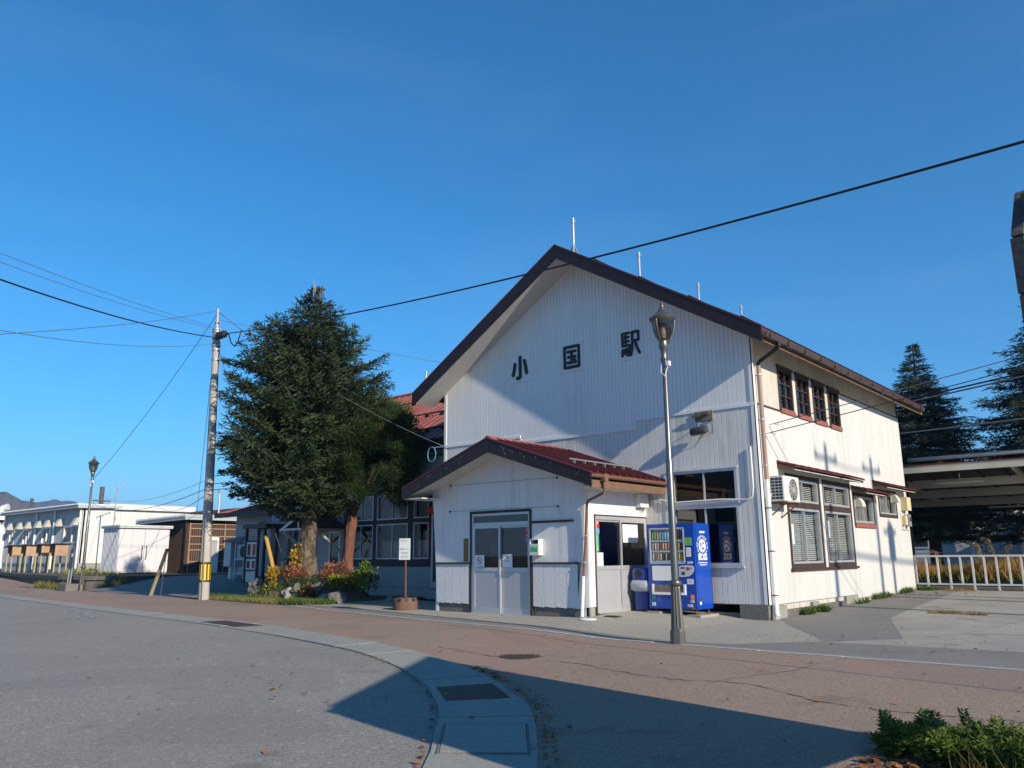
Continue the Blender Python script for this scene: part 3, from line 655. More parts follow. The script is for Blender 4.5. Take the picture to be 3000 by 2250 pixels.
def sign_glyph(ch, ux, uz, w, h, par):
    sw, strokes = GLYPH[ch]; mb = MB(); k = 0
    for st in strokes:
        for (p, q) in zip(st[:-1], st[1:]):
            P, Q = Vector((p[0] * w, p[1] * h)), Vector((q[0] * w, q[1] * h)); a0 = math.atan2(Q.y - P.y, Q.x - P.x); r = sw * w * 0.56
            out = [(Q.x + r * math.cos(a0 + t), Q.y + r * math.sin(a0 + t)) for t in np.linspace(-math.pi / 2, math.pi / 2, 7)] + [(P.x + r * math.cos(a0 + t), P.y + r * math.sin(a0 + t)) for t in np.linspace(math.pi / 2, 3 * math.pi / 2, 7)]
            mb.prism([F0(ux + x, 0.031, uz + y) for x, y in out], (0, -0.020 - 0.0007 * k, 0)); k += 1
    return mb.build('sign_character', 'black_paint', par, label='black character ' + ch + ' of the station name')
for (ch, ux, uz, pw, ph, gw, gh) in (('小', -6.615, 6.39, 0.70, 0.78, 0.60, 0.66), ('国', -4.845, 6.415, 0.70, 0.78, 0.53, 0.62), ('駅', -3.04, 6.44, 0.70, 0.78, 0.54, 0.66)):
    p = MB().bm(F0, ux - pw / 2, ux + pw / 2, 0.013, 0.030, uz - ph / 2, uz + ph / 2).build('sign_panel', 'white_siding', ST)
    sign_glyph(ch, ux, uz, gw, gh, p)
# front window
window(ST, F0, -2.12, -0.50, 2.44, 3.20, 2, 1, 0.06, -0.10, 0.03, back='blind_dark', backd=0.30, gm='pane_tint')
window(ST, F0, -2.12, -0.50, 1.10, 2.40, 2, 1, 0.06, -0.10, 0.03, sill='aluminium', gm='pane_tint')
MB().bm(F0, -2.30, -2.12, 0.0, 0.03, 1.06, 3.20).build('window_jamb', 'white_siding_old', ST)
MB().bm(F0, -2.14, -0.46, 0.03, 0.055, 3.20, 3.25).build('window_head', 'white_siding_old', ST)
MB().bm(F0, -2.13, -0.49, -0.08, 0.028, 2.40, 2.44).build('window_rail', 'aluminium', ST)
# conduit across the window
mb = MB(); mb.tube([(-2.78, -0.05, 2.58), (-2.35, -0.05, 2.58), (-2.1, -0.075, 2.50), (-0.9, -0.075, 2.52), (-0.25, -0.05, 2.49), (-0.16, -0.05, 2.55), (-0.13, -0.05, 2.75), (-0.13, -0.05, 3.62)], 0.018, 8)
mb.build('conduit', 'white_pvc', ST, smooth=True)

# side wall facing the yard
up_w = [(1.40 + 1.085 * i, 2.27 + 1.085 * i, 4.60, 5.63) for i in range(4)]
side_holes = [(1.44, 3.38, 1.06, 3.12), (3.60, 5.56, 1.06, 3.12), (5.90, 7.55, 2.16, 2.90), (8.15, 9.78, 2.44, 3.12)]
mb = MB()
for (a, b, z0, zl, zr) in panel_segments(0.0, 11.05, lambda u: 0.0, lambda u: 6.26, side_holes + up_w, 12):
    mb.bm(S0, a, b, -0.14, -0.03, z0, zl)
swall = mb.build('side_wall', 'cream_plaster', ST)
mb = MB()
split = lambda u: 4.58 if u < 5.53 else 5.60
for (a, b, z0, zl, zr) in panel_segments(0.04, 11.05, lambda u: 0.30 if u < 5.5 else 0.21, split, side_holes + [(5.53, 5.53, 0, 0)], 0.055):
    zc = min(zl, split((a + b) / 2)); board_mesh(mb, S0, a, b, z0, zc, zc, 0.013, 0.012)
mb.build('ribbed_siding', 'cream_siding', swall, fix=False, kind='stuff')
mb = MB()
for (a, b, z0, zl, zr) in panel_segments(0.04, 11.05, split, lambda u: 6.10, up_w + [(5.53, 5.53, 0, 0)], 12):
    z0 = max(z0, split((a + b) / 2)); mb.bm(S0, a, b, -0.03, 0.0, z0, zl)
mb.build('plaster_band', 'cream_plaster', swall)
MB().bm(S0, 0.05, 5.50, 0.0, 0.022, 4.545, 4.59).build('ledge', 'dark_wood', swall)
MB().bm(S0, 5.53, 11.05, 0.0, 0.02, 5.58, 5.615).build('ledge', 'dark_wood', swall)
for (y_, za0, za1) in ((5.53, 0.21, 4.58), (5.75, 1.0, 2.0), (8.95, 0.22, 2.36), (2.72, 0.30, 0.96)):
    MB().bm(S0, y_ - 0.006, y_ + 0.006, 0.0, 0.016, za0, za1).build('sheet_joint', 'soffit_white', swall)
for i, (a, b, z0, z1) in enumerate(up_w):
    w = window(ST, S0, a, b, z0, z1, 2, 3, 0.075, -0.12, 0.015, 'dark_wood', 'pane_tint', 0.028, back='curtain', backd=0.35)
    MB().bm(S0, a + 0.02, b - 0.02, -0.01, 0.05, z0 - 0.06, z0 + 0.045).build('sill', 'brick_red_sill', w)
    MB().bm(S0, a - 0.03, b + 0.03, -0.01, 0.04, z1 - 0.01, z1 + 0.05).build('lintel', 'black_paint', w)
# the big window pair: wood surround, white post, aluminium sashes, blinds
def surround(u0, u1, z0, z1, w, rails=(), m='dark_wood'):
    b = MB(); b.bm(S0, u0, u0 + w, -0.1, 0.03, z0, z1); b.bm(S0, u1 - w, u1, -0.1, 0.03, z0, z1); b.bm(S0, u0 + w, u1 - w, -0.1, 0.028, z0, z0 + w); b.bm(S0, u0 + w, u1 - w, -0.1, 0.028, z1 - w, z1)
    for (a, c) in rails: b.bm(S0, u0 + w, u1 - w, -0.1, 0.026, a, c)
    return b.build('window_surround', m, ST)
surround(1.36, 3.42, 1.02, 3.14, 0.09, [(2.38, 2.50)]); surround(3.58, 5.66, 1.02, 3.14, 0.09, [(2.38, 2.50)])
MB().bm(S0, 3.425, 3.575, -0.05, 0.04, 1.02, 3.16).build('window_post', 'cream_siding', ST)
MB().bm(S0, 1.30, 5.74, 0.0, 0.075, 0.965, 1.018).build('window_ledge', 'dark_wood', ST)
for (a, b) in ((1.46, 3.32), (3.68, 5.56)):
    window(ST, S0, a, b, 1.12, 2.37, 2, 1, 0.05, -0.10, 0.02, back='blind', backd=0.12)
    window(ST, S0, a, b, 2.51, 3.04, 2, 1, 0.05, -0.10, 0.02, back='blind', backd=0.12)
surround(5.84, 7.62, 2.06, 2.95, 0.08); window(ST, S0, 5.93, 7.53, 2.15, 2.86, 2, 1, 0.05, -0.10, 0.02, back='curtain', backd=0.15)
MB().bm(S0, 5.86, 7.60, 0.03, 0.06, 2.02, 2.12).build('window_ledge', 'brick_red_sill', ST)
surround(8.08, 9.86, 2.36, 3.16, 0.08); window(ST, S0, 8.17, 9.77, 2.45, 3.07, 2, 1, 0.05, -0.10, 0.02, back='curtain', backd=0.15)
# paper notices stuck on the glass
for (a, z, h) in ((1.62, 1.55, 0.45), (3.98, 1.72, 0.42)):
    MB().bm(S0, a, a + 0.12, -0.035, -0.030, z, z + h).build('notice', 'sign_white', ST)
# lean-to hoods over the windows
def hood(y0, y1, z, dep=0.42, drop=0.12):
    b = MB(); b.prism([(0.0, y0, z + 0.02), (dep, y0, z - drop), (dep, y0, z - drop - 0.025), (0.0, y0, z - 0.005)], (0, y1 - y0, 0)); h = b.build('hood', 'red_roof', ST)
    s = MB(); n = int((y1 - y0) / 0.45)
    for k in range(n + 1):
        y = y0 + 0.02 + (y1 - y0 - 0.04) * k / n; s.prism([(0.0, y - 0.012, z + 0.045), (dep + 0.004, y - 0.012, z - drop + 0.022), (dep + 0.004, y - 0.012, z - drop - 0.028), (0.0, y - 0.012, z + 0.0)], (0, 0.024, 0))
    s.build('seam', 'red_roof', h)
    MB().prism([(0.0, y0 + 0.03, z - 0.03), (dep - 0.03, y0 + 0.03, z - drop - 0.03), (dep - 0.03, y0 + 0.03, z - drop - 0.09), (0.0, y0 + 0.03, z - 0.14)], (0, 0.05, 0)).build('bracket', 'brown_wood', h)
    MB().prism([(0.0, y1 - 0.08, z - 0.03), (dep - 0.03, y1 - 0.08, z - drop - 0.03), (dep - 0.03, y1 - 0.08, z - drop - 0.09), (0.0, y1 - 0.08, z - 0.14)], (0, 0.05, 0)).build('bracket', 'brown_wood', h)
    MB().prism([(0.0, y0 + 0.09, z - 0.09), (dep - 0.06, y0 + 0.09, z - drop - 0.06), (dep - 0.06, y0 + 0.09, z - drop - 0.075), (0.0, y0 + 0.09, z - 0.105)], (0, y1 - y0 - 0.18, 0)).build('hood_soffit', 'soffit_white', h)
hood(0.95, 5.72, 3.36); hood(4.95 + 0.85, 7.85, 3.10); hood(6.95 + 0.75, 10.75, 3.36)
# roof: two slopes, ridge, rake boards, soffits
mb = MB()
for s_ in (-1, 1):
    e = RC + s_ * 5.36; P = [(RC, -0.74, 9.24), (e, -0.74, roof_top(e)), (e, -0.74, roof_top(e) - 0.09), (RC, -0.74, 9.15)]
    mb.prism(P, (0, 12.55, 0))
roof = mb.build('roof', 'red_roof', ST)
for s_ in (-1, 1):
    e = RC + s_ * 5.38
    MB().prism([(RC, -0.80, 9.262), (e, -0.80, roof_top(e) + 0.022), (e, -0.80, roof_top(e) - 0.33), (RC, -0.80, 8.90)], (0, 0.055, 0)).build('rake_board', 'fascia_brown', roof)
    MB().prism([(RC + s_ * 0.002, -0.812, 9.285), (e, -0.812, roof_top(e) + 0.045), (e, -0.812, roof_top(e) + 0.0), (RC + s_ * 0.002, -0.812, 9.24)], (0, 0.10, 0)).build('rake_flashing', 'red_roof', roof)
    n = 6
    for k in range(n):
        a = RC + s_ * (5.30 * k / n + 0.004); b = RC + s_ * (5.30 * (k + 1) / n - 0.004); zz = lambda u: roof_top(u) - 0.315
        MB().prism([(a, -0.745, zz(a)), (b, -0.745, zz(b)), (b, -0.745, zz(b) + 0.02), (a, -0.745, zz(a) + 0.02)], (0, 0.76, 0)).build('soffit_panel', 'soffit_white', roof)
MB().prism([(RC - 0.16, -0.79, 9.165), (RC, -0.79, 9.285), (RC + 0.16, -0.79, 9.165), (RC, -0.79, 9.23)], (0, 12.62, 0)).build('ridge_cap', 'red_roof', roof)
# batten seams on the right slope, snow guards and the upright rods on the ridge
for k in range(27):
    y = -0.55 + k * 0.455; e = RC + 5.37
    MB().prism([(RC + 0.1, y, roof_top(RC + 0.1) + 0.028), (e, y, roof_top(e) + 0.028), (e, y, roof_top(e)), (RC + 0.1, y, roof_top(RC + 0.1))], (0, 0.03, 0)).build('roof_seam', 'red_roof', roof)
for x in (-3.85, -2.55, -1.25, -0.02):
    z = roof_top(x); b = MB(); b.prism([(x, -0.4, z + 0.02), (x + 0.02, -0.4, z + 0.02), (x + 0.05, -0.4, z + 0.075), (x + 0.03, -0.4, z + 0.075)], (0, 11.8, 0))
    for k in range(11): b.prism([(x + 0.02, -0.3 + k * 1.15, z + 0.015), (x + 0.20, -0.3 + k * 1.15, z - 0.10), (x + 0.04, -0.3 + k * 1.15, z + 0.065)], (0, 0.03, 0))
    b.build('snow_guard', 'fascia_brown', roof)
for y in (0.05, 3.4, 7.15, 10.45):
    b = MB(); b.tube([(RC, y, 9.2), (RC, y, 10.30)], 0.032, 8)
    b.prism([(RC - 0.16, y - 0.015, 9.2), (RC + 0.16, y - 0.015, 9.2), (RC + 0.035, y - 0.015, 9.52), (RC - 0.035, y - 0.015, 9.52)], (0, 0.03, 0))
    b.tube([(RC + 0.075 * math.cos(t), y + 0.03 * math.sin(t), 10.2 + 0.075 * math.sin(t)) for t in np.linspace(0, 6.2, 12)], 0.008, 5)
    b.build('rope_post', 'galvanised', roof, smooth='auto')
# eave on the yard side: soffit, fascia, gutter with brackets, downpipe
MB().prism([(0.0, -0.02, 6.09), (0.56, -0.02, 5.76), (0.56, -0.02, 5.74), (0.0, -0.02, 6.07)], (0, 11.7, 0)).build('eave_soffit', 'soffit_white', roof)
MB().box(0.545, 0.59, -0.72, 11.75, 5.72, 5.92).build('eave_fascia', 'brown_wood', roof)
mb = MB(); mb.prism([(0.595, -0.76, 5.91), (0.605, -0.76, 5.80), (0.70, -0.76, 5.80), (0.735, -0.76, 5.91), (0.722, -0.76, 5.91), (0.69, -0.76, 5.815), (0.618, -0.76, 5.815), (0.608, -0.76, 5.91)], (0, 12.35, 0))
gtr = mb.build('eave_gutter', 'gutter_brown', roof)
for k in range(13): MB().box(0.55, 0.742, -0.6 + k * 0.97, -0.585 + k * 0.97, 5.79, 5.915).build('gutter_bracket', 'gutter_brown', gtr)
mb = MB(); mb.tube([(0.67, -0.05, 5.80), (0.67, -0.05, 5.72), (0.62, -0.03, 5.68), (0.16, 0.11, 5.50), (0.11, 0.12, 5.46), (0.11, 0.12, 5.36)], 0.042, 10); mb.build('downpipe_elbow', 'black_paint', roof, smooth=True)
dp = MB().tube([(0.11, 0.12, 5.40), (0.11, 0.12, 2.86)], 0.050, 12).build('downpipe', 'pink_pipe', ST, smooth='auto')
MB().tube([(0.11, 0.12, 2.90), (0.11, 0.12, 0.22), (0.12, 0.10, 0.12), (0.17, 0.04, 0.06)], 0.055, 12).build('downpipe_lower', 'white_pvc', dp, smooth='auto')
for z in (5.2, 4.2, 3.2, 2.3, 1.4, 0.5):
    mb = MB(); mb.lathe([(0.060, -0.012), (0.064, -0.012), (0.064, 0.012), (0.060, 0.012)], 12, (0.11, 0.12, z)); mb.box(0.0, 0.06, 0.11, 0.13, z - 0.008, z + 0.008); mb.build('pipe_clamp', 'galvanised' if z > 2.5 else 'rust', dp)
# far gable wall and the back so that no light leaks in
MB().prism([(-9.5, 10.93, 0), (0.0, 10.93, 0), (0.0, 10.93, 6.04), (RC, 10.93, 8.90), (-9.5, 10.93, 6.04)], (0, 0.12, 0)).build('back_wall', 'cream_siding', ST)
MB().box(-9.4, -0.15, 0.2, 10.9, 3.28, 3.38).build('upper_floor', 'room_dark', ST)
MB().box(-9.4, -0.15, 4.6, 4.7, 0.0, 3.28).build('room_partition', 'room_dark', ST)
MB().box(-9.36, -0.14, 0.14, 10.93, 0.0, 0.10).build('inner_floor', 'room_dark', ST)
# wall fittings
b = thing('loudspeaker', 'dark grey drum loudspeaker hung below a wooden block on the white gable wall', 'loudspeaker', (-1.25, -0.2, 4.06))
mb = MB(); mb.tube([(-1.44, -0.20, 4.05), (-1.42, -0.20, 4.05), (-1.10, -0.20, 4.08), (-1.07, -0.20, 4.08)], [0.085, 0.095, 0.095, 0.075], 18); mb.build('drum', 'vending_dark', b, smooth='auto')
mb = MB(); mb.tube([(-1.25, -0.20, 4.15), (-1.25, -0.20, 4.24), (-1.25, -0.02, 4.24)], 0.012, 6); mb.build('arm', 'galvanised', b)
mb = MB(); mb.tube([(-1.08, -0.18, 4.05), (-0.98, -0.10, 3.98), (-1.0, -0.04, 4.2), (-1.1, -0.03, 4.33)], 0.007, 5); mb.build('wire', 'cable_black', b)
b = thing('wooden_block', 'weathered wooden mounting block with two sticks on the gable wall', 'block', (-1.18, -0.03, 4.42))
MB().box(-1.40, -0.97, -0.06, -0.012, 4.30, 4.52).build('plate', 'rock', b)
MB().bar((-1.46, -0.09, 4.42), (-1.22, -0.09, 4.42), 0.05, 0.045).build('stick', 'brown_wood', b); MB().bar((-1.18, -0.10, 4.46), (-1.02, -0.10, 4.46), 0.05, 0.045).build('stick', 'brown_wood', b)

# ------------------------------------------------------------------ entrance porch
PO = thing('entrance_porch', 'white gabled entrance porch with dark red metal roof and sliding aluminium doors', 'porch', (-5.08, -1.2, 0.0))
YP, XS = -2.38, -2.85
FP = wfF(YP); SP = wfR(XS)
pt = lambda u: 3.98 - 0.345 * abs(u + 5.10)                # roof top
DL, DR, DB, DT = -6.23, -4.35, 0.05, 2.37                  # door opening
def edgeL(z): return -7.52 + 0.21 * (1 - z / 2.7)          # the front leans in towards the ground
def edgeR(z): return -2.87 - 0.27 * (1 - min(z, 2.5) / 2.5)
# front wall: vertical boards, each its own piece, above and beside the door
fw_ = MB(); fw_.add([FP(-7.45, -0.05, 0.05), FP(DL, -0.05, 0.05), FP(DL, -0.05, 2.9), FP(-7.45, -0.05, 2.9)], [(0, 1, 2, 3)])
fw_.add([FP(DR, -0.05, 0.05), FP(-2.95, -0.05, 0.05), FP(-2.95, -0.05, 2.9), FP(DR, -0.05, 2.9)], [(0, 1, 2, 3)])
fw_.add([FP(-7.45, -0.05, DT), FP(-2.95, -0.05, DT), FP(-2.95, -0.05, pt(-2.95) - 0.2), FP(-5.1, -0.05, pt(-5.1) - 0.2), FP(-7.45, -0.05, pt(-7.45) - 0.2)], [(0, 1, 2, 3, 4)])
pw = fw_.build('front_wall', 'white_board', PO, fix=False)
us = [-7.55, -7.12, -6.70, DL, -5.80, -5.38, -5.10, -4.80, DR, -4.02, -3.72, -3.42, -2.86]
for a, b in zip(us[:-1], us[1:]):
    z0 = DT if DL - 0.01 <= a and b <= DR + 0.01 else 1.20
    zl, zr = pt(a) - 0.17, pt(b) - 0.17; g_ = 0.0018
    aa = lambda z: max(a + g_, edgeL(z)) if a < -7.3 else a + g_
    bb = lambda z: min(b - g_, edgeR(z)) if b > -3.0 else b - g_
    zs_ = [z0, 2.5] + ([] if z0 > 2.49 else [])
    lo = [(aa(z0), z0), (bb(z0), z0), (bb(2.6), 2.6), (b - g_, zr), (a + g_, zl), (aa(2.6), 2.6)]
    m_ = MB(); m_.prism([FP(u, 0.0, z) for u, z in lo], (0, -0.014, 0)); m_.build('wall_board', 'white_board', pw)
# textured dado boards under the ledges
for (A, B, n) in ((-7.36, DL - 0.03, 4), (DR + 0.03, -3.10, 4)):
    for k in range(n):
        a, b = A + (B - A) * k / n + 0.005, A + (B - A) * (k + 1) / n - 0.005
        ax = max(a, edgeL(0.27)) if k == 0 and A < -7 else a
        m_ = MB(); m_.prism([FP(ax, 0.012, 0.27), FP(b, 0.012, 0.25), FP(b, 0.012, 1.165), FP(a - (0.03 if A < -7 and k == 0 else 0), 0.012, 1.165)], (0, -0.016, 0)); m_.build('dado_board', 'white_stucco_board', pw)
    MB().bm(FP, A - 0.02, B + 0.03, 0.0, 0.055, 1.165, 1.205).build('ledge', 'dark_wood', pw)
    MB().bm(FP, A + 0.03, B + 0.02, -0.06, -0.012, -0.05, 0.275).build('plinth', 'concrete_dark', pw)
MB().bm(FP, DR + 0.02, -3.18, 0.0, 0.05, 2.055, 2.10).build('ledge', 'dark_wood', pw)
# leaning corner fin
mb = MB(); mb.prism([FP(-3.13, 0.02, 0.25), FP(-3.03, 0.02, 0.25), FP(-2.845, 0.02, 2.78), FP(-2.93, 0.02, 2.78)], (0, 0.16, 0)); mb.build('corner_fin', 'white_board', pw)
MB().prism([FP(-3.155, 0.026, 0.25), FP(-3.135, 0.026, 0.25), FP(-3.02, 0.026, 1.20), FP(-3.04, 0.026, 1.20)], (0, 0.10, 0)).build('fin_edge', 'dark_wood', pw)
mb = MB(); mb.box(-7.40, -7.30, YP, 0.0, 0.05, 2.9); mb.build('left_wall', 'white_board', PO)
# door surround, transom, two leaves
mb = MB(); mb.bm(FP, DL - 0.005, DL + 0.05, -0.05, 0.035, DB, DT); mb.bm(FP, DR - 0.05, DR + 0.005, -0.05, 0.035, DB, DT); mb.bm(FP, DL - 0.005, DR + 0.005, -0.05, 0.038, DT - 0.045, DT + 0.012); mb.build('door_surround', 'dark_wood', PO)
mb = MB(); mb.bm(FP, DL + 0.05, DL + 0.10, -0.06, 0.02, DB, DT - 0.045); mb.bm(FP, DR - 0.09, DR - 0.05, -0.06, 0.02, DB, DT - 0.045); mb.bm(FP, DL + 0.10, DR - 0.09, -0.06, 0.025, 2.27, DT - 0.045); mb.bm(FP, DL + 0.10, DR - 0.09, -0.06, 0.03, 2.03, 2.11); mb.build('door_frame', 'aluminium', PO)
MB().bm(FP, DL + 0.10, DR - 0.09, -0.02, -0.014, 2.11, 2.27).build('transom_pane', 'pane_tint', PO)
MB().bm(FP, DL + 0.05, DR - 0.05, -0.06, 0.04, DB - 0.02, DB + 0.03).build('threshold', 'aluminium', PO)
mid = -5.31
for (a, b, dd) in ((DL + 0.10, mid + 0.03, -0.005), (mid - 0.03, DR - 0.09, -0.045)):
    mb = MB(); d1 = dd + 0.03
    mb.bm(FP, a, a + 0.055, dd, d1, DB + 0.03, 2.03); mb.bm(FP, b - 0.055, b, dd, d1, DB + 0.03, 2.03); mb.bm(FP, a + 0.055, b - 0.055, dd, d1, 1.98, 2.03)
    mb.bm(FP, a + 0.055, b - 0.055, dd, d1 + 0.004, 1.00, 1.085); mb.bm(FP, a + 0.055, b - 0.055, dd, d1, DB + 0.03, 0.19)
    leaf = mb.build('sliding_door', 'aluminium', PO)
    MB().bm(FP, a + 0.055, b - 0.055, dd + 0.012, dd + 0.018, 1.085, 1.98).build('pane', 'pane_tint', leaf)
    MB().bm(FP, a + 0.055, b - 0.055, dd + 0.008, dd + 0.02, 0.19, 1.00).build('kick_panel', 'aluminium_panel', leaf)
    MB().bm(FP, b - 0.045, b - 0.012, d1, d1 + 0.012, 0.92, 1.12).build('handle', 'galvanised', leaf)
# notices on the front doors
ns = MB().bm(FP, -6.08, -5.77, 0.028, 0.031, 1.09, 1.37).build('no_smoking_notice', 'sign_white', PO, label='white no smoking notice with red circle')
mb = MB()
for k in range(20):
    a, b = 2 * math.pi * k / 20, 2 * math.pi * (k + 1) / 20
    mb.add([FP(-5.925 + r * math.cos(t), 0.033, 1.245 + r * math.sin(t)) for (r, t) in ((0.062, a), (0.062, b), (0.078, b), (0.078, a))], [(0, 1, 2, 3)])
mb.add([FP(-5.975, 0.033, 1.285), FP(-5.965, 0.033, 1.298), FP(-5.875, 0.033, 1.205), FP(-5.885, 0.033, 1.192)], [(0, 1, 2, 3)]); mb.build('red_ring', 'sign_red', ns, fix=False)
MB().bm(FP, -5.965, -5.895, 0.0315, 0.0325, 1.237, 1.253).build('cigarette', 'black_paint', ns)
text('notice_text', 'No smoking', FP, -5.925, 1.115, 0.036, 'sign_blue', ns, d=0.031, ext=0.001)
n2 = MB().bm(FP, -5.24, -4.94, -0.008, -0.004, 1.09, 1.38).build('smoking_rule_notice', 'sign_white', PO, label='white notice with a small red heading and grey lines')
MB().bm(FP, -5.12, -5.06, -0.0035, -0.0025, 1.285, 1.300).build('mark', 'black_paint', n2); text('notice_text', '禁煙', FP, -5.09, 1.33, 0.045, 'sign_red', n2, d=-0.004, ext=0.001); text('notice_text', 'NO SMOKING', FP, -5.09, 1.235, 0.022, 'vending_dark', n2, d=-0.004, ext=0.001)
fl = MB().bm(FP, -5.67, -5.54, -0.10, -0.095, 1.09, 1.62).build('post_banner', 'sign_white', PO, label='white and red banner with postal mark behind the glass')
MB().bm(FP, -5.66, -5.55, -0.0949, -0.093, 1.11, 1.40).build('red_field', 'sign_red', fl)
mb = MB(); mb.bm(FP, -5.645, -5.565, -0.0949, -0.093, 1.56, 1.572); mb.bm(FP, -5.645, -5.565, -0.0949, -0.093, 1.53, 1.542); mb.bm(FP, -5.611, -5.599, -0.0949, -0.093, 1.47, 1.53); mb.build('postal_mark', 'sign_red', fl)
for i, ch in enumerate('年賀'): text('banner_text', ch, FP, -5.605, 1.33 - i * 0.10, 0.085, 'sign_white', fl, d=-0.093, ext=0.0008)
rs = MB().bm(FP, -4.545, -4.445, -0.008, -0.005, 1.75, 1.985).build('red_sticker', 'sign_red', PO, label='narrow red sticker with white characters at the door corner')
for i, ch in enumerate('防犯こ番'): text('sticker_text', ch, FP, -4.495, 1.955 - i * 0.055, 0.05, 'sign_white', rs, d=-0.005, ext=0.0008)
MB().bm(FP, -4.545, -4.445, -0.008, -0.005, 1.655, 1.748).build('blue_sticker', 'sign_blue', PO)
# brass plaque, little box, two wires with their studs
MB().bm(FP, -6.455, -6.295, 0.0, 0.018, 1.22, 1.76).build('name_plaque', 'brass', PO, label='narrow vertical brass name plaque left of the front door')
bx = MB(); bx.bm(FP, -4.27, -4.05, 0.0, 0.17, 1.355, 1.60); bx.bm(FP, -4.27, -4.05, 0.0, 0.03, 1.60, 1.685); bx.bm(FP, -4.05, -4.035, 0.0, 0.17, 1.355, 1.685); bx.bm(FP, -4.285, -4.27, 0.0, 0.17, 1.355, 1.685); bx.bm(FP, -4.285, -4.035, 0.0, 0.17, 1.685, 1.70)
bo = bx.build('collection_box', 'ac_white', PO, label='small cream ticket collection box beside the front door')
MB().bm(FP, -4.255, -4.065, 0.171, 0.173, 1.43, 1.545).build('green_label', 'sign_green', bo); text('box_text', 'きっぷ入れ', FP, -4.16, 1.515, 0.03, 'sign_white', bo, d=0.1735, ext=0.0006)
MB().bm(FP, -4.26, -4.06, 0.031, 0.034, 1.605, 1.68).build('slot', 'black_paint', bo)
for (u0, u1, z0, z1) in ((-6.90, -3.60, 3.05, 3.03), (-6.91, -3.59, 2.42, 2.40)):
    mb = MB(); mb.tube([FP(u0, 0.04, z0), FP((u0 + u1) / 2, 0.04, (z0 + z1) / 2 - 0.004), FP(u1, 0.04, z1)], 0.0035, 5); mb.bm(FP, u0 - 0.012, u0 + 0.012, 0.0, 0.05, z0 - 0.03, z0 + 0.02); mb.bm(FP, u1 - 0.012, u1 + 0.012, 0.0, 0.05, z1 - 0.03, z1 + 0.02); mb.build('banner_wire', 'cable_grey', PO)
# side wall with its two sliding doors
SL, SR, SB, STp = -2.12, -0.03, 0.16, 2.18
mb = MB(); mb.bm(SP, YP + 0.02, SL, -0.08, 0.0, 0.28, 2.75); mb.bm(SP, SL, 0.0, -0.08, 0.0, STp, 2.75); psw = mb.build('side_wall', 'white_board', PO)
for k in range(6):
    a = YP + 0.02 + k * 0.40; MB().bm(SP, a + 0.003, min(a + 0.397, -0.002), 0.0, 0.012, 2.31, 2.74).build('wall_board', 'white_board', psw)
MB().bm(SP, YP + 0.03, -0.005, 0.0, 0.022, 2.20, 2.305).build('band_board', 'white_board', psw)
MB().bm(SP, YP + 0.03, SL + 0.02, 0.0, 0.02, 0.29, 2.195).build('band_board', 'white_board', psw)
MB().bm(SP, YP + 0.06, SL + 0.02, -0.05, -0.005, 0.0, 0.28).build('plinth', 'concrete', psw)
mb = MB(); mb.bm(SP, SL - 0.03, SL + 0.02, -0.06, 0.03, SB - 0.05, STp + 0.03); mb.bm(SP, SL + 0.02, SR, -0.06, 0.032, STp, STp + 0.028); mb.build('door_surround', 'dark_wood', PO)
mb = MB(); mb.bm(SP, SL + 0.02, SL + 0.065, -0.06, 0.02, SB, STp); mb.bm(SP, SR - 0.045, SR, -0.06, 0.02, SB, STp); mb.bm(SP, SL + 0.065, SR - 0.045, -0.06, 0.022, 2.10, STp); mb.bm(SP, SL + 0.065, SR - 0.045, -0.06, 0.03, SB - 0.02, SB + 0.03); mb.build('door_frame', 'aluminium', PO)
for (a, b, dd) in ((SL + 0.065, -1.07, -0.04), (-1.13, SR - 0.045, -0.005)):
    mb = MB(); d1 = dd + 0.03
    mb.bm(SP, a, a + 0.05, dd, d1, SB + 0.03, 2.10); mb.bm(SP, b - 0.05, b, dd, d1, SB + 0.03, 2.10); mb.bm(SP, a + 0.05, b - 0.05, dd, d1, 2.06, 2.10)
    mb.bm(SP, a + 0.05, b - 0.05, dd, d1 + 0.004, 1.04, 1.12); mb.bm(SP, a + 0.05, b - 0.05, dd, d1, SB + 0.03, 0.29)
    leaf = mb.build('sliding_door', 'aluminium', PO)
    MB().bm(SP, a + 0.05, b - 0.05, dd + 0.012, dd + 0.018, 1.12, 2.06).build('pane', 'pane_tint', leaf)
    MB().bm(SP, a + 0.05, b - 0.05, dd + 0.008, dd + 0.02, 0.29, 1.04).build('kick_panel', 'aluminium_panel', leaf)
st = [('red_sticker', 'sign_red', -2.05, -1.90, 1.92, 2.06), ('blue_sticker', 'sign_blue', -2.05, -1.90, 1.80, 1.915), ('green_sticker', 'sign_green', -2.04, -1.93, 1.42, 1.79), ('paper_notice', 'sign_white', -2.05, -1.78, 1.12, 1.40)]
for (n_, m_, a, b, z0, z1) in st: MB().bm(SP, a, b, -0.020, -0.016, z0, z1).build(n_, m_, PO)
text('sticker_text', '駅', SP, -1.975, 2.02, 0.07, 'sign_white', PO, d=-0.016, ext=0.0008)
for i, ch in enumerate('こども１１０番'): text('sticker_text', ch, SP, -1.985, 1.755 - i * 0.048, 0.046, 'sign_white', PO, d=-0.016, ext=0.0008)
MB().bm(SP, -1.03, -0.40, 0.014, 0.017, 1.62, 2.02).build('poster', 'sign_white', PO, label='blank white poster inside the right leaf of the side door')
# switch box under the eave
mb = MB(); mb.bm(SP, -0.46, -0.10, 0.013, 0.16, 2.42, 2.72); eb = mb.build('switch_box', 'ac_white', PO); MB().tube([SP(-0.3, 0.06, 2.42), SP(-0.28, 0.06, 2.34), SP(-0.15, 0.06, 2.34), SP(-0.1, 0.05, 2.42)], 0.012, 6).build('conduit', 'galvanised', eb)
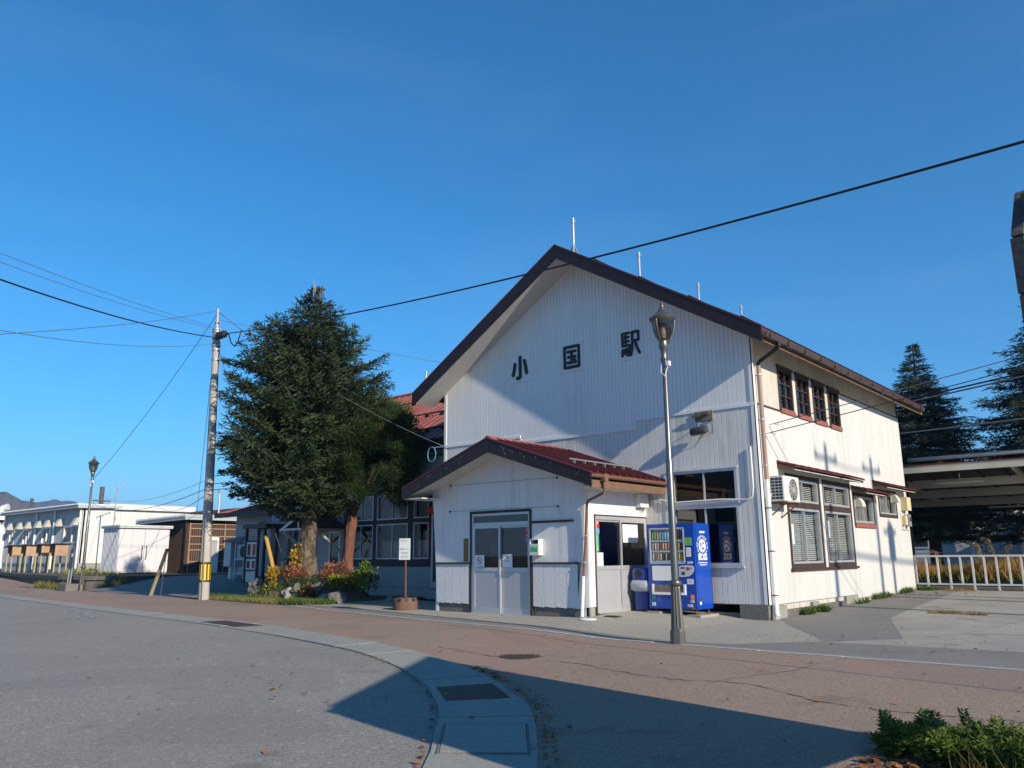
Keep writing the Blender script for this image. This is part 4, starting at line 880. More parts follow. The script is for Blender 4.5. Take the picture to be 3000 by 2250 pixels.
# roof of the porch
mb = MB()
for s_ in (-1, 1):
    e = -5.10 + s_ * 2.84; mb.prism([(-5.10, -3.02, 3.98), (e, -3.02, pt(e)), (e, -3.02, pt(e) - 0.05), (-5.10, -3.02, 3.93)], (0, 3.0, 0))
pr = mb.build('roof', 'red_roof', PO)
for s_ in (-1, 1):
    e = -5.10 + s_ * 2.86
    MB().prism([(-5.10, -3.06, 3.985), (e, -3.06, pt(e) + 0.005), (e, -3.06, pt(e) - 0.27), (-5.10, -3.06, 3.66)], (0, 0.045, 0)).build('rake_board', 'fascia_brown', pr)
    MB().prism([(-5.10, -3.075, 4.008), (e, -3.075, pt(e) + 0.028), (e, -3.075, pt(e) - 0.006), (-5.10, -3.075, 3.974)], (0, 0.08, 0)).build('rake_flashing', 'red_roof', pr)
    zz = lambda u: pt(u) - 0.245; e2 = -5.10 + s_ * 2.80
    MB().prism([(-5.10, -3.014, zz(-5.10)), (e2, -3.014, zz(e2)), (e2, -3.014, zz(e2) + 0.02), (-5.10, -3.014, zz(-5.10) + 0.02)], (0, 0.66, 0)).build('soffit_panel', 'soffit_white', pr)
    # peeling paint spots on the rake board
    sp = MB()
    for _ in range(15):
        u = -5.10 + s_ * rnd.uniform(0.2, 2.75); z = pt(u) - rnd.uniform(0.05, 0.24); r0 = rnd.uniform(0.004, 0.010)
        sp.add([(u + r0 * math.cos(t) * rnd.uniform(.5, 1.1), -3.0615, z + r0 * 1.3 * math.sin(t)) for t in np.linspace(0, 5.3, 6)], [(0, 1, 2, 3, 4, 5)])
    sp.build('paint_chips', 'white_board', pr, fix=False, kind='stuff')
for k in range(11):                                         # standing seams, both slopes
    y = -2.80 + k * 0.275
    for s_ in (-1, 1):
        a, e = -5.10 + s_ * 0.06, -5.10 + s_ * 2.85
        MB().prism([(a, y, pt(a) + 0.055), (e, y, pt(e) + 0.055), (e, y, pt(e) - 0.03), (a, y, pt(a) - 0.01)], (0, 0.034, 0)).build('roof_seam', 'red_roof', pr)
MB().prism([(-5.25, -3.05, 3.95), (-5.10, -3.05, 4.05), (-4.95, -3.05, 3.95), (-5.10, -3.05, 3.99)], (0, 2.75, 0)).build('ridge_cap', 'red_roof_old', pr)
# snow stop bar on its clips
xb = -3.02
sb = MB().bar((xb, -2.72, pt(xb) + 0.11), (xb, -0.22, pt(xb) + 0.11), 0.035, 0.03).build('snow_bar', 'galvanised_dull', pr)
for k in range(7):
    y = -2.6 + k * 0.385; mb = MB(); mb.box(xb - 0.01, xb + 0.06, y - 0.015, y + 0.015, pt(xb) - 0.03, pt(xb) + 0.095); mb.build('clip', 'galvanised_dull', sb)
# side eave: wood fascia, boxed soffit, gutter, downpipe
xe = -2.27
MB().box(xe - 0.05, xe, -3.0, 0.0, 2.70, 2.86).build('eave_fascia', 'brown_wood', pr)
MB().box(XS, xe - 0.05, -2.99, 0.0, 2.73, 2.755).build('eave_soffit', 'soffit_white', pr)
MB().box(-7.93, -7.30, -2.99, 0.0, 2.73, 2.755).build('eave_soffit', 'soffit_white', pr)
mb = MB(); n = 9; P = [(xe + 0.065 + 0.06 * math.cos(math.pi + math.pi * k / n), -3.05, 2.965 + 0.07 * math.sin(math.pi + math.pi * k / n)) for k in range(n + 1)]; P2 = [(xe + 0.065 + 0.05 * math.cos(math.pi + math.pi * k / n), -3.05, 2.967 + 0.058 * math.sin(math.pi + math.pi * k / n)) for k in range(n, -1, -1)]
mb.prism(P + P2, (0, 3.03, 0)); pg = mb.build('gutter', 'gutter_copper', pr)
for k in range(9): MB().prism([(p[0] * 1.0, p[1] + 0.15 + k * 0.34, p[2] - 0.004) for p in P] , (0, 0.012, 0)).build('gutter_bracket', 'gutter_copper', pg)
mb = MB(); mb.box(xe + 0.005, xe + 0.125, -2.70, -2.56, 2.84, 2.985); mb.tube([(xe + 0.065, -2.63, 2.86), (xe + 0.065, -2.63, 2.66), (xe + 0.03, -2.62, 2.60), (-2.72, -2.49, 2.47), (-2.77, -2.47, 2.40), (-2.85, -2.45, 1.55), (-2.93, -2.45, 0.86)], 0.032, 10); pd = mb.build('downpipe', 'gutter_copper', pr, smooth='auto')
MB().tube([(-2.925, -2.45, 0.92), (-2.985, -2.45, 0.10)], 0.037, 10).build('downpipe_lower', 'white_pvc', pd, smooth='auto')
for (t, z) in ((0.1, 1.75), (0.5, 1.20)):
    x = -2.93 + (z - 0.86) / 0.69 * 0.08; MB().lathe([(0.036, -0.012), (0.042, -0.012), (0.042, 0.012), (0.036, 0.012)], 10, (x, -2.45, z)).build('pipe_clamp', 'galvanised', pd)
# interior: floor and counter shapes seen dimly
MB().box(-7.3, -2.93, -2.3, 0.0, 0.0, 0.045).build('inner_floor', 'room_dark', PO)
MB().box(-7.3, -2.93, -0.09, -0.04, 0.045, 3.0).build('inner_back_wall', 'room_dark', PO)
# small round pit lid and grating in the apron by the downpipe
tag(MB().lathe([(0.19, 0.0), (0.19, 0.016), (0.16, 0.022), (0.01, 0.024)], 24, (-2.72, -2.62, gz(-2.72, -2.62))).build('drain_cover', 'white_pvc', None, smooth='auto'), 'round white drain lid at the foot of the porch downpipe', 'drain lid')
tag(MB().box(-2.62, -2.28, -2.20, -2.02, gz(-2.45, -2.1) + 0.002, gz(-2.45, -2.1) + 0.014).build('floor_grating', 'iron', None), 'small rectangular grating on the apron before the side door', 'grating')

# ------------------------------------------------------------------ vending machine
VM = thing('vending_machine', 'blue drinks vending machine with white coffee lettering beside the porch', 'vending machine', (-1.70, -0.56, 0.2))
VX0, VX1, VY0, VY1, VZ0, VZ1 = -2.28, -1.14, -0.92, -0.20, 0.215, 2.0
FV = wfF(VY0); SV = wfR(VX1)
def rbox(x0, x1, y0, y1, z0, z1, bev=0.02):
    b = bmesh.new(); bmesh.ops.create_cube(b, size=1.0)
    for v in b.verts: v.co = Vector(((x0 + x1) / 2 + v.co.x * (x1 - x0), (y0 + y1) / 2 + v.co.y * (y1 - y0), (z0 + z1) / 2 + v.co.z * (z1 - z0)))
    bmesh.ops.bevel(b, geom=b.edges[:], offset=bev, segments=2, affect='EDGES'); mb = MB()
    b.verts.ensure_lookup_table(); mb.v = [tuple(v.co) for v in b.verts]; mb.f = [tuple(v.index for v in f.verts) for f in b.faces]; b.free(); return mb
rbox(VX0, VX1, VY0 + 0.06, VY1, VZ0, VZ1, 0.012).build('cabinet', 'vending_blue', VM)
mb = MB()                                                    # door slab with the display opening
wu0, wu1, wz0, wz1 = VX0 + 0.07, VX1 - 0.24, 1.165, 1.90
mb.bm(FV, VX0, wu0, -0.058, 0.0, VZ0, VZ1); mb.bm(FV, wu1, VX1, -0.058, 0.0, VZ0, VZ1); mb.bm(FV, wu0, wu1, -0.058, 0.0, wz1, VZ1); mb.bm(FV, wu0, wu1, -0.058, 0.0, VZ0, wz0)
door = mb.build('door', 'vending_blue', VM)
MB().bm(FV, wu0, wu1, -0.1, -0.0585, wz0, wz1).build('display_back', 'vending_grey', VM)
mb = MB()
for (a, b, c, d) in ((wu0 - 0.012, wu0 + 0.02, wz0, wz1), (wu1 - 0.02, wu1 + 0.012, wz0, wz1)): mb.bm(FV, a, b, -0.03, 0.006, c, d)
mb.bm(FV, wu0 - 0.012, wu1 + 0.012, -0.03, 0.006, wz1 - 0.015, wz1 + 0.012); mb.bm(FV, wu0 - 0.012, wu1 + 0.012, -0.03, 0.006, wz0 - 0.012, wz0 + 0.01); mb.build('display_frame', 'vending_grey', VM)
MB().bm(FV, wu0 + 0.02, wu1 - 0.02, -0.006, -0.002, wz0 + 0.01, wz1 - 0.015).build('display_glass', 'pane_display', VM)
cols = [(0.16, 0.34, 0.10), (0.40, 0.33, 0.26), (0.55, 0.42, 0.30), (0.10, 0.35, 0.62), (0.30, 0.55, 0.72), (0.60, 0.50, 0.06), (0.30, 0.12, 0.06), (0.50, 0.06, 0.04), (0.05, 0.04, 0.04), (0.45, 0.30, 0.10), (0.60, 0.58, 0.52), (0.50, 0.18, 0.05)]
for i, c in enumerate(cols): mat('drink%d' % i, c, 0.3, tuple(min(0.8, v * 1.6 + 0.03) for v in c), 30, 0.9)
bot_me = []
def bottle_mesh(h, r):
    m_ = MB(); m_.lathe([(r * 0.9, 0), (r, 0.01), (r, h * 0.62), (r * 0.75, h * 0.72), (r * 0.42, h * 0.85), (r * 0.42, h)], 8); return m_
rows_ = ((1.672, 0.185, 'bottle'), (1.45, 0.135, 'can'), (1.235, 0.135, 'can'))
nb = 12; du = (wu1 - wu0 - 0.07) / nb
picks = [[0, 0, 1, 1, 3, 4, 4, 5, 5, 6, 8, 8], [1, 10, 1, 7, 2, 2, 11, 7, 7, 5, 9, 8], [10, 6, 1, 10, 8, 1, 8, 7, 10, 0, 5, 11]]
shared = {}
for ri, (z, h, kind) in enumerate(rows_):
    for k in range(nb):
        u = wu0 + 0.035 + du * (k + 0.5); c = picks[ri][k]; key = (kind, c)
        if key not in shared:
            m_ = bottle_mesh(h, 0.026) if kind == 'bottle' else MB().lathe([(0.020, 0), (0.025, 0.008), (0.025, h - 0.01), (0.021, h)], 8)
            o = m_.build('drink_' + kind, 'drink%d' % c, VM, smooth='auto', fix=False)
            for v in o.data.vertices: v.co += WL[VM.as_pointer()]
            shared[key] = o.data
        else: o = link('drink_' + kind, shared[key], VM)
        o.location = Vector(FV(u, -0.028, z - 0.0)) - WL[VM.as_pointer()]
        MB().bm(FV, u - 0.026, u + 0.026, -0.02, -0.0065, z - 0.052, z - 0.028).build('price_button', 'vending_white', VM)
    MB().bm(FV, wu0 + 0.02, wu1 - 0.02, -0.058, -0.02, z - 0.06, z - 0.002).build('display_shelf', 'vending_grey', VM)
rbox(wu0 + 0.03, wu0 + 0.66, VY0 - 0.008, VY0 + 0.001, 0.80, 1.11, 0.004).build('white_panel', 'vending_white', VM)
# coin panel with its swept outline
pts = [(-1.47, 1.115), (-1.30, 1.125), (-1.205, 1.115), (-1.175, 1.07), (-1.185, 1.0), (-1.23, 0.935), (-1.30, 0.895), (-1.42, 0.88), (-1.52, 0.885), (-1.52, 1.10)]
cpn = MB().prism([FV(u, 0.0005, z) for u, z in pts], (0, -0.016, 0)).build('coin_panel', 'vending_grey', VM)
MB().bm(FV, -1.47, -1.38, 0.017, 0.022, 1.055, 1.085).build('bill_slot', 'vending_dark', cpn); MB().bm(FV, -1.45, -1.38, 0.017, 0.022, 0.925, 0.99).build('coin_return', 'vending_dark', cpn)
MB().lathe([(0.0, 0), (0.02, 0.0), (0.02, 0.01)], 12, (-1.225, VY0 - 0.02, 1.06)).build('button', 'vending_dark', cpn); MB().bm(FV, -1.345, -1.28, 0.017, 0.0185, 1.02, 1.085).build('sticker', 'sign_red', cpn)
# delivery port
mb = MB(); a, b = wu0 + 0.02, wu1 - 0.0
mb.bm(FV, a, a + 0.045, 0.0, 0.03, 0.51, 0.73); mb.bm(FV, b - 0.045, b, 0.0, 0.03, 0.51, 0.73); mb.bm(FV, a + 0.045, b - 0.045, 0.0, 0.034, 0.51, 0.56); dpv = mb.build('delivery_port', 'vending_white', VM)
mb = MB(); mb.add([FV(a + 0.045, 0.022, 0.56), FV(b - 0.045, 0.022, 0.56), FV(b - 0.045, 0.006, 0.715), FV(a + 0.045, 0.006, 0.715), FV(a + 0.045, 0.001, 0.56), FV(b - 0.045, 0.001, 0.56)], [(0, 1, 2, 3)]); mb.build('flap', 'rock', dpv, fix=False)
for (u0, u1, z0, z1, m_, n_) in ((-1.36, -1.19, 1.535, 1.70, 'sign_olive', 'green_label'), (-1.335, -1.225, 1.30, 1.49, 'sign_white', 'price_label'), (-1.32, -1.19, 1.155, 1.205, 'vending_grey', 'card_reader'), (-1.345, -1.20, 0.735, 0.84, 'sign_white', 'address_label'),
                           (-1.28, -1.20, 0.42, 0.52, 'sign_orange', 'orange_label'), (-1.285, -1.205, 0.36, 0.41, 'sign_white', 'white_label'), (-1.36, -1.24, 0.275, 0.325, 'sign_white', 'white_label'), (-1.28, -1.19, 0.225 + .0, 0.27, 'brass', 'plate_label'),
                           (-2.21, -2.13, 0.275, 0.345, 'sign_white', 'white_label')):
    l_ = MB().bm(FV, u0, u1, 0.0005, 0.004, z0, z1).build(n_, m_, VM)
    if m_ == 'sign_white':
        for k in range(3): MB().bm(FV, u0 + 0.012, u1 - 0.02, 0.0042, 0.0048, z1 - (z1 - z0) * (0.25 + 0.25 * k) - 0.003, z1 - (z1 - z0) * (0.25 + 0.25 * k) + 0.003).build('print_line', 'vending_dark', l_)
o = MB().lathe([(0.045, 0.0), (0.045, 0.004)], 20, (0, 0, 0)).build('round_label', 'sign_green', VM)
o.rotation_euler = (math.pi / 2, 0, 0); o.location = Vector(FV(-2.165, 0.0005, 0.455)) - WL[VM.as_pointer()]
for v in o.data.vertices: v.co += WL[VM.as_pointer()]
# lettering on the sunlit side
yc = -0.565
text('side_lettering', 'SUNTORY', SV, yc + 0.02, 1.81, 0.062, 'sign_white', VM, ext=0.001, bold=0.003, sx=0.85)
text('side_lettering', 'BOSS', SV, yc, 1.285, 0.185, 'sign_white', VM, ext=0.001, bold=0.006, sx=0.92)
text('side_lettering', 'SUNTORY BOSS is the boss', SV, yc, 1.172, 0.040, 'sign_white', VM, ext=0.001, bold=0.001, sx=0.86)
text('side_lettering', 'of them all since 1992', SV, yc, 1.128, 0.040, 'sign_white', VM, ext=0.001, bold=0.001, sx=0.86)
def ring_text(s_, a0, a1, rx, rz, cz, size, sx):
    for i, ch in enumerate(s_):
        if ch == ' ': continue
        t = a0 + (a1 - a0) * (i + 0.5) / len(s_); tx, tz = -rx * math.sin(t), rz * math.cos(t)
        text('ring_letter', ch, SV, yc + rx * math.cos(t), cz + rz * math.sin(t), size, 'sign_white', VM, ext=0.001, bold=0.002, sx=sx, rot=math.atan2(-tz, -tx))
ring_text('COFFEE', math.radians(146), math.radians(34), 0.215, 0.185, 1.53, 0.085, 0.95)
ring_text('THE BOSS COFFEE', math.radians(250), math.radians(156), 0.225, 0.19, 1.53, 0.034, 1.0)
ring_text('THE BOSS COFFEE', math.radians(24), math.radians(-70), 0.225, 0.19, 1.53, 0.034, 1.0)
mb = MB(); mb.add([SV(yc + 0.155 * math.cos(t), 0.0016, 1.525 + 0.14 * math.sin(t)) for t in np.linspace(0, 2 * math.pi, 32, endpoint=False)], [tuple(range(32))]); em = mb.build('emblem_oval', 'sign_white', VM, fix=False)
mb = MB()
for k, (cx, cz, rx, rz) in enumerate(((-0.06, 0.02, 0.030, 0.055), (0.035, -0.055, 0.055, 0.022), (0.05, 0.055, 0.050, 0.018), (-0.01, -0.10, 0.03, 0.012))):
    mb.add([SV(yc + cx + rx * math.cos(t), 0.0030 + 0.0004 * k, 1.525 + cz + rz * math.sin(t)) for t in np.linspace(0, 2 * math.pi, 16, endpoint=False)], [tuple(range(16))])
mb.build('emblem_mark', 'vending_blue', em, fix=False)
for (z, m_) in ((0.50 - 0.08, 'vending_dark'), (0.345, 'sign_white')): MB().bm(SV, -0.80, -0.73, 0.0003, 0.003, z - 0.03, z + 0.03).build('side_label', m_, VM)
for (x, y) in ((VX0 + 0.12, VY0 + 0.08), (VX1 - 0.08, VY0 + 0.08), (VX1 - 0.08, VY1 - 0.08), (VX0 + 0.12, VY1 - 0.08)):
    mb = MB(); zb = gz(x, y) + 0.035; mb.tube([(x, y, zb), (x, y, VZ0 + 0.005)], 0.018, 8); mb.lathe([(0.05, 0), (0.05, 0.012), (0.02, 0.02)], 10, (x, y, zb)); mb.build('foot', 'rust', VM)
MB().bm(FV, VX0 + 0.01, VX1 - 0.01, -0.02, 0.003, 0.218, 0.245).build('kick_trim', 'bin_blue', VM)
for (x, lab) in ((VX0 + 0.12, 'thin concrete pad under the left feet of the blue vending machine'), (VX1 - 0.06, 'rust stained concrete pad under the right feet of the blue vending machine')):
    z = gz(x, VY0 + 0.1); mb = MB(); mb.box(x - 0.16, x + 0.16, VY0 - 0.08, VY1 + 0.02, z - 0.06, z + 0.034); tag(mb.build('concrete_pad', 'concrete', None), lab, 'concrete pad')
# recycling bin squeezed between machine and porch
RB = thing('recycling_bin', 'blue recycling bin with clear bag between porch and vending machine', 'bin', (-2.55, -0.55, 0.15))
mb = MB()
prof = [(0.20, 0.16), (0.215, 0.62), (0.24, 0.66), (0.24, 0.98), (0.21, 1.06), (0.10, 1.12)]
V = []; nseg = 20
for (r, z) in prof:
    for k in range(nseg):
        t = 2 * math.pi * k / nseg; c, s2 = math.cos(t), math.sin(t); e = 0.55
        V.append((-2.53 + r * 1.0 * math.copysign(abs(c) ** e, c), -0.62 + r * 1.25 * math.copysign(abs(s2) ** e, s2), z))
Fc = [(i * nseg + k, i * nseg + (k + 1) % nseg, (i + 1) * nseg + (k + 1) % nseg, (i + 1) * nseg + k) for i in range(len(prof) - 1) for k in range(nseg)] + [tuple(range((len(prof) - 1) * nseg, len(prof) * nseg))]
mb.add(V, Fc); mb.build('body', 'bin_blue', RB, smooth='auto')
for zc in (0.93,):
    mb = MB(); mb.lathe([(0.0, 0), (0.075, 0.0), (0.085, 0.006)], 18); o = mb.build('mouth', 'black_paint', RB, fix=False)
    for v in o.data.vertices: v.co += WL[RB.as_pointer()]
    o.rotation_euler = (math.pi / 2, 0, 0); o.location = Vector((-2.53, -0.926, zc)) - WL[RB.as_pointer()]
mb = MB(); V = []; prof = [(0.235, 0.56), (0.275, 0.60), (0.285, 0.70), (0.265, 0.79), (0.245, 0.80)]
for (r, z) in prof:
    for k in range(nseg):
        t = 2 * math.pi * k / nseg; c, s2 = math.cos(t), math.sin(t); e = 0.6; j = 1 + 0.05 * math.sin(5 * t + z * 30)
        V.append((-2.53 + r * j * math.copysign(abs(c) ** e, c), -0.62 + r * 1.22 * j * math.copysign(abs(s2) ** e, s2), z))
mb.add(V, [(i * nseg + k, i * nseg + (k + 1) % nseg, (i + 1) * nseg + (k + 1) % nseg, (i + 1) * nseg + k) for i in range(len(prof) - 1) for k in range(nseg)]); mb.build('bag', 'bag_clear', RB, smooth=True)

# ------------------------------------------------------------------ fittings on the yard wall
AC = thing('air_conditioner', 'white outdoor air conditioner unit on brackets at the yard wall corner', 'air conditioner', (0.25, 0.65, 2.4))
rbox(0.12, 0.42, 0.24, 1.10, 2.44, 2.98, 0.012).build('casing', 'ac_white', AC)
mb = MB()
for i in range(3):
    for j in range(7):
        x = 0.150 + i * 0.085; z = 2.485 + j * 0.067; mb.box(x, x + 0.068, 0.236, 0.245, z, z + 0.048)
mb.build('side_vent', 'fin_dark', AC)
mb = MB(); cy_, cz_ = 0.75, 2.70; mb.add([(0.4245, cy_ + 0.24 * math.cos(t), cz_ + 0.235 * math.sin(t)) for t in np.linspace(0, 2 * math.pi, 28, endpoint=False)], [tuple(range(28))]); fan = mb.build('fan_opening', 'fin_dark', AC, fix=False)
mb = MB()
for r in (0.06, 0.12, 0.18, 0.235): mb.tube([(0.43, cy_ + r * math.cos(t), cz_ + r * math.sin(t)) for t in np.linspace(0, 2 * math.pi, 25)], 0.004, 4)
for k in range(12):
    t = k * math.pi / 6; mb.bar((0.43, cy_, cz_), (0.43, cy_ + 0.238 * math.cos(t), cz_ + 0.235 * math.sin(t)), 0.005)
mb.build('fan_guard', 'ac_white', fan)
for y in (0.36, 0.98):
    mb = MB(); mb.box(0.01, 0.44, y - 0.02, y + 0.02, 2.40, 2.435); mb.bar((0.02, y, 2.12), (0.40, y, 2.40), 0.025); mb.build('bracket', 'rust', AC)
MB().tube([(0.15, 0.24, 2.6), (0.06, 0.20, 2.5), (0.05, 0.19, 2.2), (0.04, 0.22, 1.2), (0.045, 0.24, 0.9)], 0.02, 6).build('pipe', 'ac_white', AC)
for (y, z, lab) in ((6.12, 2.66, 'cream vent hood beside the small lower yard window'), (9.45, 2.92, 'cream vent hood on the far small yard window')):
    t = thing('vent_hood', lab, 'vent hood', (0.03, y, z)); mb = MB()
    n = 8; prof = [(0.03 + 0.19 * math.cos(a), 0.0, z - 0.10 + 0.26 * math.sin(a)) for a in np.linspace(0, math.pi / 2, n)]
    mb.prism([(p[0], y - 0.14, p[2]) for p in prof] + [(0.03, y - 0.14, z - 0.10)], (0, 0.28, 0)); mb.build('cowl', 'vent_cream', t, smooth='auto')
    MB().bm(S0, y - 0.16, y + 0.16, 0.02, 0.035, z - 0.12, z + 0.18).build('flange', 'vent_cream', t)
t = thing('meter_boxes', 'cream electric meter boxes with pipes at the far end of the yard wall', 'meter box', (0.05, 10.6, 2.5))
MB().bm(S0, 10.32, 10.75, 0.01, 0.20, 2.62, 3.02).build('upper_box', 'meter_cream', t); MB().bm(S0, 10.25, 10.47, 0.01, 0.13, 2.18, 2.46).build('lower_box', 'meter_cream', t)
mb = MB(); mb.bm(S0, 10.55, 10.80, 0.01, 0.15, 2.14, 2.50); mt = mb.build('meter', 'galvanised', t); o = MB().lathe([(0.07, 0), (0.07, 0.03)], 14, (0, 0, 0)).build('dial', 'vending_dark', mt)
o.rotation_euler = (0, math.pi / 2, 0); o.location = Vector((0.15, 10.68, 2.36)) - WL[t.as_pointer()]
for v in o.data.vertices: v.co += WL[t.as_pointer()]
for y in (10.15, 10.36, 10.66): MB().tube([(0.03, y, 2.62), (0.03, y, 2.05), (0.03, y + 0.2, 2.02)], 0.014, 6).build('pipe', 'ac_white', t)

# ------------------------------------------------------------------ station wing to the left
WG = thing('station_wing', 'lower station wing with weathered red roof and black framed windows behind the trees', 'building', (-15.5, 4.5, 0))
YW = 2.0; FW = wfF(YW)
wins = [(-16.45, -15.10), (-14.90, -13.30), (-13.02, -12.28)]
wholes = [(a, b, 1.27, 2.45) for a, b in wins] + [(a, b, 2.60, 3.45) for a, b in wins] + [(-20.25, -19.45, 1.32, 2.42), (-18.40, -16.95, 0.30, 2.32), (-12.15, -11.35, 0.30, 2.9)]
mb = MB()
for (a, b, z0, zl, zr) in panel_segments(-21.46, -9.4, lambda u: 0.0, lambda u: 5.15, wholes, 12.5): mb.bm(FW, a, b, -0.14, -0.02, z0, zl)
wall_w = mb.build('front_wall', 'grey_siding', WG)
mb = MB()
for (a, b, z0, zl, zr) in panel_segments(-21.46, -9.4, lambda u: 0.36, lambda u: 1.02, wholes, 0.075): board_mesh(mb, FW, a, b, z0, zl, zr, 0.010, 0.012)
for (a, b, z0, zl, zr) in panel_segments(-21.46, -9.4, lambda u: 3.60 if u > -16.7 else 1.02, lambda u: 5.10, wholes + [(-16.7, -16.7, 0, 0)], 0.075): board_mesh(mb, FW, a, b, max(z0, 3.60 if (a + b) / 2 > -16.7 else 1.02), zl, zr, 0.010, 0.012)
mb.build('ribbed_siding', 'grey_siding', wall_w, fix=False, kind='stuff')
# black timber framing round the windows
mb = MB()
for z0, z1 in ((1.02, 1.26), (2.46, 2.59), (3.46, 3.62)): mb.bm(FW, -16.7, -12.2, -0.02, 0.03, z0, z1)
for u0, u1 in ((-16.7, -16.46), (-15.09, -14.91), (-13.29, -13.03), (-12.27, -12.16)): mb.bm(FW, u0, u1, -0.02, 0.028, 1.26, 3.46)
mb.build('timber_frame', 'black_paint', wall_w)
for (a, b) in wins:
    nx = 2 if b - a > 1 else 1
    w = window(WG, FW, a, b, 1.27, 2.45, nx, 1, 0.04, -0.10, 0.02, gm='pane_clear'); MB().bm(FW, a + 0.04, b - 0.04, -0.20, -0.19, 1.30, 1.88).build('frosted_film', 'frosted', w)
    window(WG, FW, a, b, 2.60, 3.45, nx, 1, 0.04, -0.10, 0.02, gm='pane_clear', back='curtain', backd=0.22)
window(WG, FW, -20.25, -19.45, 1.32, 2.42, 2, 1, 0.05, -0.10, 0.03, back='room_dark', backd=0.4, sill='dark_wood')
# side door under a little gabled canopy with struts
mb = MB(); mb.bm(FW, -18.40, -17.62, -0.06, -0.02, 0.30, 2.30); mb.build('door_panel', 'pale_door', WG)
d_ = MB(); d_.bm(FW, -17.60, -17.52, -0.06, 0.0, 0.30, 2.30); d_.bm(FW, -17.02, -16.95, -0.06, 0.0, 0.30, 2.30); d_.bm(FW, -17.52, -17.02, -0.06, 0.0, 2.22, 2.30); d_.bm(FW, -17.52, -17.02, -0.06, 0.0, 1.0, 1.12); dd_ = d_.build('door', 'aluminium', WG)
MB().bm(FW, -17.52, -17.02, -0.04, -0.03, 1.12, 2.22).build('pane', 'pane_tint', dd_); MB().bm(FW, -17.52, -17.02, -0.045, -0.03, 0.30, 1.0).build('kick_panel', 'pale_door', dd_); MB().bm(FW, -17.46, -17.32, -0.028, -0.024, 1.95, 2.08).build('sticker', 'sign_orange', dd_)
ck = MB(); ax = -17.55; za = 2.86
for s_ in (-1, 1):
    e = ax + s_ * 1.15; ck.prism([(ax, 0.62, za), (e, 0.62, za - 0.48), (e, 0.62, za - 0.52), (ax, 0.62, za - 0.04)], (0, 1.36, 0))
cn = ck.build('door_canopy', 'fascia_brown', WG)
for s_ in (-1, 1):
    e = ax + s_ * 1.12; MB().bar((ax, 0.60, za - 0.07), (e, 0.60, za - 0.55), 0.04, 0.09).build('barge_board', 'white_paint', cn)
mb = MB(); mb.bar((ax - 1.05, 0.61, za - 0.52), (ax + 1.05, 0.61, za - 0.52), 0.05, 0.07); mb.bar((ax, 0.61, za - 0.1), (ax, 0.61, za - 0.5), 0.05, 0.05); mb.build('tie_beam', 'white_paint', cn)
for s_ in (-1, 1): MB().bar((ax + s_ * 1.0, 1.95, za - 1.45), (ax + s_ * 1.0, 0.66, za - 0.58), 0.06, 0.08).build('strut', 'white_paint', cn)
MB().box(ax + 0.96, ax + 1.06, 0.60, 0.70, 0.08, za - 0.55).build('post', 'white_paint', cn)
MB().bar((ax + 1.0, 0.65, za - 1.3), (ax + 0.15, 0.65, za - 0.56), 0.06, 0.07).build('brace', 'white_paint', cn)
# door with teal glass next to the porch
mb = MB(); mb.bm(FW, -12.15, -12.07, -0.06, 0.02, 0.34, 2.9); mb.bm(FW, -11.43, -11.35, -0.06, 0.02, 0.34, 2.9); mb.bm(FW, -12.07, -11.43, -0.06, 0.02, 2.82, 2.9); mb.bm(FW, -12.07, -11.43, -0.06, 0.02, 0.34, 0.55); td = mb.build('glass_door', 'aluminium', WG)
MB().bm(FW, -12.07, -11.43, -0.03, -0.02, 0.55, 2.82).build('pane', 'teal_door', td)
tag(MB().box(-12.1, -11.78, YW - 0.30, YW - 0.02, 2.72, 2.90).build('red_lamp_box', 'sign_red', None), 'small dim red box lamp above the door left of the porch', 'lamp box')
MB().box(-21.46, -9.5, YW + 0.05, YW + 0.25, 0.0, 0.35).build('foundation', 'concrete_dark', WG)
MB().box(-21.46, -21.32, YW + 0.02, 10.5, 0.0, 5.2).build('end_wall', 'grey_siding', WG)
MB().prism([(-21.40, YW, 5.15), (-21.40, 10.8, 5.15), (-21.40, 6.4, 8.1)], (0.1, 0, 0)).build('gable_wall', 'grey_siding', WG)
MB().box(-21.4, -9.5, 10.4, 10.5, 0.0, 5.2).build('back_wall', 'grey_siding', WG)
MB().box(-21.3, -9.5, 5.0, 5.1, 0.3, 3.6).build('room_partition', 'room_dark', WG); MB().box(-21.3, -9.5, 2.2, 10.3, 3.62, 3.7).build('ceiling', 'room_dark', WG); MB().box(-21.3, -9.5, 2.15, 10.3, 0.2, 0.3).build('inner_floor', 'room_dark', WG)
# roof: front and back slopes, seams, snow guards, posts
wz = lambda y: 5.02 + 0.605 * (min(y, 12.8 - y) - 1.15)
mb = MB(); mb.prism([(-22.0, 1.15, wz(1.15)), (-22.0, 6.4, wz(6.4)), (-22.0, 6.4, wz(6.4) - 0.08), (-22.0, 1.15, wz(1.15) - 0.08)], (12.48, 0, 0)); mb.prism([(-22.0, 11.65, wz(1.15)), (-22.0, 6.4, wz(6.4)), (-22.0, 6.4, wz(6.4) - 0.08), (-22.0, 11.65, wz(1.15) - 0.08)], (12.48, 0, 0))
wr = mb.build('roof', 'red_roof_old', WG)
for k in range(34):
    x = -21.9 + k * 0.365; MB().prism([(x, 1.14, wz(1.15) + 0.03), (x, 6.36, wz(6.36) + 0.03), (x, 6.36, wz(6.36)), (x, 1.14, wz(1.15) - 0.04)], (0.035, 0, 0)).build('roof_seam', 'red_roof_old', wr)
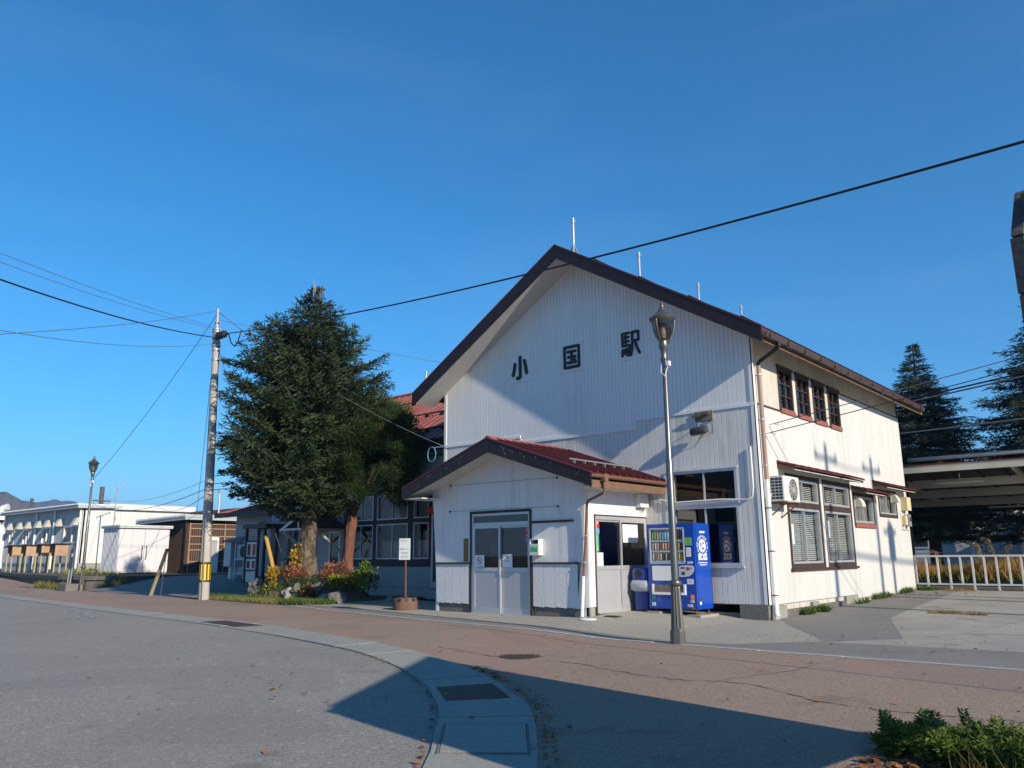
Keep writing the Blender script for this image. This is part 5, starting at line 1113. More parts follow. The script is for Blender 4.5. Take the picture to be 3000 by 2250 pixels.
for y in (1.75, 3.2, 4.7):
    mb = MB(); mb.bar((-21.8, y, wz(y) + 0.13), (-9.6, y, wz(y) + 0.13), 0.03, 0.05)
    for k in range(16): mb.prism([(-21.6 + k * 0.78, y - 0.01, wz(y)), (-21.6 + k * 0.78, y - 0.03, wz(y) + 0.15), (-21.6 + k * 0.78, y + 0.13, wz(y) + 0.08)], (0.10, 0, 0))
    mb.build('snow_guard', 'fascia_brown', wr)
MB().box(-22.0, -9.55, 1.10, 1.148, 4.80, 5.03).build('eave_fascia', 'fascia_brown', wr)
MB().box(-21.9, -9.55, 1.15, 2.0, 4.80, 4.83).build('eave_soffit', 'black_paint', wr)
MB().prism([(-22.05, 6.2, 8.13), (-22.05, 6.4, 8.26), (-22.05, 6.6, 8.13), (-22.05, 6.4, 8.19)], (12.4, 0, 0)).build('ridge_cap', 'red_roof_old', wr)
for x in (-20.4, -17.2, -13.8):
    mb = MB(); mb.tube([(x, 6.4, 8.15), (x, 6.4, 9.05)], 0.03, 8); mb.prism([(x - 0.2, 6.39, 8.15), (x + 0.2, 6.39, 8.15), (x + 0.03, 6.39, 8.42), (x - 0.03, 6.39, 8.42)], (0, 0.03, 0)); mb.tube([(x + 0.07 * math.cos(t), 6.4, 8.98 + 0.07 * math.sin(t)) for t in np.linspace(0, 6.2, 10)], 0.008, 5); mb.build('rope_post', 'galvanised', wr)
# pole stay and pipe on the wing
MB().tube([(-10.3, 1.2, 5.55), (-9.55, 0.35, 4.98)], 0.035, 8).build('stay_pole', 'white_pvc', WG)
MB().tube([(-13.3, YW - 0.05, 3.7), (-13.3, YW - 0.05, 4.50), (-13.2, YW - 0.05, 4.60), (-10.0, YW - 0.05, 4.66)], 0.035, 8).build('drain_pipe', 'cable_grey', WG)

# lower annex at the wing's left end
AN = thing('station_annex', 'small grey annex with low red roof at the far end of the wing', 'building', (-25.5, 5.0, 0.3))
FA = wfF(4.0)
MB().box(-27.4, -21.5, 4.02, 8.5, 0.3, 3.42).build('wall', 'grey_siding', AN)
mb = MB()
for (a, b, z0, zl, zr) in panel_segments(-27.4, -21.5, lambda u: 0.35, lambda u: 3.42, [], 0.09): board_mesh(mb, FA, a, b, z0, zl, zr, 0.012, 0.014)
mb.build('ribbed_siding', 'grey_siding', AN, fix=False, kind='stuff')
ar = MB().prism([(-28.2, 3.4, 3.38), (-28.2, 8.9, 4.7), (-28.2, 8.9, 4.6), (-28.2, 3.4, 3.28)], (6.75, 0, 0)).build('roof', 'red_roof_old', AN)
MB().box(-28.25, -21.5, 3.33, 3.395, 3.18, 3.40).build('eave_fascia', 'fascia_brown', ar)
for k in range(16): MB().prism([(-28.1 + k * 0.42, 3.38, 3.41), (-28.1 + k * 0.42, 8.9, 4.73), (-28.1 + k * 0.42, 8.9, 4.68), (-28.1 + k * 0.42, 3.38, 3.36)], (0.035, 0, 0)).build('roof_seam', 'red_roof_old', ar)
t = thing('wall_vent', 'pale square vent hood high on the grey annex wall', 'vent hood', (-25.3, 3.85, 2.75))
MB().prism([(-25.6, 3.99, 2.55), (-25.6, 3.60, 2.55), (-25.6, 3.72, 2.90), (-25.6, 3.99, 2.95)], (0.55, 0, 0)).build('cowl', 'prefab_grey', t); MB().box(-25.65, -25.0, 3.955, 3.985, 2.5, 3.0).build('flange', 'prefab_grey', t)
# phone-booth like display case, locker, outdoor unit on a rack
DC = thing('display_booth', 'brown framed glass booth with red and white notices by the annex', 'booth', (-20.9, 0.9, 0.4))
gzb = 0.42
for (x, y) in ((-21.45, 0.95), (-20.62, 0.95), (-21.45, 1.75), (-20.62, 1.75)): MB().box(x - 0.045, x + 0.045, y - 0.045, y + 0.045, gzb, 2.50).build('post', 'booth_brown', DC)
mb = MB(); mb.box(-21.6, -20.0, 0.85, 1.85, 2.46, 2.62); mb.build('roof', 'booth_brown', DC)
mb = MB(); mb.box(-21.4, -20.66, 0.93, 0.97, 1.95, 2.02); mb.box(-21.4, -20.66, 0.93, 0.97, 1.32, 1.37); mb.box(-21.4, -20.66, 0.93, 0.97, 0.85, 0.9); mb.build('rail', 'booth_brown', DC)
for (x0, x1, z0, z1, m_) in ((-21.38, -21.05, 1.40, 1.93, 'sign_white'), (-21.03, -20.70, 1.40, 1.93, 'sign_white'), (-21.38, -21.05, 0.92, 1.30, 'sign_white'), (-21.03, -20.70, 0.92, 1.30, 'sign_white')):
    n_ = MB().box(x0, x1, 0.94, 0.955, z0, z1).build('notice', m_, DC)
    MB().box(x0 + 0.06, x1 - 0.06, 0.936, 0.9395, z0 + 0.04, z1 - 0.06).build('red_print', 'sign_red' if x0 > -21.2 else 'rust', n_)
MB().box(-21.38, -20.70, 0.945, 0.955, 0.45, 0.84).build('base_panel', 'ac_white', DC); MB().box(-21.40, -20.68, 0.955, 0.962, 2.02, 2.46).build('pane', 'pane_tint', DC)
t = thing('steel_locker', 'tall pale steel locker with dark sloping lid left of the booth', 'locker', (-23.6, 1.6, 0.5))
mb = MB(); mb.box(-23.95, -23.45, 1.5, 2.1, 1.0, 2.0); mb.build('cabinet', 'prefab_grey', t)
for k in range(2): MB().box(-23.94 + k * 0.25, -23.71 + k * 0.25, 1.478, 1.499, 1.03, 1.98).build('door', 'ac_white', t)
MB().prism([(-24.05, 1.40, 2.0), (-24.05, 2.15, 2.18), (-24.05, 2.15, 2.23), (-24.05, 1.40, 2.05)], (1.4, 0, 0)).build('lid', 'booth_brown', t); MB().box(-23.75, -23.55, 1.6, 1.9, 0.5, 1.0).build('stand', 'ac_white', t)
t = thing('rack_outdoor_unit', 'outdoor air unit on a white steel rack beside the booth', 'air conditioner', (-22.3, 1.5, 0.5))
rbox(-22.75, -22.0, 1.35, 1.65, 1.30, 1.88, 0.01).build('casing', 'prefab_grey', t); mb = MB(); mb.add([(-22.32 + 0.22 * math.cos(a), 1.346, 1.59 + 0.23 * math.sin(a)) for a in np.linspace(0, 6.28, 20, endpoint=False)], [tuple(range(20))]); mb.build('fan_opening', 'fin_dark', t, fix=False)
mb = MB()
for x in (-22.8, -21.95):
    for y in (1.3, 1.7): mb.bar((x, y, 0.42), (x, y, 1.95), 0.03)
for z in (0.75, 1.28): mb.bar((-22.8, 1.3, z), (-21.95, 1.3, z), 0.03); mb.bar((-22.8, 1.7, z), (-21.95, 1.7, z), 0.03)
mb.build('rack', 'white_paint', t)

# ------------------------------------------------------------------ far left: terrace, prefab hall, sheds
TE = [(-29.5, -0.75), (-32.2, -1.45), (-40, -0.3), (-49, 1.2), (-80, 6.2), (-80, 40), (-29.5, 40)]
mb = MB(); mb.prism([(x, y, 0.60) for x, y in TE], (0, 0, -0.7)); mb.build('terrace', 'earth', None, kind='structure')
rw = thing('retaining_wall', 'mossy concrete retaining kerb below the prefab hall', 'wall', (-40, -0.5, 0))
Pw = [(-80, 6.0), (-49, 1.05), (-40, -0.45), (-32.3, -1.62), (-30.2, -1.35), (-29.3, -0.6)]
for a, b in zip(Pw[:-1], Pw[1:]):
    a, b = Vector((*a, 0)), Vector((*b, 0)); n = max(1, int((b - a).length / 2.4))
    for k in range(n):
        p, q = a.lerp(b, k / n), a.lerp(b, (k + 1) / n); t_ = (q - p).normalized() * 0.01
        p, q = p + t_, q - t_; nn = Vector((-(q - p).y, (q - p).x, 0)).normalized()
        mb = MB(); mb.prism([(p.x, p.y, 0.45), (q.x, q.y, 0.45), (q.x + nn.x * .3, q.y + nn.y * .3, 0.45), (p.x + nn.x * .3, p.y + nn.y * .3, 0.45)], (0, 0, -0.6)); mb.build('wall_block', 'moss_concrete', rw)
        mb = MB(); o_ = nn * 0.09; mb.prism([(p.x - o_.x, p.y - o_.y, 0.63), (q.x - o_.x, q.y - o_.y, 0.63), (q.x + nn.x * .4, q.y + nn.y * .4, 0.63), (p.x + nn.x * .4, p.y + nn.y * .4, 0.63)], (0, 0, -0.17)); mb.build('coping', 'moss_concrete', rw)
PF = thing('prefab_hall', 'long white prefab hall with ribbed walls and cowled vents at the far left', 'building', (-50, 7, 0.6))
FB = wfF(4.0); RBW = wfR(-44.8)
pwins = [(-47.45, -44.95), (-50.95, -49.55), (-54.3, -53.2), (-56.9, -55.9)]
ph = [(a, b, 2.30, 3.40) for a, b in pwins]
mb = MB()
for (a, b, z0, zl, zr) in panel_segments(-57.8, -44.8, lambda u: 0.6, lambda u: 4.45, ph, 13.5): mb.bm(FB, a, b, -0.12, -0.02, z0, zl)
w_ = mb.build('front_wall', 'prefab_grey', PF)
mb = MB()
for (a, b, z0, zl, zr) in panel_segments(-57.8, -44.8, lambda u: 1.15, lambda u: 4.4, ph, 0.16): board_mesh(mb, FB, a, b, z0, zl, zr, 0.03, 0.03)
mb.build('ribbed_siding', 'prefab_grey', w_, fix=False, kind='stuff'); MB().bm(FB, -57.8, -44.8, 0.03, 0.06, 1.08, 1.18).build('base_rail', 'prefab_grey', w_)
for (a, b) in pwins: window(PF, FB, a, b, 2.30, 3.40, 2, 1, 0.10, -0.08, 0.05, 'white_paint', 'pane_clear', 0.09, back='curtain', backd=0.25)
MB().box(-57.8, -45.0, 5.9, 6.0, 0.6, 4.4).build('back_wall', 'prefab_grey', PF)
mb = MB(); mb.bm(RBW, 4.0, 5.9, -0.12, 0.0, 0.6, 4.45); mb.build('end_wall', 'prefab_white', PF); MB().bm(RBW, 4.0, 5.95, 0.001, 0.03, 0.6, 1.12).build('end_base', 'concrete', PF)
mb = MB(); mb.prism([(-57.9, 3.55, 4.55), (-44.5, 3.55, 4.55), (-44.5, 6.2, 4.62), (-57.9, 6.2, 4.62)], (0, 0, -0.16)); rf = mb.build('roof', 'prefab_grey', PF)
mb = MB()
for k in range(84): mb.box(-57.85 + k * 0.16, -57.77 + k * 0.16, 3.5, 6.2, 4.57, 4.66)
mb.build('roof_corrugation', 'prefab_white', rf)
for x in (-44.85, -48.8, -51.9, -57.7): MB().tube([(x, 3.88, 4.4), (x, 3.88, 0.75)], 0.07, 8).build('downpipe', 'white_pvc', PF)
MB().box(-60, -46.0, 6.05, 11.5, 0.6, 4.45).build('rear_block', 'prefab_white', PF)
mb = MB()
for k in range(9): mb.box(-46.0, -45.985, 6.15 + k * 0.6, 6.17 + k * 0.6, 0.7, 4.4)
mb.build('panel_joint', 'prefab_grey', PF); MB().box(-60.2, -45.75, 5.95, 11.7, 4.45, 4.80).build('rear_roof', 'prefab_white', PF)
t = thing('wall_louvre', 'square grey louvre on the bright end wall above the white shed', 'vent hood', (-45.9, 8.3, 3.7)); MB().box(-45.98, -45.8, 8.1, 8.55, 3.55, 3.85).build('louvre', 'prefab_grey', t)
vl = ['first', 'second', 'third', 'fourth', 'fifth', 'sixth', 'seventh']
for i, x in enumerate((-45.15, -47.75, -49.6, -51.1, -52.9, -54.45, -56.3)):
    t = thing('cowl_vent', 'beige wall cowl on the prefab hall, %s counted from its near corner' % vl[i], 'vent hood', (x, 3.75, 3.5), 'cowls along the prefab hall')
    MB().prism([(x - 0.22, 3.97, 3.38), (x - 0.26, 3.52, 3.38), (x - 0.12, 3.70, 3.82), (x - 0.12, 3.97, 3.84)], (0.42, 0, 0)).build('cowl', 'vent_cream', t); MB().box(x - 0.25, x + 0.25, 3.955, 3.98, 3.35, 3.88).build('flange', 'vent_cream', t)
# notice shelters on posts
nl = ['nearest orange board shelter in front of the prefab hall', 'second orange board shelter, just left of the nearest one', 'third board shelter with paler faded face', 'farthest faded board shelter at the left edge']
for i, x in enumerate((-42.7, -44.7, -47.1, -49.4)):
    t = thing('notice_shelter', nl[i], 'notice board', (x, 1.9, 0.65), 'board shelters before the prefab hall')
    MB().box(x - 0.04, x + 0.02, 1.85, 2.55, 1.56, 2.14).build('face_board', 'plywood_orange', t); MB().box(x - 0.95, x - 0.04, 2.50, 2.56, 1.56, 2.12).build('back_board', 'plywood_orange', t); MB().box(x - 0.96, x - 0.91, 1.90, 2.50, 1.56, 2.10).build('side_board', 'plywood_orange', t)
    MB().prism([(x - 1.12, 1.68, 2.10), (x + 0.10, 1.68, 2.20), (x + 0.10, 1.68, 2.25), (x - 1.12, 1.68, 2.15)], (0, 1.05, 0)).build('lid', 'booth_brown', t)
    for (px, py) in ((x - 0.02, 1.88), (x - 0.02, 2.52), (x - 0.92, 1.90), (x - 0.92, 2.52)): MB().box(px - 0.035, px + 0.035, py - 0.035, py + 0.035, 0.6, 1.56).build('post', 'stake_wood', t)
# white storage shed
SH = thing('storage_shed', 'white steel storage shed with two long door handles', 'shed', (-34.7, 2.7, 0.58))
RS_ = wfR(-33.8)
MB().box(-35.6, -33.83, 1.45, 4.03, 0.68, 2.86).build('body', 'shed_white', SH)
for k in range(4):
    a = 1.47 + k * 0.64; p_ = MB().bm(RS_, a, a + 0.625, -0.03, 0.0 if k % 2 else 0.015, 0.74, 2.80).build('door_panel', 'shed_white', SH)
    if k in (1, 2):
        hx = a + (0.52 if k == 1 else 0.10); mb = MB(); mb.tube([RS_(hx, 0.02, 2.0), RS_(hx, 0.06, 1.98), RS_(hx, 0.06, 1.34), RS_(hx, 0.02, 1.32)], 0.018, 6); mb.build('handle', 'vending_dark', p_)
mb = MB()
for k in range(12): mb.box(-35.55 + k * 0.145, -35.53 + k * 0.145, 1.435, 1.45, 0.72, 2.84)
mb.build('side_rib', 'shed_white', SH); MB().box(-35.7, -33.68, 1.36, 4.12, 2.86, 3.0).build('roof', 'shed_white', SH); MB().box(-35.72, -33.66, 1.34, 4.14, 2.92, 2.96).build('roof_edge', 'prefab_grey', SH)
for (x, y) in ((-33.95, 1.55), (-33.95, 3.9), (-35.4, 1.55), (-35.4, 3.9)): MB().box(x - 0.15, x + 0.1, y - 0.1, y + 0.1, 0.50, 0.68).build('block', 'concrete', SH)
# brown lattice shed
BS = thing('lattice_shed', 'brown slatted bicycle shed with light rails behind the concrete pole', 'shed', (-35.5, 6.2, 0.5))
RB_ = wfR(-33.4); FB_ = wfF(4.7)
MB().box(-38.2, -33.46, 4.78, 7.75, 0.5, 0.55).build('floor', 'concrete', BS)
for k in range(26): MB().bm(RB_, 4.72 + k * 0.117, 4.72 + k * 0.117 + 0.085, -0.05, -0.02, 0.55, 3.25).build('slat', 'lattice_brown', BS)
for k in range(36): MB().bm(FB_, -38.1 + k * 0.131, -38.1 + k * 0.131 + 0.09, -0.05, -0.02, 0.55, 3.2).build('slat', 'lattice_brown', BS)
for z in (1.15, 1.75, 2.05, 2.45, 2.85, 3.1): MB().bm(RB_, 4.85, 7.72, -0.018, 0.03, z, z + 0.055).build('rail', 'lattice_rail', BS)
for y in (4.85, 5.55, 6.85, 7.68): MB().bm(RB_, y, y + 0.06, 0.032, 0.06, 0.55, 3.2).build('upright', 'lattice_rail', BS)
MB().box(-33.46, -33.34, 4.66, 4.80, 0.5, 3.3).build('corner_post', 'booth_brown', BS)
d_ = MB(); d_.bm(RB_, 5.62, 6.55, 0.035, 0.08, 0.55, 2.45); d0_ = d_.build('door', 'prefab_white', BS); MB().bm(RB_, 5.74, 6.45, 0.081, 0.09, 1.5, 2.3).build('pane', 'frosted', d0_)
mb = MB(); mb.prism([(-38.6, 4.4, 3.22), (-33.0, 4.4, 3.32), (-33.0, 8.1, 3.32), (-38.6, 8.1, 3.22)], (0, 0, 0.12)); br = mb.build('roof', 'prefab_grey', BS)
for k in range(24): MB().box(-38.5 + k * 0.235, -38.42 + k * 0.235, 4.36, 8.1, 3.36 + 0.0018 * k * 2.3, 3.50 + 0.0018 * k * 2.3).build('roof_rib', 'prefab_grey', br)
MB().box(-38.2, -33.46, 7.70, 7.78, 0.55, 3.25).build('back_wall', 'lattice_brown', BS); MB().box(-38.25, -38.17, 4.8, 7.78, 0.55, 3.2).build('back_wall', 'lattice_brown', BS)
# further back: long grey shed, factory and chimney
BK = thing('rear_shed', 'blue grey shed with corrugated white gable behind the slatted shed', 'building', (-40, 14, 0.6))
MB().box(-46, -38, 11.8, 18.5, 0.5, 4.3).build('wall', 'prefab_grey', BK); MB().prism([(-46.4, 11.5, 4.3), (-37.6, 11.5, 4.3), (-37.6, 18.8, 4.3), (-46.4, 18.8, 4.3)], (0, 0, 0.18)).build('roof', 'booth_brown', BK)
mb = MB()
for k in range(20): mb.box(-37.95, -37.9 + 0.03 * (k % 2), 14.3 + k * 0.2, 14.5 + k * 0.2, 2.5, 4.25)
mb.build('corrugated_wall', 'prefab_white', BK)
FC = thing('far_hall', 'pale far hall with zigzag eave at the left edge of the picture', 'building', (-80, 9, 0.6))
MB().box(-90, -75.2, 2.0, 9.6, 0.5, 4.45).build('wall', 'prefab_grey', FC); MB().box(-75.19, -75.0, 2.0, 9.6, 0.5, 4.4).build('end_wall', 'prefab_white', FC)
mb = MB()
for k in range(12): mb.prism([(-74.98, 9.7 - k * 0.65, 4.42), (-74.98, 9.7 - k * 0.65 - 0.325, 4.85), (-74.98, 9.7 - k * 0.65 - 0.65, 4.42)], (-15, 0, 0))
mb.build('zigzag_roof', 'prefab_grey', FC); MB().box(-90, -75.0, 1.8, 9.9, 4.86, 5.35).build('upper_roof', 'prefab_white', FC)
MB().tube([(-76.5, 9.3, 5.3), (-76.5, 9.3, 5.75), (-76.4, 9.45, 6.0), (-76.1, 9.75, 6.1)], 0.30, 10).build('duct', 'prefab_white', FC, smooth='auto')

# ------------------------------------------------------------------ poles, posts and signs
def lamp_meshes(t):
    MB().lathe([(0.135, -0.05), (0.135, 0.035), (0.125, 0.05), (0.122, 0.20), (0.10, 0.24)], 8, WL[t.as_pointer()]).build('plinth', 'lamp_metal', t)
    MB().lathe([(0.100, 0.24), (0.076, 0.86), (0.07, 0.90)], 24, WL[t.as_pointer()], flute=0.13).build('fluted_base', 'lamp_metal', t)
    MB().lathe([(0.07, 0.88), (0.098, 0.905), (0.105, 0.935), (0.098, 0.965), (0.066, 0.985)], 20, WL[t.as_pointer()]).build('collar', 'lamp_metal', t, smooth='auto')
    MB().lathe([(0.060, 0.97), (0.058, 2.9), (0.046, 2.94), (0.043, 4.60), (0.045, 4.62)], 18, WL[t.as_pointer()]).build('pole', 'lamp_pole', t, smooth='auto')
    h = MB().lathe([(0.050, 4.58), (0.066, 4.62), (0.050, 4.66), (0.052, 4.78), (0.075, 4.82), (0.078, 4.90), (0.070, 4.94), (0.078, 4.955), (0.10, 4.975)], 20, WL[t.as_pointer()]).build('lantern_neck', 'lamp_metal', t, smooth='auto')
    MB().lathe([(0.092, 4.965), (0.135, 5.03), (0.168, 5.14), (0.185, 5.27), (0.188, 5.30)], 26, WL[t.as_pointer()]).build('lantern_glass', 'lamp_glass', t, smooth='auto')
    MB().lathe([(0.03, 4.97), (0.045, 5.0), (0.05, 5.12), (0.035, 5.18)], 12, WL[t.as_pointer()]).build('bulb', 'vending_white', t, smooth='auto')
    MB().lathe([(0.190, 5.285), (0.205, 5.30), (0.225, 5.335), (0.228, 5.35), (0.205, 5.365), (0.185, 5.385), (0.13, 5.425), (0.075, 5.475), (0.045, 5.53), (0.038, 5.56), (0.034, 5.575), (0.038, 5.59), (0.030, 5.61), (0.012, 5.66), (0.002, 5.67)], 26, WL[t.as_pointer()]).build('lantern_cap', 'lamp_metal', t, smooth='auto')
    o = WL[t.as_pointer()]
    for a in (2.6, 4.7, 0.55):
        c, s2 = math.cos(a), math.sin(a)
        MB().tube([(o.x + r * c, o.y + r * s2, o.z + z) for r, z in ((0.205, 5.35), (0.20, 5.28), (0.192, 5.20), (0.165, 5.08), (0.11, 4.97), (0.08, 4.90))], 0.011, 6).build('bracket', 'lamp_metal', t, smooth=True)
    MB().box(o.x + 0.05, o.x + 0.11, o.y - 0.05, o.y + 0.02, o.z + 4.50, o.z + 4.58).build('sensor_box', 'vending_white', t)
    MB().tube([(o.x + 0.08, o.y - 0.03, o.z + 4.50), (o.x + 0.03, o.y - 0.06, o.z + 4.32), (o.x - 0.05, o.y - 0.04, o.z + 4.40), (o.x - 0.04, o.y - 0.03, o.z + 4.55)], 0.008, 5).build('sensor_cable', 'vending_white', t)
LP = thing('street_lamp', 'tall bronze street lamp with urn lantern before the station', 'street lamp', (0.527, -4.748, gz(0.527, -4.748)), 'matching street lamps')
lamp_meshes(LP)
L2 = copy_tree(LP); L2.location = (-29.15, -1.95, 0.08); L2['label'] = 'distant street lamp beside the white shed and prefab hall'
# concrete utility pole
UP = thing('utility_pole', 'concrete utility pole with yellow and black guard beside the big fir', 'utility pole', (-17.6, -2.8, 0.05))
def px_at(z): return -17.6 - 0.40 * (z - 0.05) / 9.75
MB().tube([(px_at(z), -2.8, z) for z in (-0.1, 2.5, 5.5, 9.12)], [0.170, 0.155, 0.135, 0.115], 18).build('shaft', 'pole_concrete', UP, smooth='auto')
MB().tube([(px_at(z), -2.8, z) for z in (9.05, 9.2, 9.65, 9.85)], [0.075, 0.06, 0.048, 0.05], 10).build('top_extension', 'galvanised', UP, smooth='auto')
MB().tube([(px_at(z), -2.8, z) for z in (0.60, 1.22)], [0.176, 0.172], 18).build('guard', 'black_rubber', UP, smooth='auto')
for k in range(10):
    a = k * math.pi / 5 + 0.15; P = []
    for z in (0.66, 1.16): P += [(px_at(z) + 0.179 * math.cos(a + da), -2.8 + 0.179 * math.sin(a + da), z) for da in (-0.17, 0.17)]
    mb = MB(); mb.add([P[0], P[1], P[3], P[2]], [(0, 1, 2, 3)]); mb.build('guard_stripe', 'yellow_band', UP, fix=False)
for (z, r) in ((8.0, 0.125), (8.35, 0.125), (8.50, 0.135), (8.62, 0.125), (8.78, 0.135), (8.90, 0.13), (9.0, 0.14), (9.08, 0.13), (9.35, 0.06)):
    mb = MB(); mb.lathe([(r, -0.022), (r + 0.02, -0.022), (r + 0.02, 0.022), (r, 0.022)], 14, (px_at(z), -2.8, z))
    for s_ in (-1, 1): mb.box(px_at(z) + s_ * (r + 0.05) - 0.04, px_at(z) + s_ * (r + 0.05) + 0.04, -2.83, -2.77, z - 0.02, z + 0.02)
    mb.build('steel_band', 'galvanised', UP, smooth='auto')
for k in range(12):
    z = 2.2 + k * 0.42; a = 2.4 if k % 2 else -0.7; MB().tube([(px_at(z) + 0.10 * math.cos(a), -2.8 + 0.10 * math.sin(a), z), (px_at(z) + 0.27 * math.cos(a), -2.8 + 0.27 * math.sin(a), z + 0.01)], 0.010, 5).build('step_bolt', 'galvanised', UP)
MB().tube([(px_at(z) + 0.16, -2.95, z) for z in (0.0, 1.2, 3.0)], 0.014, 6).build('earth_pipe', 'galvanised', UP)
def cable(name, a, b, sag, r, m, label, n=18, group=None, mid=None):
    a, b = Vector(a), Vector(b); P = []
    for k in range(n + 1):
        t = k / n; p = a.lerp(b, t); p.z -= 4 * sag * t * (1 - t); P.append(p)
    o = MB().tube(P, r, 6).build(name, m, None, smooth=True); return tag(o, label, 'cable', group)
jb = thing('junction_box', 'black cable junction box hanging right of the pole top', 'junction box', (-17.2, -2.85, 8.8))
rbox(-17.78, -17.22, -2.98, -2.80, 8.68, 8.90, 0.03).build('case', 'black_rubber', jb); MB().tube([(-17.22, -2.9, 8.76), (-17.0, -2.9, 8.73), (-16.8, -2.9, 8.38), (-16.55, -2.9, 8.22), (-16.38, -2.9, 8.36), (-16.2, -2.9, 8.72)], 0.022, 6).build('drip_loop', 'cable_black', jb, smooth=True)
cable('cable', (-17.25, -2.87, 8.8), (38, -12, 5.25), 1.6, 0.017, 'cable_black', 'thick black cable crossing the sky in front of the station gable', 60)
def ext(a, b, k): return tuple(a[i] + (b[i] - a[i]) * k for i in range(3))
pa_ = (-18.1, -2.8, 8.84)
cable('cable', pa_, ext(pa_, (-9.79, -11.8, 6.93), 1.5), 0.35, 0.018, 'cable_black', 'thick black cable from the pole to the upper left edge', 24)
cable('cable', (-18.0, -2.8, 9.18), ext((-18.0, -2.8, 9.18), (-9.95, -11.8, 7.39), 1.5), 0.22, 0.006, 'cable_grey', 'topmost thin wire running from the pole to the upper left', 24)
cable('cable', (-18.0, -2.8, 9.12), ext((-18.0, -2.8, 9.12), (-9.90, -11.8, 7.23), 1.5), 0.26, 0.006, 'cable_grey', 'second thin wire just below the topmost one at upper left', 24)
cable('cable', (-18.1, -2.8, 8.62), ext((-18.1, -2.8, 8.62), (-9.4, -11.8, 5.85), 1.4), 0.40, 0.007, 'cable_grey', 'lowest sagging thin wire left of the pole', 24)
cable('cable', (-18.2, -2.8, 9.80), ext((-18.2, -2.8, 9.80), (-9.3, -11.8, 5.57), 1.4), 0.18, 0.008, 'cable_grey', 'thin wire from the very pole top sloping down to the left edge', 24)
cable('cable', (-18.0, -2.8, 9.45), (-16.0, 40, 12.0), 0.5, 0.009, 'cable_grey', 'thin wire leaving the pole top behind the fir tree', 16)
cable('cable', (-17.95, -2.8, 9.72), (-29.15, -1.95, 4.66), 0.25, 0.010, 'cable_grey', 'slanting wire from the pole top to the distant street lamp', 16)
cable('cable', (-18.0, -2.85, 8.45), (-33.4, 5.2, 3.5), 0.3, 0.010, 'cable_grey', 'thin guy wire falling from the pole to the slatted shed', 16)
cable('cable', (-17.9, -2.8, 9.70), (-9.56, -0.03, 4.50), 0.35, 0.012, 'cable_grey', 'service wire from the pole across the fir to the gable corner', 20)
cable('cable', (-17.8, -2.8, 8.4), (-15.2, -1.6, 1.5), 0.05, 0.010, 'cable_grey', 'guy wire falling from the pole into the yellow sleeve', 10)
cable('cable', (-17.75, -2.75, 3.66), (-45.2, 4.6, 4.75), 0.6, 0.011, 'cable_black', 'low black wire from the pole to the prefab roof corner', 16)
cable('cable', (-17.75, -2.75, 3.50), (-45.2, 8.7, 4.8), 0.5, 0.011, 'cable_black', 'low black wire from the pole to the rear prefab roof', 16)
cable('cable', (-17.75, -2.75, 3.95), (-45.2, 5.4, 5.1), 0.45, 0.007, 'cable_grey', 'faint upper one of the low wires toward the prefab', 16)
for k, (z, lab) in enumerate(((4.0, 'upper black drop wire from the pole into the fir'), (3.75, 'middle black drop wire from the pole into the fir'), (3.55, 'lowest black drop wire from the pole into the fir'))):
    cable('cable', (-17.55, -2.75, z), (-12.5, 1.9, z + 0.95), 0.10, 0.011, 'cable_black', lab, 10)
cable('cable', (0.12, 0.70, 4.18), (20, 4.19, 8.6), 0.20, 0.010, 'cable_grey', 'upper service wire leaving the yard corner of the station', 16)
cable('cable', (0.12, 0.46, 3.95), (20, 4.19, 8.4), 0.25, 0.010, 'cable_black', 'lower service wire leaving the yard corner of the station', 16)
cable('cable', (-6, 14.0, 5.40), (16, 14, 6.2), 0.15, 0.035, 'cable_grey', 'single thick grey cable behind the station by the cedars', 10)
cable('cable', (-6, 14.2, 6.1), (16, 14.2, 8.8), 0.10, 0.030, 'cable_black', 'upper of the paired cables past the eave end', 10)
cable('cable', (-6, 14.0, 5.98), (16, 14.0, 8.65), 0.12, 0.030, 'cable_grey', 'lower of the paired cables past the eave end', 10)
ci = thing('cable_coil', 'light blue coil of wire at the gable corner bracket', 'cable coil', (-9.75, -0.1, 4.35)); MB().tube([(-10.0 + 0.17 * math.cos(t), -0.1, 4.30 + 0.22 * math.sin(t)) for t in np.linspace(0, 6.28, 18)], 0.012, 5).build('loop', 'sign_blue', ci); MB().bar((-9.95, -0.06, 4.50), (-9.50, -0.03, 4.50), 0.03).build('clamp', 'galvanised', ci)
wc = thing('wire_clamp', 'twisted wire clamps on the yard corner below the eave', 'clamp', (0.12, 0.5, 4.1))
for (y, z) in ((0.70, 4.18), (0.46, 3.95)):
    MB().tube([(0.03, y - 0.04, z - 0.02), (0.12, y, z), (0.2, y + 0.06, z + 0.02), (0.2, y + 0.09, z - 0.04), (0.14, y + 0.02, z - 0.01)], 0.006, 5).build('clamp', 'cable_black', wc)
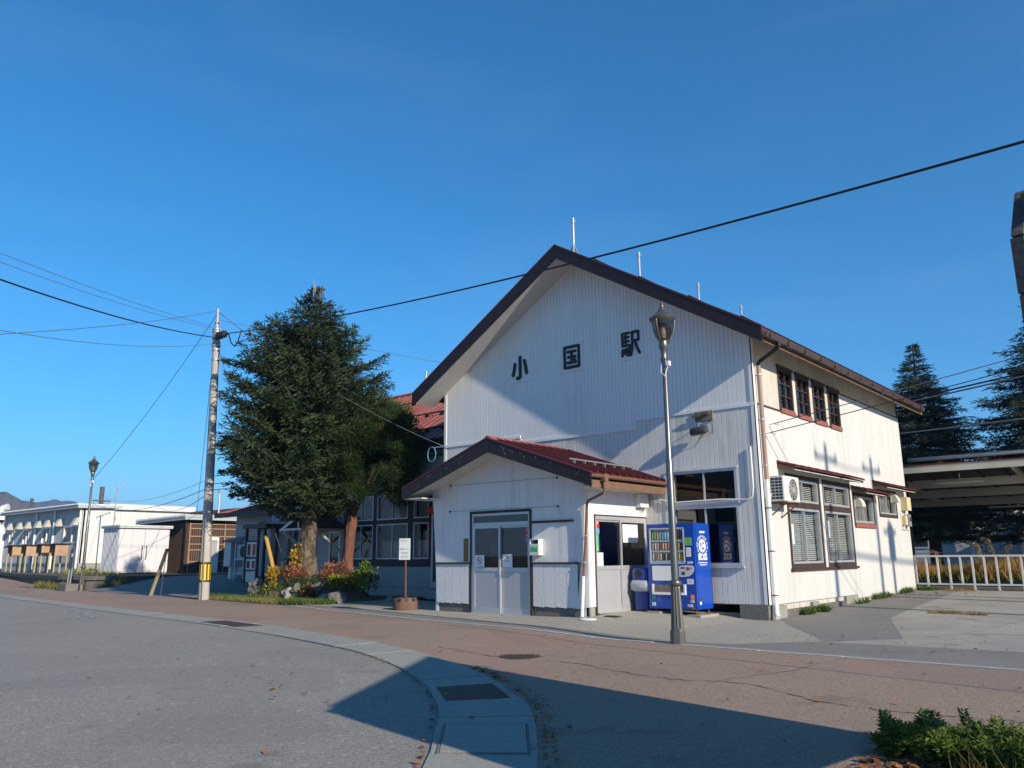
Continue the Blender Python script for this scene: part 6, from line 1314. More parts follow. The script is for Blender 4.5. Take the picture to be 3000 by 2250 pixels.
# bus stop sign on its drum
BSN = thing('bus_stop_sign', 'white bus stop plate on rusty pole in a drum base', 'bus stop sign', (-8.33, -2.53, gz(-8.33, -2.53)))
z0 = gz(-8.33, -2.53)
MB().lathe([(0.31, -0.01), (0.31, 0.20), (0.27, 0.285), (0.06, 0.30)], 26, (-8.33, -2.53, z0)).build('drum_base', 'rust_drum', BSN, smooth='auto')
for k in range(6):
    a = k * math.pi / 3 + 0.2; MB().lathe([(0.0, 0.0), (0.045, 0.0), (0.05, 0.004)], 10, (-8.33 + 0.20 * math.cos(a), -2.53 + 0.20 * math.sin(a), z0 + 0.294)).build('hole', 'black_paint', BSN, fix=False)
for k in range(10):
    a = k * math.pi / 5; x, y = -8.33 + 0.295 * math.cos(a), -2.53 + 0.295 * math.sin(a); MB().tube([(x - 0.02 * math.cos(a), y - 0.02 * math.sin(a), z0 + 0.232), (x + 0.012 * math.cos(a), y + 0.012 * math.sin(a), z0 + 0.245)], 0.045, 8).build('hole', 'black_paint', BSN)
MB().tube([(-8.33, -2.53, z0 + 0.28), (-8.36, -2.53, 1.82)], 0.022, 8).build('pole', 'rust', BSN)
WB = lambda u, d, z: (-8.365 + u * 0.966, -2.555 - d * 0.966 + u * 0.25, z)
pl_ = MB().bm(WB, -0.165, 0.165, 0.0, 0.008, 1.27, 1.80).build('plate', 'sign_white', BSN)
text('plate_text', 'タクシー', WB, 0, 1.735, 0.065, 'vending_dark', pl_, d=0.008, ext=0.0008); text('plate_text', '小国タクシー', WB, 0, 1.53, 0.052, 'vending_dark', pl_, d=0.008, ext=0.0008)
for z in (1.45, 1.42, 1.36, 1.33): MB().bm(WB, -0.11, 0.11, 0.0082, 0.009, z, z + 0.008).build('print_line', 'cable_grey', pl_)
# leaning stakes
t = thing('yellow_sleeve', 'leaning yellow guy wire sleeve in the planting bed', 'stake', (-15.0, -1.8, 0.4)); MB().tube([(-15.02, -1.8, 0.35), (-15.45, -1.8, 1.3), (-15.82, -1.8, 2.02)], [0.065, 0.062, 0.06], 10).build('sleeve', 'yellow_old', t, smooth='auto'); MB().lathe([(0.066, 0), (0.066, 0.06), (0.03, 0.09)], 10, (-15.83, -1.8, 1.99)).build('cap', 'black_rubber', t)
t = thing('leaning_stake', 'leaning pale wooden stake before the white shed', 'stake', (-21.86, -2.5, 0.05)); MB().tube([(-21.88, -2.5, -0.05), (-20.88, -2.5, 1.66)], [0.065, 0.06], 10).build('stake', 'stake_wood', t, smooth='auto'); MB().tube([(-21.0, -2.46, 1.4), (-21.15, -2.44, 0.7), (-21.2, -2.44, 0.05)], 0.012, 5).build('rope', 'cable_grey', t); MB().lathe([(0.066, 0), (0.05, 0.05)], 10, (-20.87, -2.5, 1.64)).build('cap', 'black_rubber', t)
# post sign in a concrete block by the far lamp
t = thing('block_sign', 'narrow grey post sign in a concrete block by the distant lamp', 'sign', (-29.4, -2.4, 0.06)); MB().box(-29.8, -28.95, -2.65, -2.15, 0.0, 0.34).build('block', 'concrete_dark', t)
for x in (-29.46, -29.2): MB().bar((x, -2.4, 0.34), (x + 0.08, -2.4, 1.0), 0.04).build('post', 'galvanised', t)
MB().prism([(-29.5, -2.42, 0.98), (-29.1, -2.42, 0.98), (-29.05, -2.42, 1.7), (-29.25, -2.42, 1.86), (-29.42, -2.42, 1.7)], (0, 0.05, 0)).build('plate', 'cable_grey', t); MB().box(-29.28, -29.14, -2.43, -2.421, 1.45, 1.6).build('reflector', 'sign_white', t)
# antenna and timber pole over the prefab roofs
t = thing('tv_antenna', 'thin television antenna mast beyond the white shed', 'antenna', (-41.5, 4.5, 3)); mb = MB(); mb.tube([(-41.5, 4.45, 0.7), (-41.5, 4.45, 5.55)], 0.035, 6); mb.build('mast', 'galvanised', t); mb = MB(); mb.bar((-41.6, 4.2, 5.35), (-41.5, 5.0, 5.75), 0.03)
for k in range(5): mb.bar((-41.85, 4.25 + k * 0.17, 5.38 + k * 0.085), (-41.25, 4.25 + k * 0.17, 5.38 + k * 0.085), 0.015)
mb.build('elements', 'galvanised', t)
t = thing('timber_pole', 'weathered timber pole with cross arm behind the prefab roof', 'utility pole', (-56, 9.6, 0.6)); MB().tube([(-56, 9.6, 0.5), (-56, 9.6, 6.7)], 0.17, 10).build('shaft', 'grey_wood', t); MB().bar((-56, 9.0, 5.65), (-56, 10.3, 5.65), 0.10).build('cross_arm', 'grey_wood', t)
t = thing('brick_chimney', 'thin brown chimney above the far prefab roof', 'chimney', (-80, 12.96, 0.6)); MB().tube([(-80, 12.96, 0.5), (-80, 12.96, 7.0)], 0.14, 8).build('stack', 'grey_wood', t); MB().tube([(-80, 12.96, 6.98), (-80, 12.96, 7.2)], 0.17, 8).build('cap', 'grey_wood', t)
t = thing('slim_pole', 'slim steel pole standing behind the slatted shed', 'pole', (-39.5, 9.5, 0.6)); MB().tube([(-39.5, 9.9, 0.5), (-39.5, 9.9, 5.4)], 0.06, 8).build('shaft', 'galvanised', t); MB().box(-39.6, -39.4, 9.8, 10.0, 5.35, 5.5).build('cap', 'galvanised', t)

# ------------------------------------------------------------------ right background: fence, platform canopy, houses
FE = thing('pipe_fence', 'low white steel fence closing the yard by the platform', 'fence', (2.9, 11.2, 0.22))
ge = 0.20
MB().bar((-0.24, 11.2, 1.235), (9.5, 11.2, 1.235), 0.05, 0.055).build('top_rail', 'fence_white', FE); MB().bar((-0.24, 11.2, 0.40), (9.5, 11.2, 0.40), 0.045, 0.05).build('bottom_rail', 'fence_white', FE)
for k in range(31):
    x = 0.02 + k * 0.317
    if x > 9.4: break
    low = k % 2 == 1; MB().box(x - 0.026, x + 0.026, 11.175, 11.225, (ge - 0.02) if low else 0.425, 1.208).build('post' if low else 'baluster', 'fence_white', FE)
    if low: MB().lathe([(0.12, -0.05), (0.11, 0.02), (0.06, 0.03)], 8, (x, 11.2, ge + 0.01)).build('footing', 'concrete_dark', FE)
MB().box(-0.27, -0.21, 11.17, 11.23, ge, 1.25).build('post', 'fence_white', FE)
PC = thing('platform_canopy', 'cream steel platform canopy with red roof edge right of the station', 'canopy', (2, 15, 0))
cz_ = lambda y: 4.05 - 0.10 * (y - 12.0)
MB().prism([(-12, 12.0, cz_(12)), (-12, 19.0, cz_(19)), (-12, 19.0, cz_(19) - 0.05), (-12, 12.0, cz_(12) - 0.05)], (30, 0, 0)).build('roof', 'fascia_brown', PC)
MB().box(-12, 18, 11.94, 11.998, 3.88, 4.10).build('front_fascia', 'canopy_cream', PC); MB().box(-12, 18, 11.92, 12.05, 4.101, 4.145).build('roof_edge', 'red_roof', PC)
MB().tube([(-0.05, 11.95, 4.31), (18, 11.95, 4.36)], 0.065, 10).build('gutter_pipe', 'galvanised', PC, smooth=True)
for k in range(14):
    x = 0.9 + k * 1.2; MB().prism([(x - 0.10, 11.95, 4.145), (x + 0.10, 11.95, 4.145), (x, 11.95, 4.25)], (0, 0.06, 0)).build('pipe_saddle', 'red_roof', PC)
for y in (14.0, 16.1, 18.2): MB().box(-12, 18, y, y + 0.14, cz_(y) - 0.34, cz_(y) - 0.06).build('beam', 'canopy_cream', PC)
for k in range(7):
    x = -8 + k * 3.6; MB().prism([(x, 12.1, cz_(12.1) - 0.2), (x, 18.9, cz_(18.9) - 0.2), (x, 18.9, cz_(18.9) - 0.06), (x, 12.1, cz_(12.1) - 0.06)], (0.1, 0, 0)).build('rafter', 'canopy_cream', PC)
    if x < -3 or x > 7: MB().box(x - 0.02, x + 0.14, 16.1, 16.26, 0.3, cz_(16.1) - 0.34).build('column', 'canopy_cream', PC)
for k in range(40): MB().prism([(-11.8 + k * 0.75, 12.05, cz_(12.05) - 0.055), (-11.8 + k * 0.75, 19, cz_(19) - 0.055), (-11.8 + k * 0.75, 19, cz_(19) - 0.09), (-11.8 + k * 0.75, 12.05, cz_(12.05) - 0.09)], (0.05, 0, 0)).build('purlin', 'dark_wood', PC)
MB().box(-1.9, -0.42, 12.9, 13.05, 0.1, 3.8).build('end_screen', 'booth_brown', PC)
for (x, y, lab) in ((1.2, 12.9, 'short fluorescent light under the front edge of the platform canopy'), (1.6, 18.6, 'long fluorescent light under the back of the platform canopy')):
    t = thing('fluorescent_light', lab, 'light fitting', (x, y, 3.5)); MB().box(x - 0.7, x + 0.7, y, y + 0.08, cz_(y) - 0.42, cz_(y) - 0.36).build('tube_casing', 'canopy_cream', t); MB().bar((x, y + 0.04, cz_(y) - 0.36), (x, y + 0.04, cz_(y) - 0.08), 0.03).build('stem', 'canopy_cream', t)
MB().box(-14, 24, 12.6, 18.8, -0.2, 0.26).build('platform', 'concrete_dark', None, kind='structure')
HS = thing('white_house', 'white clapboard house beyond the cedars with grey gable', 'house', (-4, 42, 0)); MB().box(-12, -1.5, 40, 48, 0, 4.2).build('wall', 'house_white', HS)
for k in range(12): MB().box(-12, -1.5, 39.965, 39.999, 0.3 + k * 0.33, 0.32 + k * 0.33 + 0.27).build('clapboard', 'house_white', HS)
MB().prism([(-12.6, 39.5, 4.1), (-12.6, 44, 6.2), (-12.6, 48.5, 4.1), (-12.6, 48.5, 4.3), (-12.6, 44, 6.4), (-12.6, 39.5, 4.3)], (11.6, 0, 0)).build('roof', 'prefab_grey', HS); w_ = MB().box(-7.6, -6.4, 39.92, 39.96, 1.6, 3.0).build('window', 'white_paint', HS); MB().box(-7.5, -6.5, 39.90, 39.919, 1.7, 2.9).build('pane', 'pane_tint', w_)
MB().tube([(-3.9, 39.6, 0), (-3.9, 39.6, 4.2)], 0.09, 8).build('flue', 'white_paint', HS); MB().tube([(-3.3, 39.6, 0), (-3.3, 39.6, 4.0)], 0.07, 8).build('flue', 'galvanised', HS)
H2 = thing('grey_garage', 'dark fronted garage with flat roof behind the pampas grass', 'garage', (2, 36, 0)); MB().box(-0.6, 9, 36, 41, 0, 2.9).build('wall', 'rock', H2); MB().prism([(-0.9, 35.6, 3.1), (9.4, 35.6, 2.8), (9.4, 41.3, 2.8), (-0.9, 41.3, 3.1)], (0, 0, 0.14)).build('roof', 'house_white', H2); MB().box(-0.1, 5.6, 35.95, 35.999, 0.2, 2.6).build('door', 'dark_wood', H2)
H3 = thing('bright_house', 'sunlit white house wall at the far right behind the cedar', 'house', (6, 46, 0)); MB().box(1.2, 12, 46, 54, 0, 7).build('wall', 'white_paint', H3); MB().prism([(0.8, 45.5, 7), (12.4, 45.5, 7), (12.4, 50, 8.8), (0.8, 50, 8.8)], (0, 0, 0.2)).build('roof', 'prefab_grey', H3)

# ------------------------------------------------------------------ out of frame things whose shadows are in view
for i, (x, y, h, lab, tr) in enumerate(((20, 0.56, 13.51, 'plain concrete pole whose shadow crosses the big yard window', 0), (20, 4.19, 13.47, 'concrete pole with cross arms shading the yard wall beside the small window', 0), (20, 5.35, 11.70, 'concrete pole carrying a transformer whose shadow falls on the yard wall', 1))):
    t = thing('utility_pole', lab, 'utility pole', (x, y, 0.0)); MB().tube([(x, y, -0.1), (x, y, h)], [0.155, 0.10], 14).build('shaft', 'pole_concrete', t, smooth='auto')
    if tr:
        MB().lathe([(0.28, 0), (0.30, 0.05), (0.30, 0.85), (0.2, 0.95)], 16, (x + 0.1, y + 0.05, 10.69)).build('transformer', 'vending_grey', t, smooth='auto')
        MB().bar((x, y - 0.6, h - 0.3), (x, y + 0.6, h - 0.3), 0.09).build('cross_arm', 'galvanised', t)
    else:
        MB().bar((x, y - 0.8, h - 0.35), (x, y + 0.8, h - 0.35), 0.08).build('cross_arm', 'galvanised', t)
        for s_ in (-0.7, 0, 0.7): MB().lathe([(0.05, 0), (0.07, 0.05), (0.04, 0.16)], 8, (x, y + s_, h - 0.31)).build('insulator', 'vending_white', t)
cable('cable', (20, -0.14, 13.21), (20, 4.89, 13.17), 0.15, 0.02, 'cable_black', 'slack wire between the two yard poles outside the picture', 10)
cable('cable', (20, 0.56, 10.86), (20, 32, 11.06), 0.6, 0.05, 'cable_black', 'bundled wire from the yard poles along the track', 16)
# houses added behind the camera, out of view, for the station's panes to reflect
for i, (x, w, h, wm, rm, lab) in enumerate(((-26, 10, 6.4, 'grey_siding', 'fascia_brown', 'grey house added behind the camera for the window reflections, leftmost'), (-13, 9, 5.4, 'cream_plaster', 'prefab_grey', 'cream house added behind the camera for the window reflections, middle one'), (-1.5, 8, 6.8, 'house_white', 'red_roof_old', 'white house added behind the camera for the window reflections, rightmost'))):
    t = thing('reflection_house', lab, 'house', (x + w / 2, -46, -0.6), 'houses added for reflections'); z0 = gz(0, -42) - 0.1
    MB().box(x, x + w, -52, -42, z0, h).build('wall', wm, t); MB().prism([(x - 0.5, -52.6, h), (x - 0.5, -47, h + 2.2), (x - 0.5, -41.4, h), (x - 0.5, -41.4, h + 0.15), (x - 0.5, -47, h + 2.35), (x - 0.5, -52.6, h + 0.15)], (w + 1, 0, 0)).build('roof', rm, t)
    MB().prism([(x - 0.2, -42, 3.0), (x - 0.2, -40.6, 2.6), (x - 0.2, -40.6, 2.75), (x - 0.2, -42, 3.15)], (w + 0.4, 0, 0)).build('awning', 'booth_brown', t)
    for k in range(3):
        a = x + 0.8 + k * (w - 0.8) / 3
        for (za, zb) in ((0.3, 2.3), (3.7, 5.0)):
            w_ = MB().box(a, a + 1.8, -41.99, -41.93, za, zb).build('window', 'aluminium', t); MB().box(a + 0.08, a + 1.72, -41.92, -41.91, za + 0.08, zb - 0.08).build('pane', 'vending_dark', w_)
# wooden sign board at the right picture edge, on posts
SBD = thing('wooden_sign_board', 'weathered grey planked sign board at the right picture edge', 'sign board', (6.9, -11.2, 0))
A_, B_ = Vector((6.70, -12.43, 0)), Vector((7.12, -9.66, 0)); nrm = Vector((-(B_ - A_).y, (B_ - A_).x, 0)).normalized()
zb_, za_, zB_ = 0.86, 2.94, 4.08
npl = 12
for k in range(npl):
    z0 = zb_ + (zB_ - zb_) * k / npl + 0.006; z1 = zb_ + (zB_ - zb_) * (k + 1) / npl - 0.006
    topz = lambda t: za_ + (zB_ - za_) * t
    def tmin(z): return 0.0 if z <= za_ else (z - za_) / (zB_ - za_)
    t0, t1 = tmin(z0), tmin(z1); off = nrm * (0.05 if k % 2 else 0.054)
    q = [A_.lerp(B_, t0), B_, B_, A_.lerp(B_, t1)]; zz = [z0, z0, z1, z1]
    poly = [(p.x + off.x, p.y + off.y, z) for p, z in zip(q, zz)]
    if t1 > 0.999: poly = poly[:3]
    MB().prism(poly, tuple(-off * 1.0)).build('plank', 'grey_wood', SBD)
for tt in (0.12, 0.94):
    p = A_.lerp(B_, tt) + nrm * -0.07; MB().box(p.x - 0.05, p.x + 0.05, p.y - 0.05, p.y + 0.05, -0.2, (za_ + (zB_ - za_) * tt) - 0.1).build('post', 'grey_wood', SBD)
e_ = nrm * -0.05; MB().bar((A_.x + e_.x, A_.y + e_.y, za_ - 0.06), (B_.x + e_.x, B_.y + e_.y, zB_ - 0.06), 0.07, 0.09).build('top_batten', 'grey_wood', SBD)

# ------------------------------------------------------------------ foliage
def blades(name, P, D, Ln, W, tone, m, parent=None, nb=3, kind=None, label=None, mid=0.45):
    """many small pointed leaves: per shoot nb rhombic blades set round the axis"""
    P = np.asarray(P, float); D = np.asarray(D, float); D /= np.linalg.norm(D, axis=1)[:, None] + 1e-9
    n = len(P); Ln = np.broadcast_to(Ln, (n,)); W = np.broadcast_to(W, (n,)); tone = np.broadcast_to(tone, (n,))
    ref = np.where(np.abs(D[:, 2:3]) < 0.9, np.array([[0, 0, 1.0]]), np.array([[1.0, 0, 0]]))
    U = np.cross(D, ref); U /= np.linalg.norm(U, axis=1)[:, None] + 1e-9; V = np.cross(D, U)
    vs = []; ph = nrg.random(n) * math.pi
    for k in range(nb):
        a = ph + k * math.pi / nb; Wd = (U * np.cos(a)[:, None] + V * np.sin(a)[:, None]) * W[:, None]
        base = P; mid_ = P + D * (Ln * mid)[:, None]; tip = P + D * Ln[:, None]
        vs.append(np.stack([base, mid_ - Wd, tip, mid_ + Wd], 1))
    A = np.concatenate(vs, 0).reshape(-1, 3); nf = len(A) // 4
    off = WL.get(parent.as_pointer(), Vector((0, 0, 0))) if parent else Vector((0, 0, 0)); A = A - np.array(off)[None, :]
    me = bpy.data.meshes.new(name); me.vertices.add(len(A)); me.vertices.foreach_set('co', A.astype(np.float32).ravel())
    me.loops.add(nf * 4); me.loops.foreach_set('vertex_index', np.arange(nf * 4, dtype=np.int32))
    me.polygons.add(nf); me.polygons.foreach_set('loop_start', np.arange(0, nf * 4, 4, dtype=np.int32)); me.polygons.foreach_set('loop_total', np.full(nf, 4, dtype=np.int32))
    me.update(calc_edges=True); me.validate()
    at = me.attributes.new('tone', 'FLOAT', 'POINT'); at.data.foreach_set('value', np.repeat(np.tile(tone, nb), 4).astype(np.float32))
    me.materials.append(MATS[m]); return link(name, me, parent, kind, label)

def conifer(root, base, prof, n_whorl, per, droop, tip_up, shoot_l, shoot_w, twig_step, m, seed, z0, z1, bend=(0, 0), asym=None, bark='bark_fir', trunk_r=0.3, nb=3, sub=1.0, shoots_per=5, flat=0.5):
    r = np.random.default_rng(seed); bx, by, bz = base
    tz = np.linspace(bz, z1, 14); ax = lambda z: (bx + bend[0] * ((z - bz) / (z1 - bz)) ** 1.0, by + bend[1] * ((z - bz) / (z1 - bz)))
    zs_, rs_ = zip(*prof); P = []; D = []; L = []; T = []; limb = MB()
    for w in range(n_whorl):
        f = w / (n_whorl - 1); z = z0 + (z1 - 0.15 - z0) * f ** 1.0; k0 = r.random() * 6.28
        for k in range(per if f < 0.85 else max(3, per - 2)):
            az = k0 + k * 2 * math.pi / per + r.normal() * 0.22; zz = z + r.normal() * 0.10
            R = np.interp(zz, zs_, rs_) * (0.74 + 0.42 * r.random()); tb = r.normal() * 0.13
            if asym: R *= 1 + asym[1] * math.cos(az - asym[0])
            if R < 0.15: R = 0.15
            cx, cy = ax(zz); dx, dy = math.cos(az), math.sin(az); n = 8
            t = np.linspace(0, 1, n); hz = R * (-droop * t + tip_up * t * t)
            pts = np.stack([cx + dx * R * t, cy + dy * R * t, zz + hz], 1)
            limb.tube([tuple(p) for p in pts[::2]] + [tuple(pts[-1])], [max(0.008, 0.045 * R / 2.5 * (1 - q)) for q in np.linspace(0, 0.95, 5)], 4, cap=False)
            nt_ = max(4, int(R / twig_step)); tt = 0.10 + 0.90 * (np.arange(nt_) + r.random(nt_) * 0.8) / nt_; tt = np.clip(tt, 0.08, 1.0)
            for q in tt:
                p = np.array([np.interp(q, t, pts[:, i]) for i in range(3)])
                tl = sub * (R * 0.26 * (1 - q) + 0.20 + 0.05 * R) * (0.6 + 0.7 * r.random()) * min(1.0, 0.35 + R)
                for sd_ in (-1, 1):
                    ang = az + sd_ * (0.75 + 0.35 * r.random()); d = np.array([math.cos(ang), math.sin(ang), r.normal() * 0.16 - droop * 0.35 + 0.05])
                    ns = max(2, int(shoots_per * tl / 0.3)); s_ = (np.arange(ns) + r.random(ns)) / ns
                    pp = p[None, :] + d[None, :] * (tl * s_)[:, None]
                    pp[:, 2] -= (s_ ** 2) * tl * 0.25 * (droop + 0.2)
                    sa = ang + r.normal(size=ns) * 0.75; el = r.normal(size=ns) * flat + 0.18
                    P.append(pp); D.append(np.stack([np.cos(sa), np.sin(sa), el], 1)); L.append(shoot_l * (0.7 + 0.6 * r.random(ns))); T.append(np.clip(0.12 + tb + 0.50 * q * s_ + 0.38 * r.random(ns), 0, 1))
    P = np.concatenate(P); D = np.concatenate(D); L = np.concatenate(L); T = np.concatenate(T)
    tr = MB(); tr.tube([(*ax(z), z) for z in tz], [trunk_r * (1 - 0.93 * (i / 13) ** 0.9) for i in range(14)], 14); return P, D, L, T, limb, tr

def roughen(o, amp, sc):
    from mathutils import noise
    for v in o.data.vertices:
        n = noise.noise_vector(Vector((v.co.x, v.co.y, v.co.z * 0.6)) * sc); v.co += Vector((n.x, n.y, 0)) * amp

FIRT = thing('fir_tree', 'tall dense dark green fir tree in the planting bed', 'tree', (-14.6, -1.0, 0.3))
prof = [(2.4, 1.1), (2.9, 1.7), (3.5, 2.3), (4.4, 2.75), (5.4, 2.65), (6.4, 2.55), (7.4, 2.3), (8.15, 1.78), (8.84, 1.28), (9.4, 0.80), (9.85, 0.42), (10.3, 0.06)]
P, D, L, T, limb, tr = conifer(FIRT, (-14.62, -1.0, 0.1), prof, 27, 7, 0.22, 0.46, 0.20, 0.024, 0.115, 'fir_needles', 5, 2.75, 10.3, bend=(-0.25, 0.0), asym=(math.atan2(-0.65, -0.76), 0.10), trunk_r=0.33, shoots_per=8.5)
# one long limb reaching over the pole, and a leader of thin tips
tr = MB(); nz = 70
tr.tube([(-14.62 - 0.25 * (k / nz), -1.0, 0.0 + 10.4 * k / nz) for k in range(nz + 1)], [0.31 * (1 - 0.93 * (k / nz) ** 0.9) for k in range(nz + 1)], 26)
tro = tr.build('trunk', 'bark_fir', FIRT, smooth=True)
for v in tro.data.vertices:
    if v.co.z < 0.8: s_ = 1 + 0.5 * (0.8 - v.co.z); v.co.x *= s_; v.co.y *= s_
roughen(tro, 0.07, 2.2); roughen(tro, 0.045, 8.0); limb.build('limbs', 'bark_fir', FIRT, fix=False, kind='stuff')
ex = []
for (a0, b0, n) in (((-14.8, -1.0, 7.2), (-17.0, -3.0, 7.75), 120), ((-14.8, -1.0, 5.2), (-16.9, -3.0, 5.0), 110), ((-14.8, -1, 4.2), (-17.2, -2.7, 4.1), 120), ((-14.8, -1, 3.6), (-16.6, -2.6, 3.3), 90)):
    a0, b0 = np.array(a0), np.array(b0); t = nrg.random(n * 5) ** 0.7; q = a0 + (b0 - a0) * t[:, None]; d = (b0 - a0) / np.linalg.norm(b0 - a0); sd_ = np.array([-d[1], d[0], 0])
    q = q + sd_[None, :] * ((nrg.random(n * 5) - 0.5) * 1.3 * (1.05 - t))[:, None]; q[:, 2] += nrg.normal(size=n * 5) * 0.06
    P = np.concatenate([P, q]); D = np.concatenate([D, d[None, :] + sd_[None, :] * nrg.normal(size=(n * 5, 1)) * 0.8 + np.array([[0, 0, 0.2]])]); L = np.concatenate([L, 0.12 + 0.1 * nrg.random(n * 5)]); T = np.concatenate([T, 0.35 + 0.6 * nrg.random(n * 5)])
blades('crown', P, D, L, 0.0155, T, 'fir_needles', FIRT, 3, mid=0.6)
tips = [(-14.87 + rnd.uniform(-.25, .25), -1.0 + rnd.uniform(-.25, .25), 9.75 + rnd.uniform(0, .4)) for _ in range(14)]
mb = MB()
for p in tips: mb.tube([p, (p[0] * 1.0 + (p[0] + 14.87) * 0.4, p[1] + (p[1] + 1) * 0.4, p[2] + rnd.uniform(.25, .55))], [0.012, 0.004], 4)
mb.build('leader_shoots', 'stake_wood', FIRT)

YEW = thing('yew_tree', 'smaller round yew with peeling red brown trunk beside the fir', 'tree', (-14.2, 0.2, 0.3))
mb = MB(); mb.tube([(-14.28 + 0.26 * t, 0.2, 0.1 + 2.6 * t) for t in np.linspace(0, 1, 24)], [0.235 - 0.085 * t + 0.02 * math.sin(9 * t) for t in np.linspace(0, 1, 24)], 22)
for (dx, dy, dz) in ((0.9, 0.2, 1.6), (-0.5, -0.3, 1.6), (0.3, 0.5, 2.2), (1.1, -0.4, 1.0), (-0.9, 0.2, 1.0)): mb.tube([(-14.04, 0.2, 2.55), (-14.04 + dx * 0.4, 0.2 + dy * 0.4, 2.55 + dz * 0.5), (-14.04 + dx, 0.2 + dy, 2.55 + dz)], [0.10, 0.07, 0.03], 8)
o = mb.build('trunk', 'bark_yew', YEW, smooth=True); roughen(o, 0.055, 6.0)
P = []; D = []; T = []
cl = []
for _ in range(190):
    a = rnd.random() * 6.283; e = math.asin(rnd.uniform(-0.75, 1)); rr = rnd.uniform(0.72, 1.0); c = np.array([-13.25 + 1.68 * rr * math.cos(a) * math.cos(e), 0.2 + 1.5 * rr * math.sin(a) * math.cos(e), 4.55 + 1.95 * rr * math.sin(e)])
    if c[2] < 3.2: c[0] = c[0] * 0.6 + -13.5 * 0.4
    n = 270; v = nrg.normal(size=(n, 3)); v /= np.linalg.norm(v, axis=1)[:, None]; rad = rnd.uniform(0.28, 0.45); p = c + v * rad * (nrg.random((n, 1)) ** 0.4) * np.array([1, 1, 0.75]); P.append(p); out = c - np.array([-13.35, 0.2, 4.3]); out /= np.linalg.norm(out)
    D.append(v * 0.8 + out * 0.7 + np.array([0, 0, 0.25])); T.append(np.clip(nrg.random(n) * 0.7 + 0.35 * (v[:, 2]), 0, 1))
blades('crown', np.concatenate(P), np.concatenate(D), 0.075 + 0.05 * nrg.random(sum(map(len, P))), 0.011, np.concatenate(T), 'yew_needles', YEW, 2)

ced = ((-3.05, 27.0, 11.8, 3.3, 'cedar with slender top just right of the station roof', 5), (3.1, 26.5, 14.5, 4.2, 'larger cedar cut by the right picture edge', 8))
for (x, y, h, R, lab, sd_) in ced:
    t = thing('cedar_tree', lab, 'tree', (x, y, 0), 'cedars behind the platform')
    prof = [(1.8, R * 0.85), (3.0, R), (h * 0.45, R * 0.95), (h * 0.62, R * 0.72), (h * 0.78, R * 0.40), (h * 0.90, R * 0.18), (h, 0.05)]
    P, D, L, T, limb, tr = conifer(t, (x, y, 0.0), prof, 36, 8, 0.16, 0.10, 0.23, 0.02, 0.20, 'cedar_needles', sd_, 2.2, h, trunk_r=0.32, shoots_per=6.5, flat=0.40, sub=1.15)
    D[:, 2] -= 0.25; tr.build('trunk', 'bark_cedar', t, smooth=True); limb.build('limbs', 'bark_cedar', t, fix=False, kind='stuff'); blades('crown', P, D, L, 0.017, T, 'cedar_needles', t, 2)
t = thing('cedar_tree', 'low dark conifer filling the gap under the platform canopy', 'tree', (7.5, 30, 0)); P, D, L, T, limb, tr = conifer(t, (7.2, 31, 0), [(1.5, 3.6), (4, 3.8), (9, 1.6), (11, 0.1)], 26, 8, 0.12, 0.0, 0.22, 0.024, 0.34, 'cedar_needles', 14, 1.8, 11, trunk_r=0.3, shoots_per=4)
tr.build('trunk', 'bark_cedar', t); limb.build('limbs', 'bark_cedar', t, fix=False, kind='stuff'); blades('crown', P, D, L, 0.028, T, 'cedar_needles', t, 2)

# planting bed: mound, rocks, shrubs, grass
b = bmesh.new(); bmesh.ops.create_grid(b, x_segments=36, y_segments=24, size=1)
from mathutils import noise as mnoise
for v in b.verts:
    x, y = -14.9 + v.co.x * 2.9, -0.75 + v.co.y * 1.75; e = max(0.0, 1 - (v.co.x ** 2 + v.co.y ** 2)); v.co = Vector((x, y, gz(x, y) - 0.05 + 0.52 * ss(0, 0.7, e) + 0.08 * mnoise.noise(Vector((x, y, 0)) * 1.7) * ss(0, 0.4, e)))
me = bpy.data.meshes.new('planting_mound'); b.to_mesh(me); b.free(); me.materials.append(MATS['earth']); link('planting_mound', me, None, 'structure')
def mz(x, y):
    u, w = (x + 14.9) / 2.9, (y + 0.75) / 1.75; e = max(0.0, 1 - u * u - w * w); return gz(x, y) + (-0.05 + 0.52 * ss(0, 0.7, e) if e > 0 else 0)
def rock(x, y, s_, m, label, sq=0.75, seed=0):
    b = bmesh.new(); bmesh.ops.create_icosphere(b, subdivisions=3, radius=1); z = mz(x, y)
    for v in b.verts:
        n = mnoise.noise(v.co * 1.3 + Vector((seed * 7.3, 0, 0))) * 0.55 + mnoise.noise(v.co * 3.1 + Vector((0, seed * 3.1, 0))) * 0.2; v.co = v.co * (1 + n); v.co = Vector((x + v.co.x * s_, y + v.co.y * s_ * 0.8, z + (v.co.z * sq + 0.25) * s_))
    me = bpy.data.meshes.new('rock'); b.to_mesh(me); b.free(); me.materials.append(MATS[m]); tag(link('rock', me), label, 'rock', 'rocks edging the planting bed')
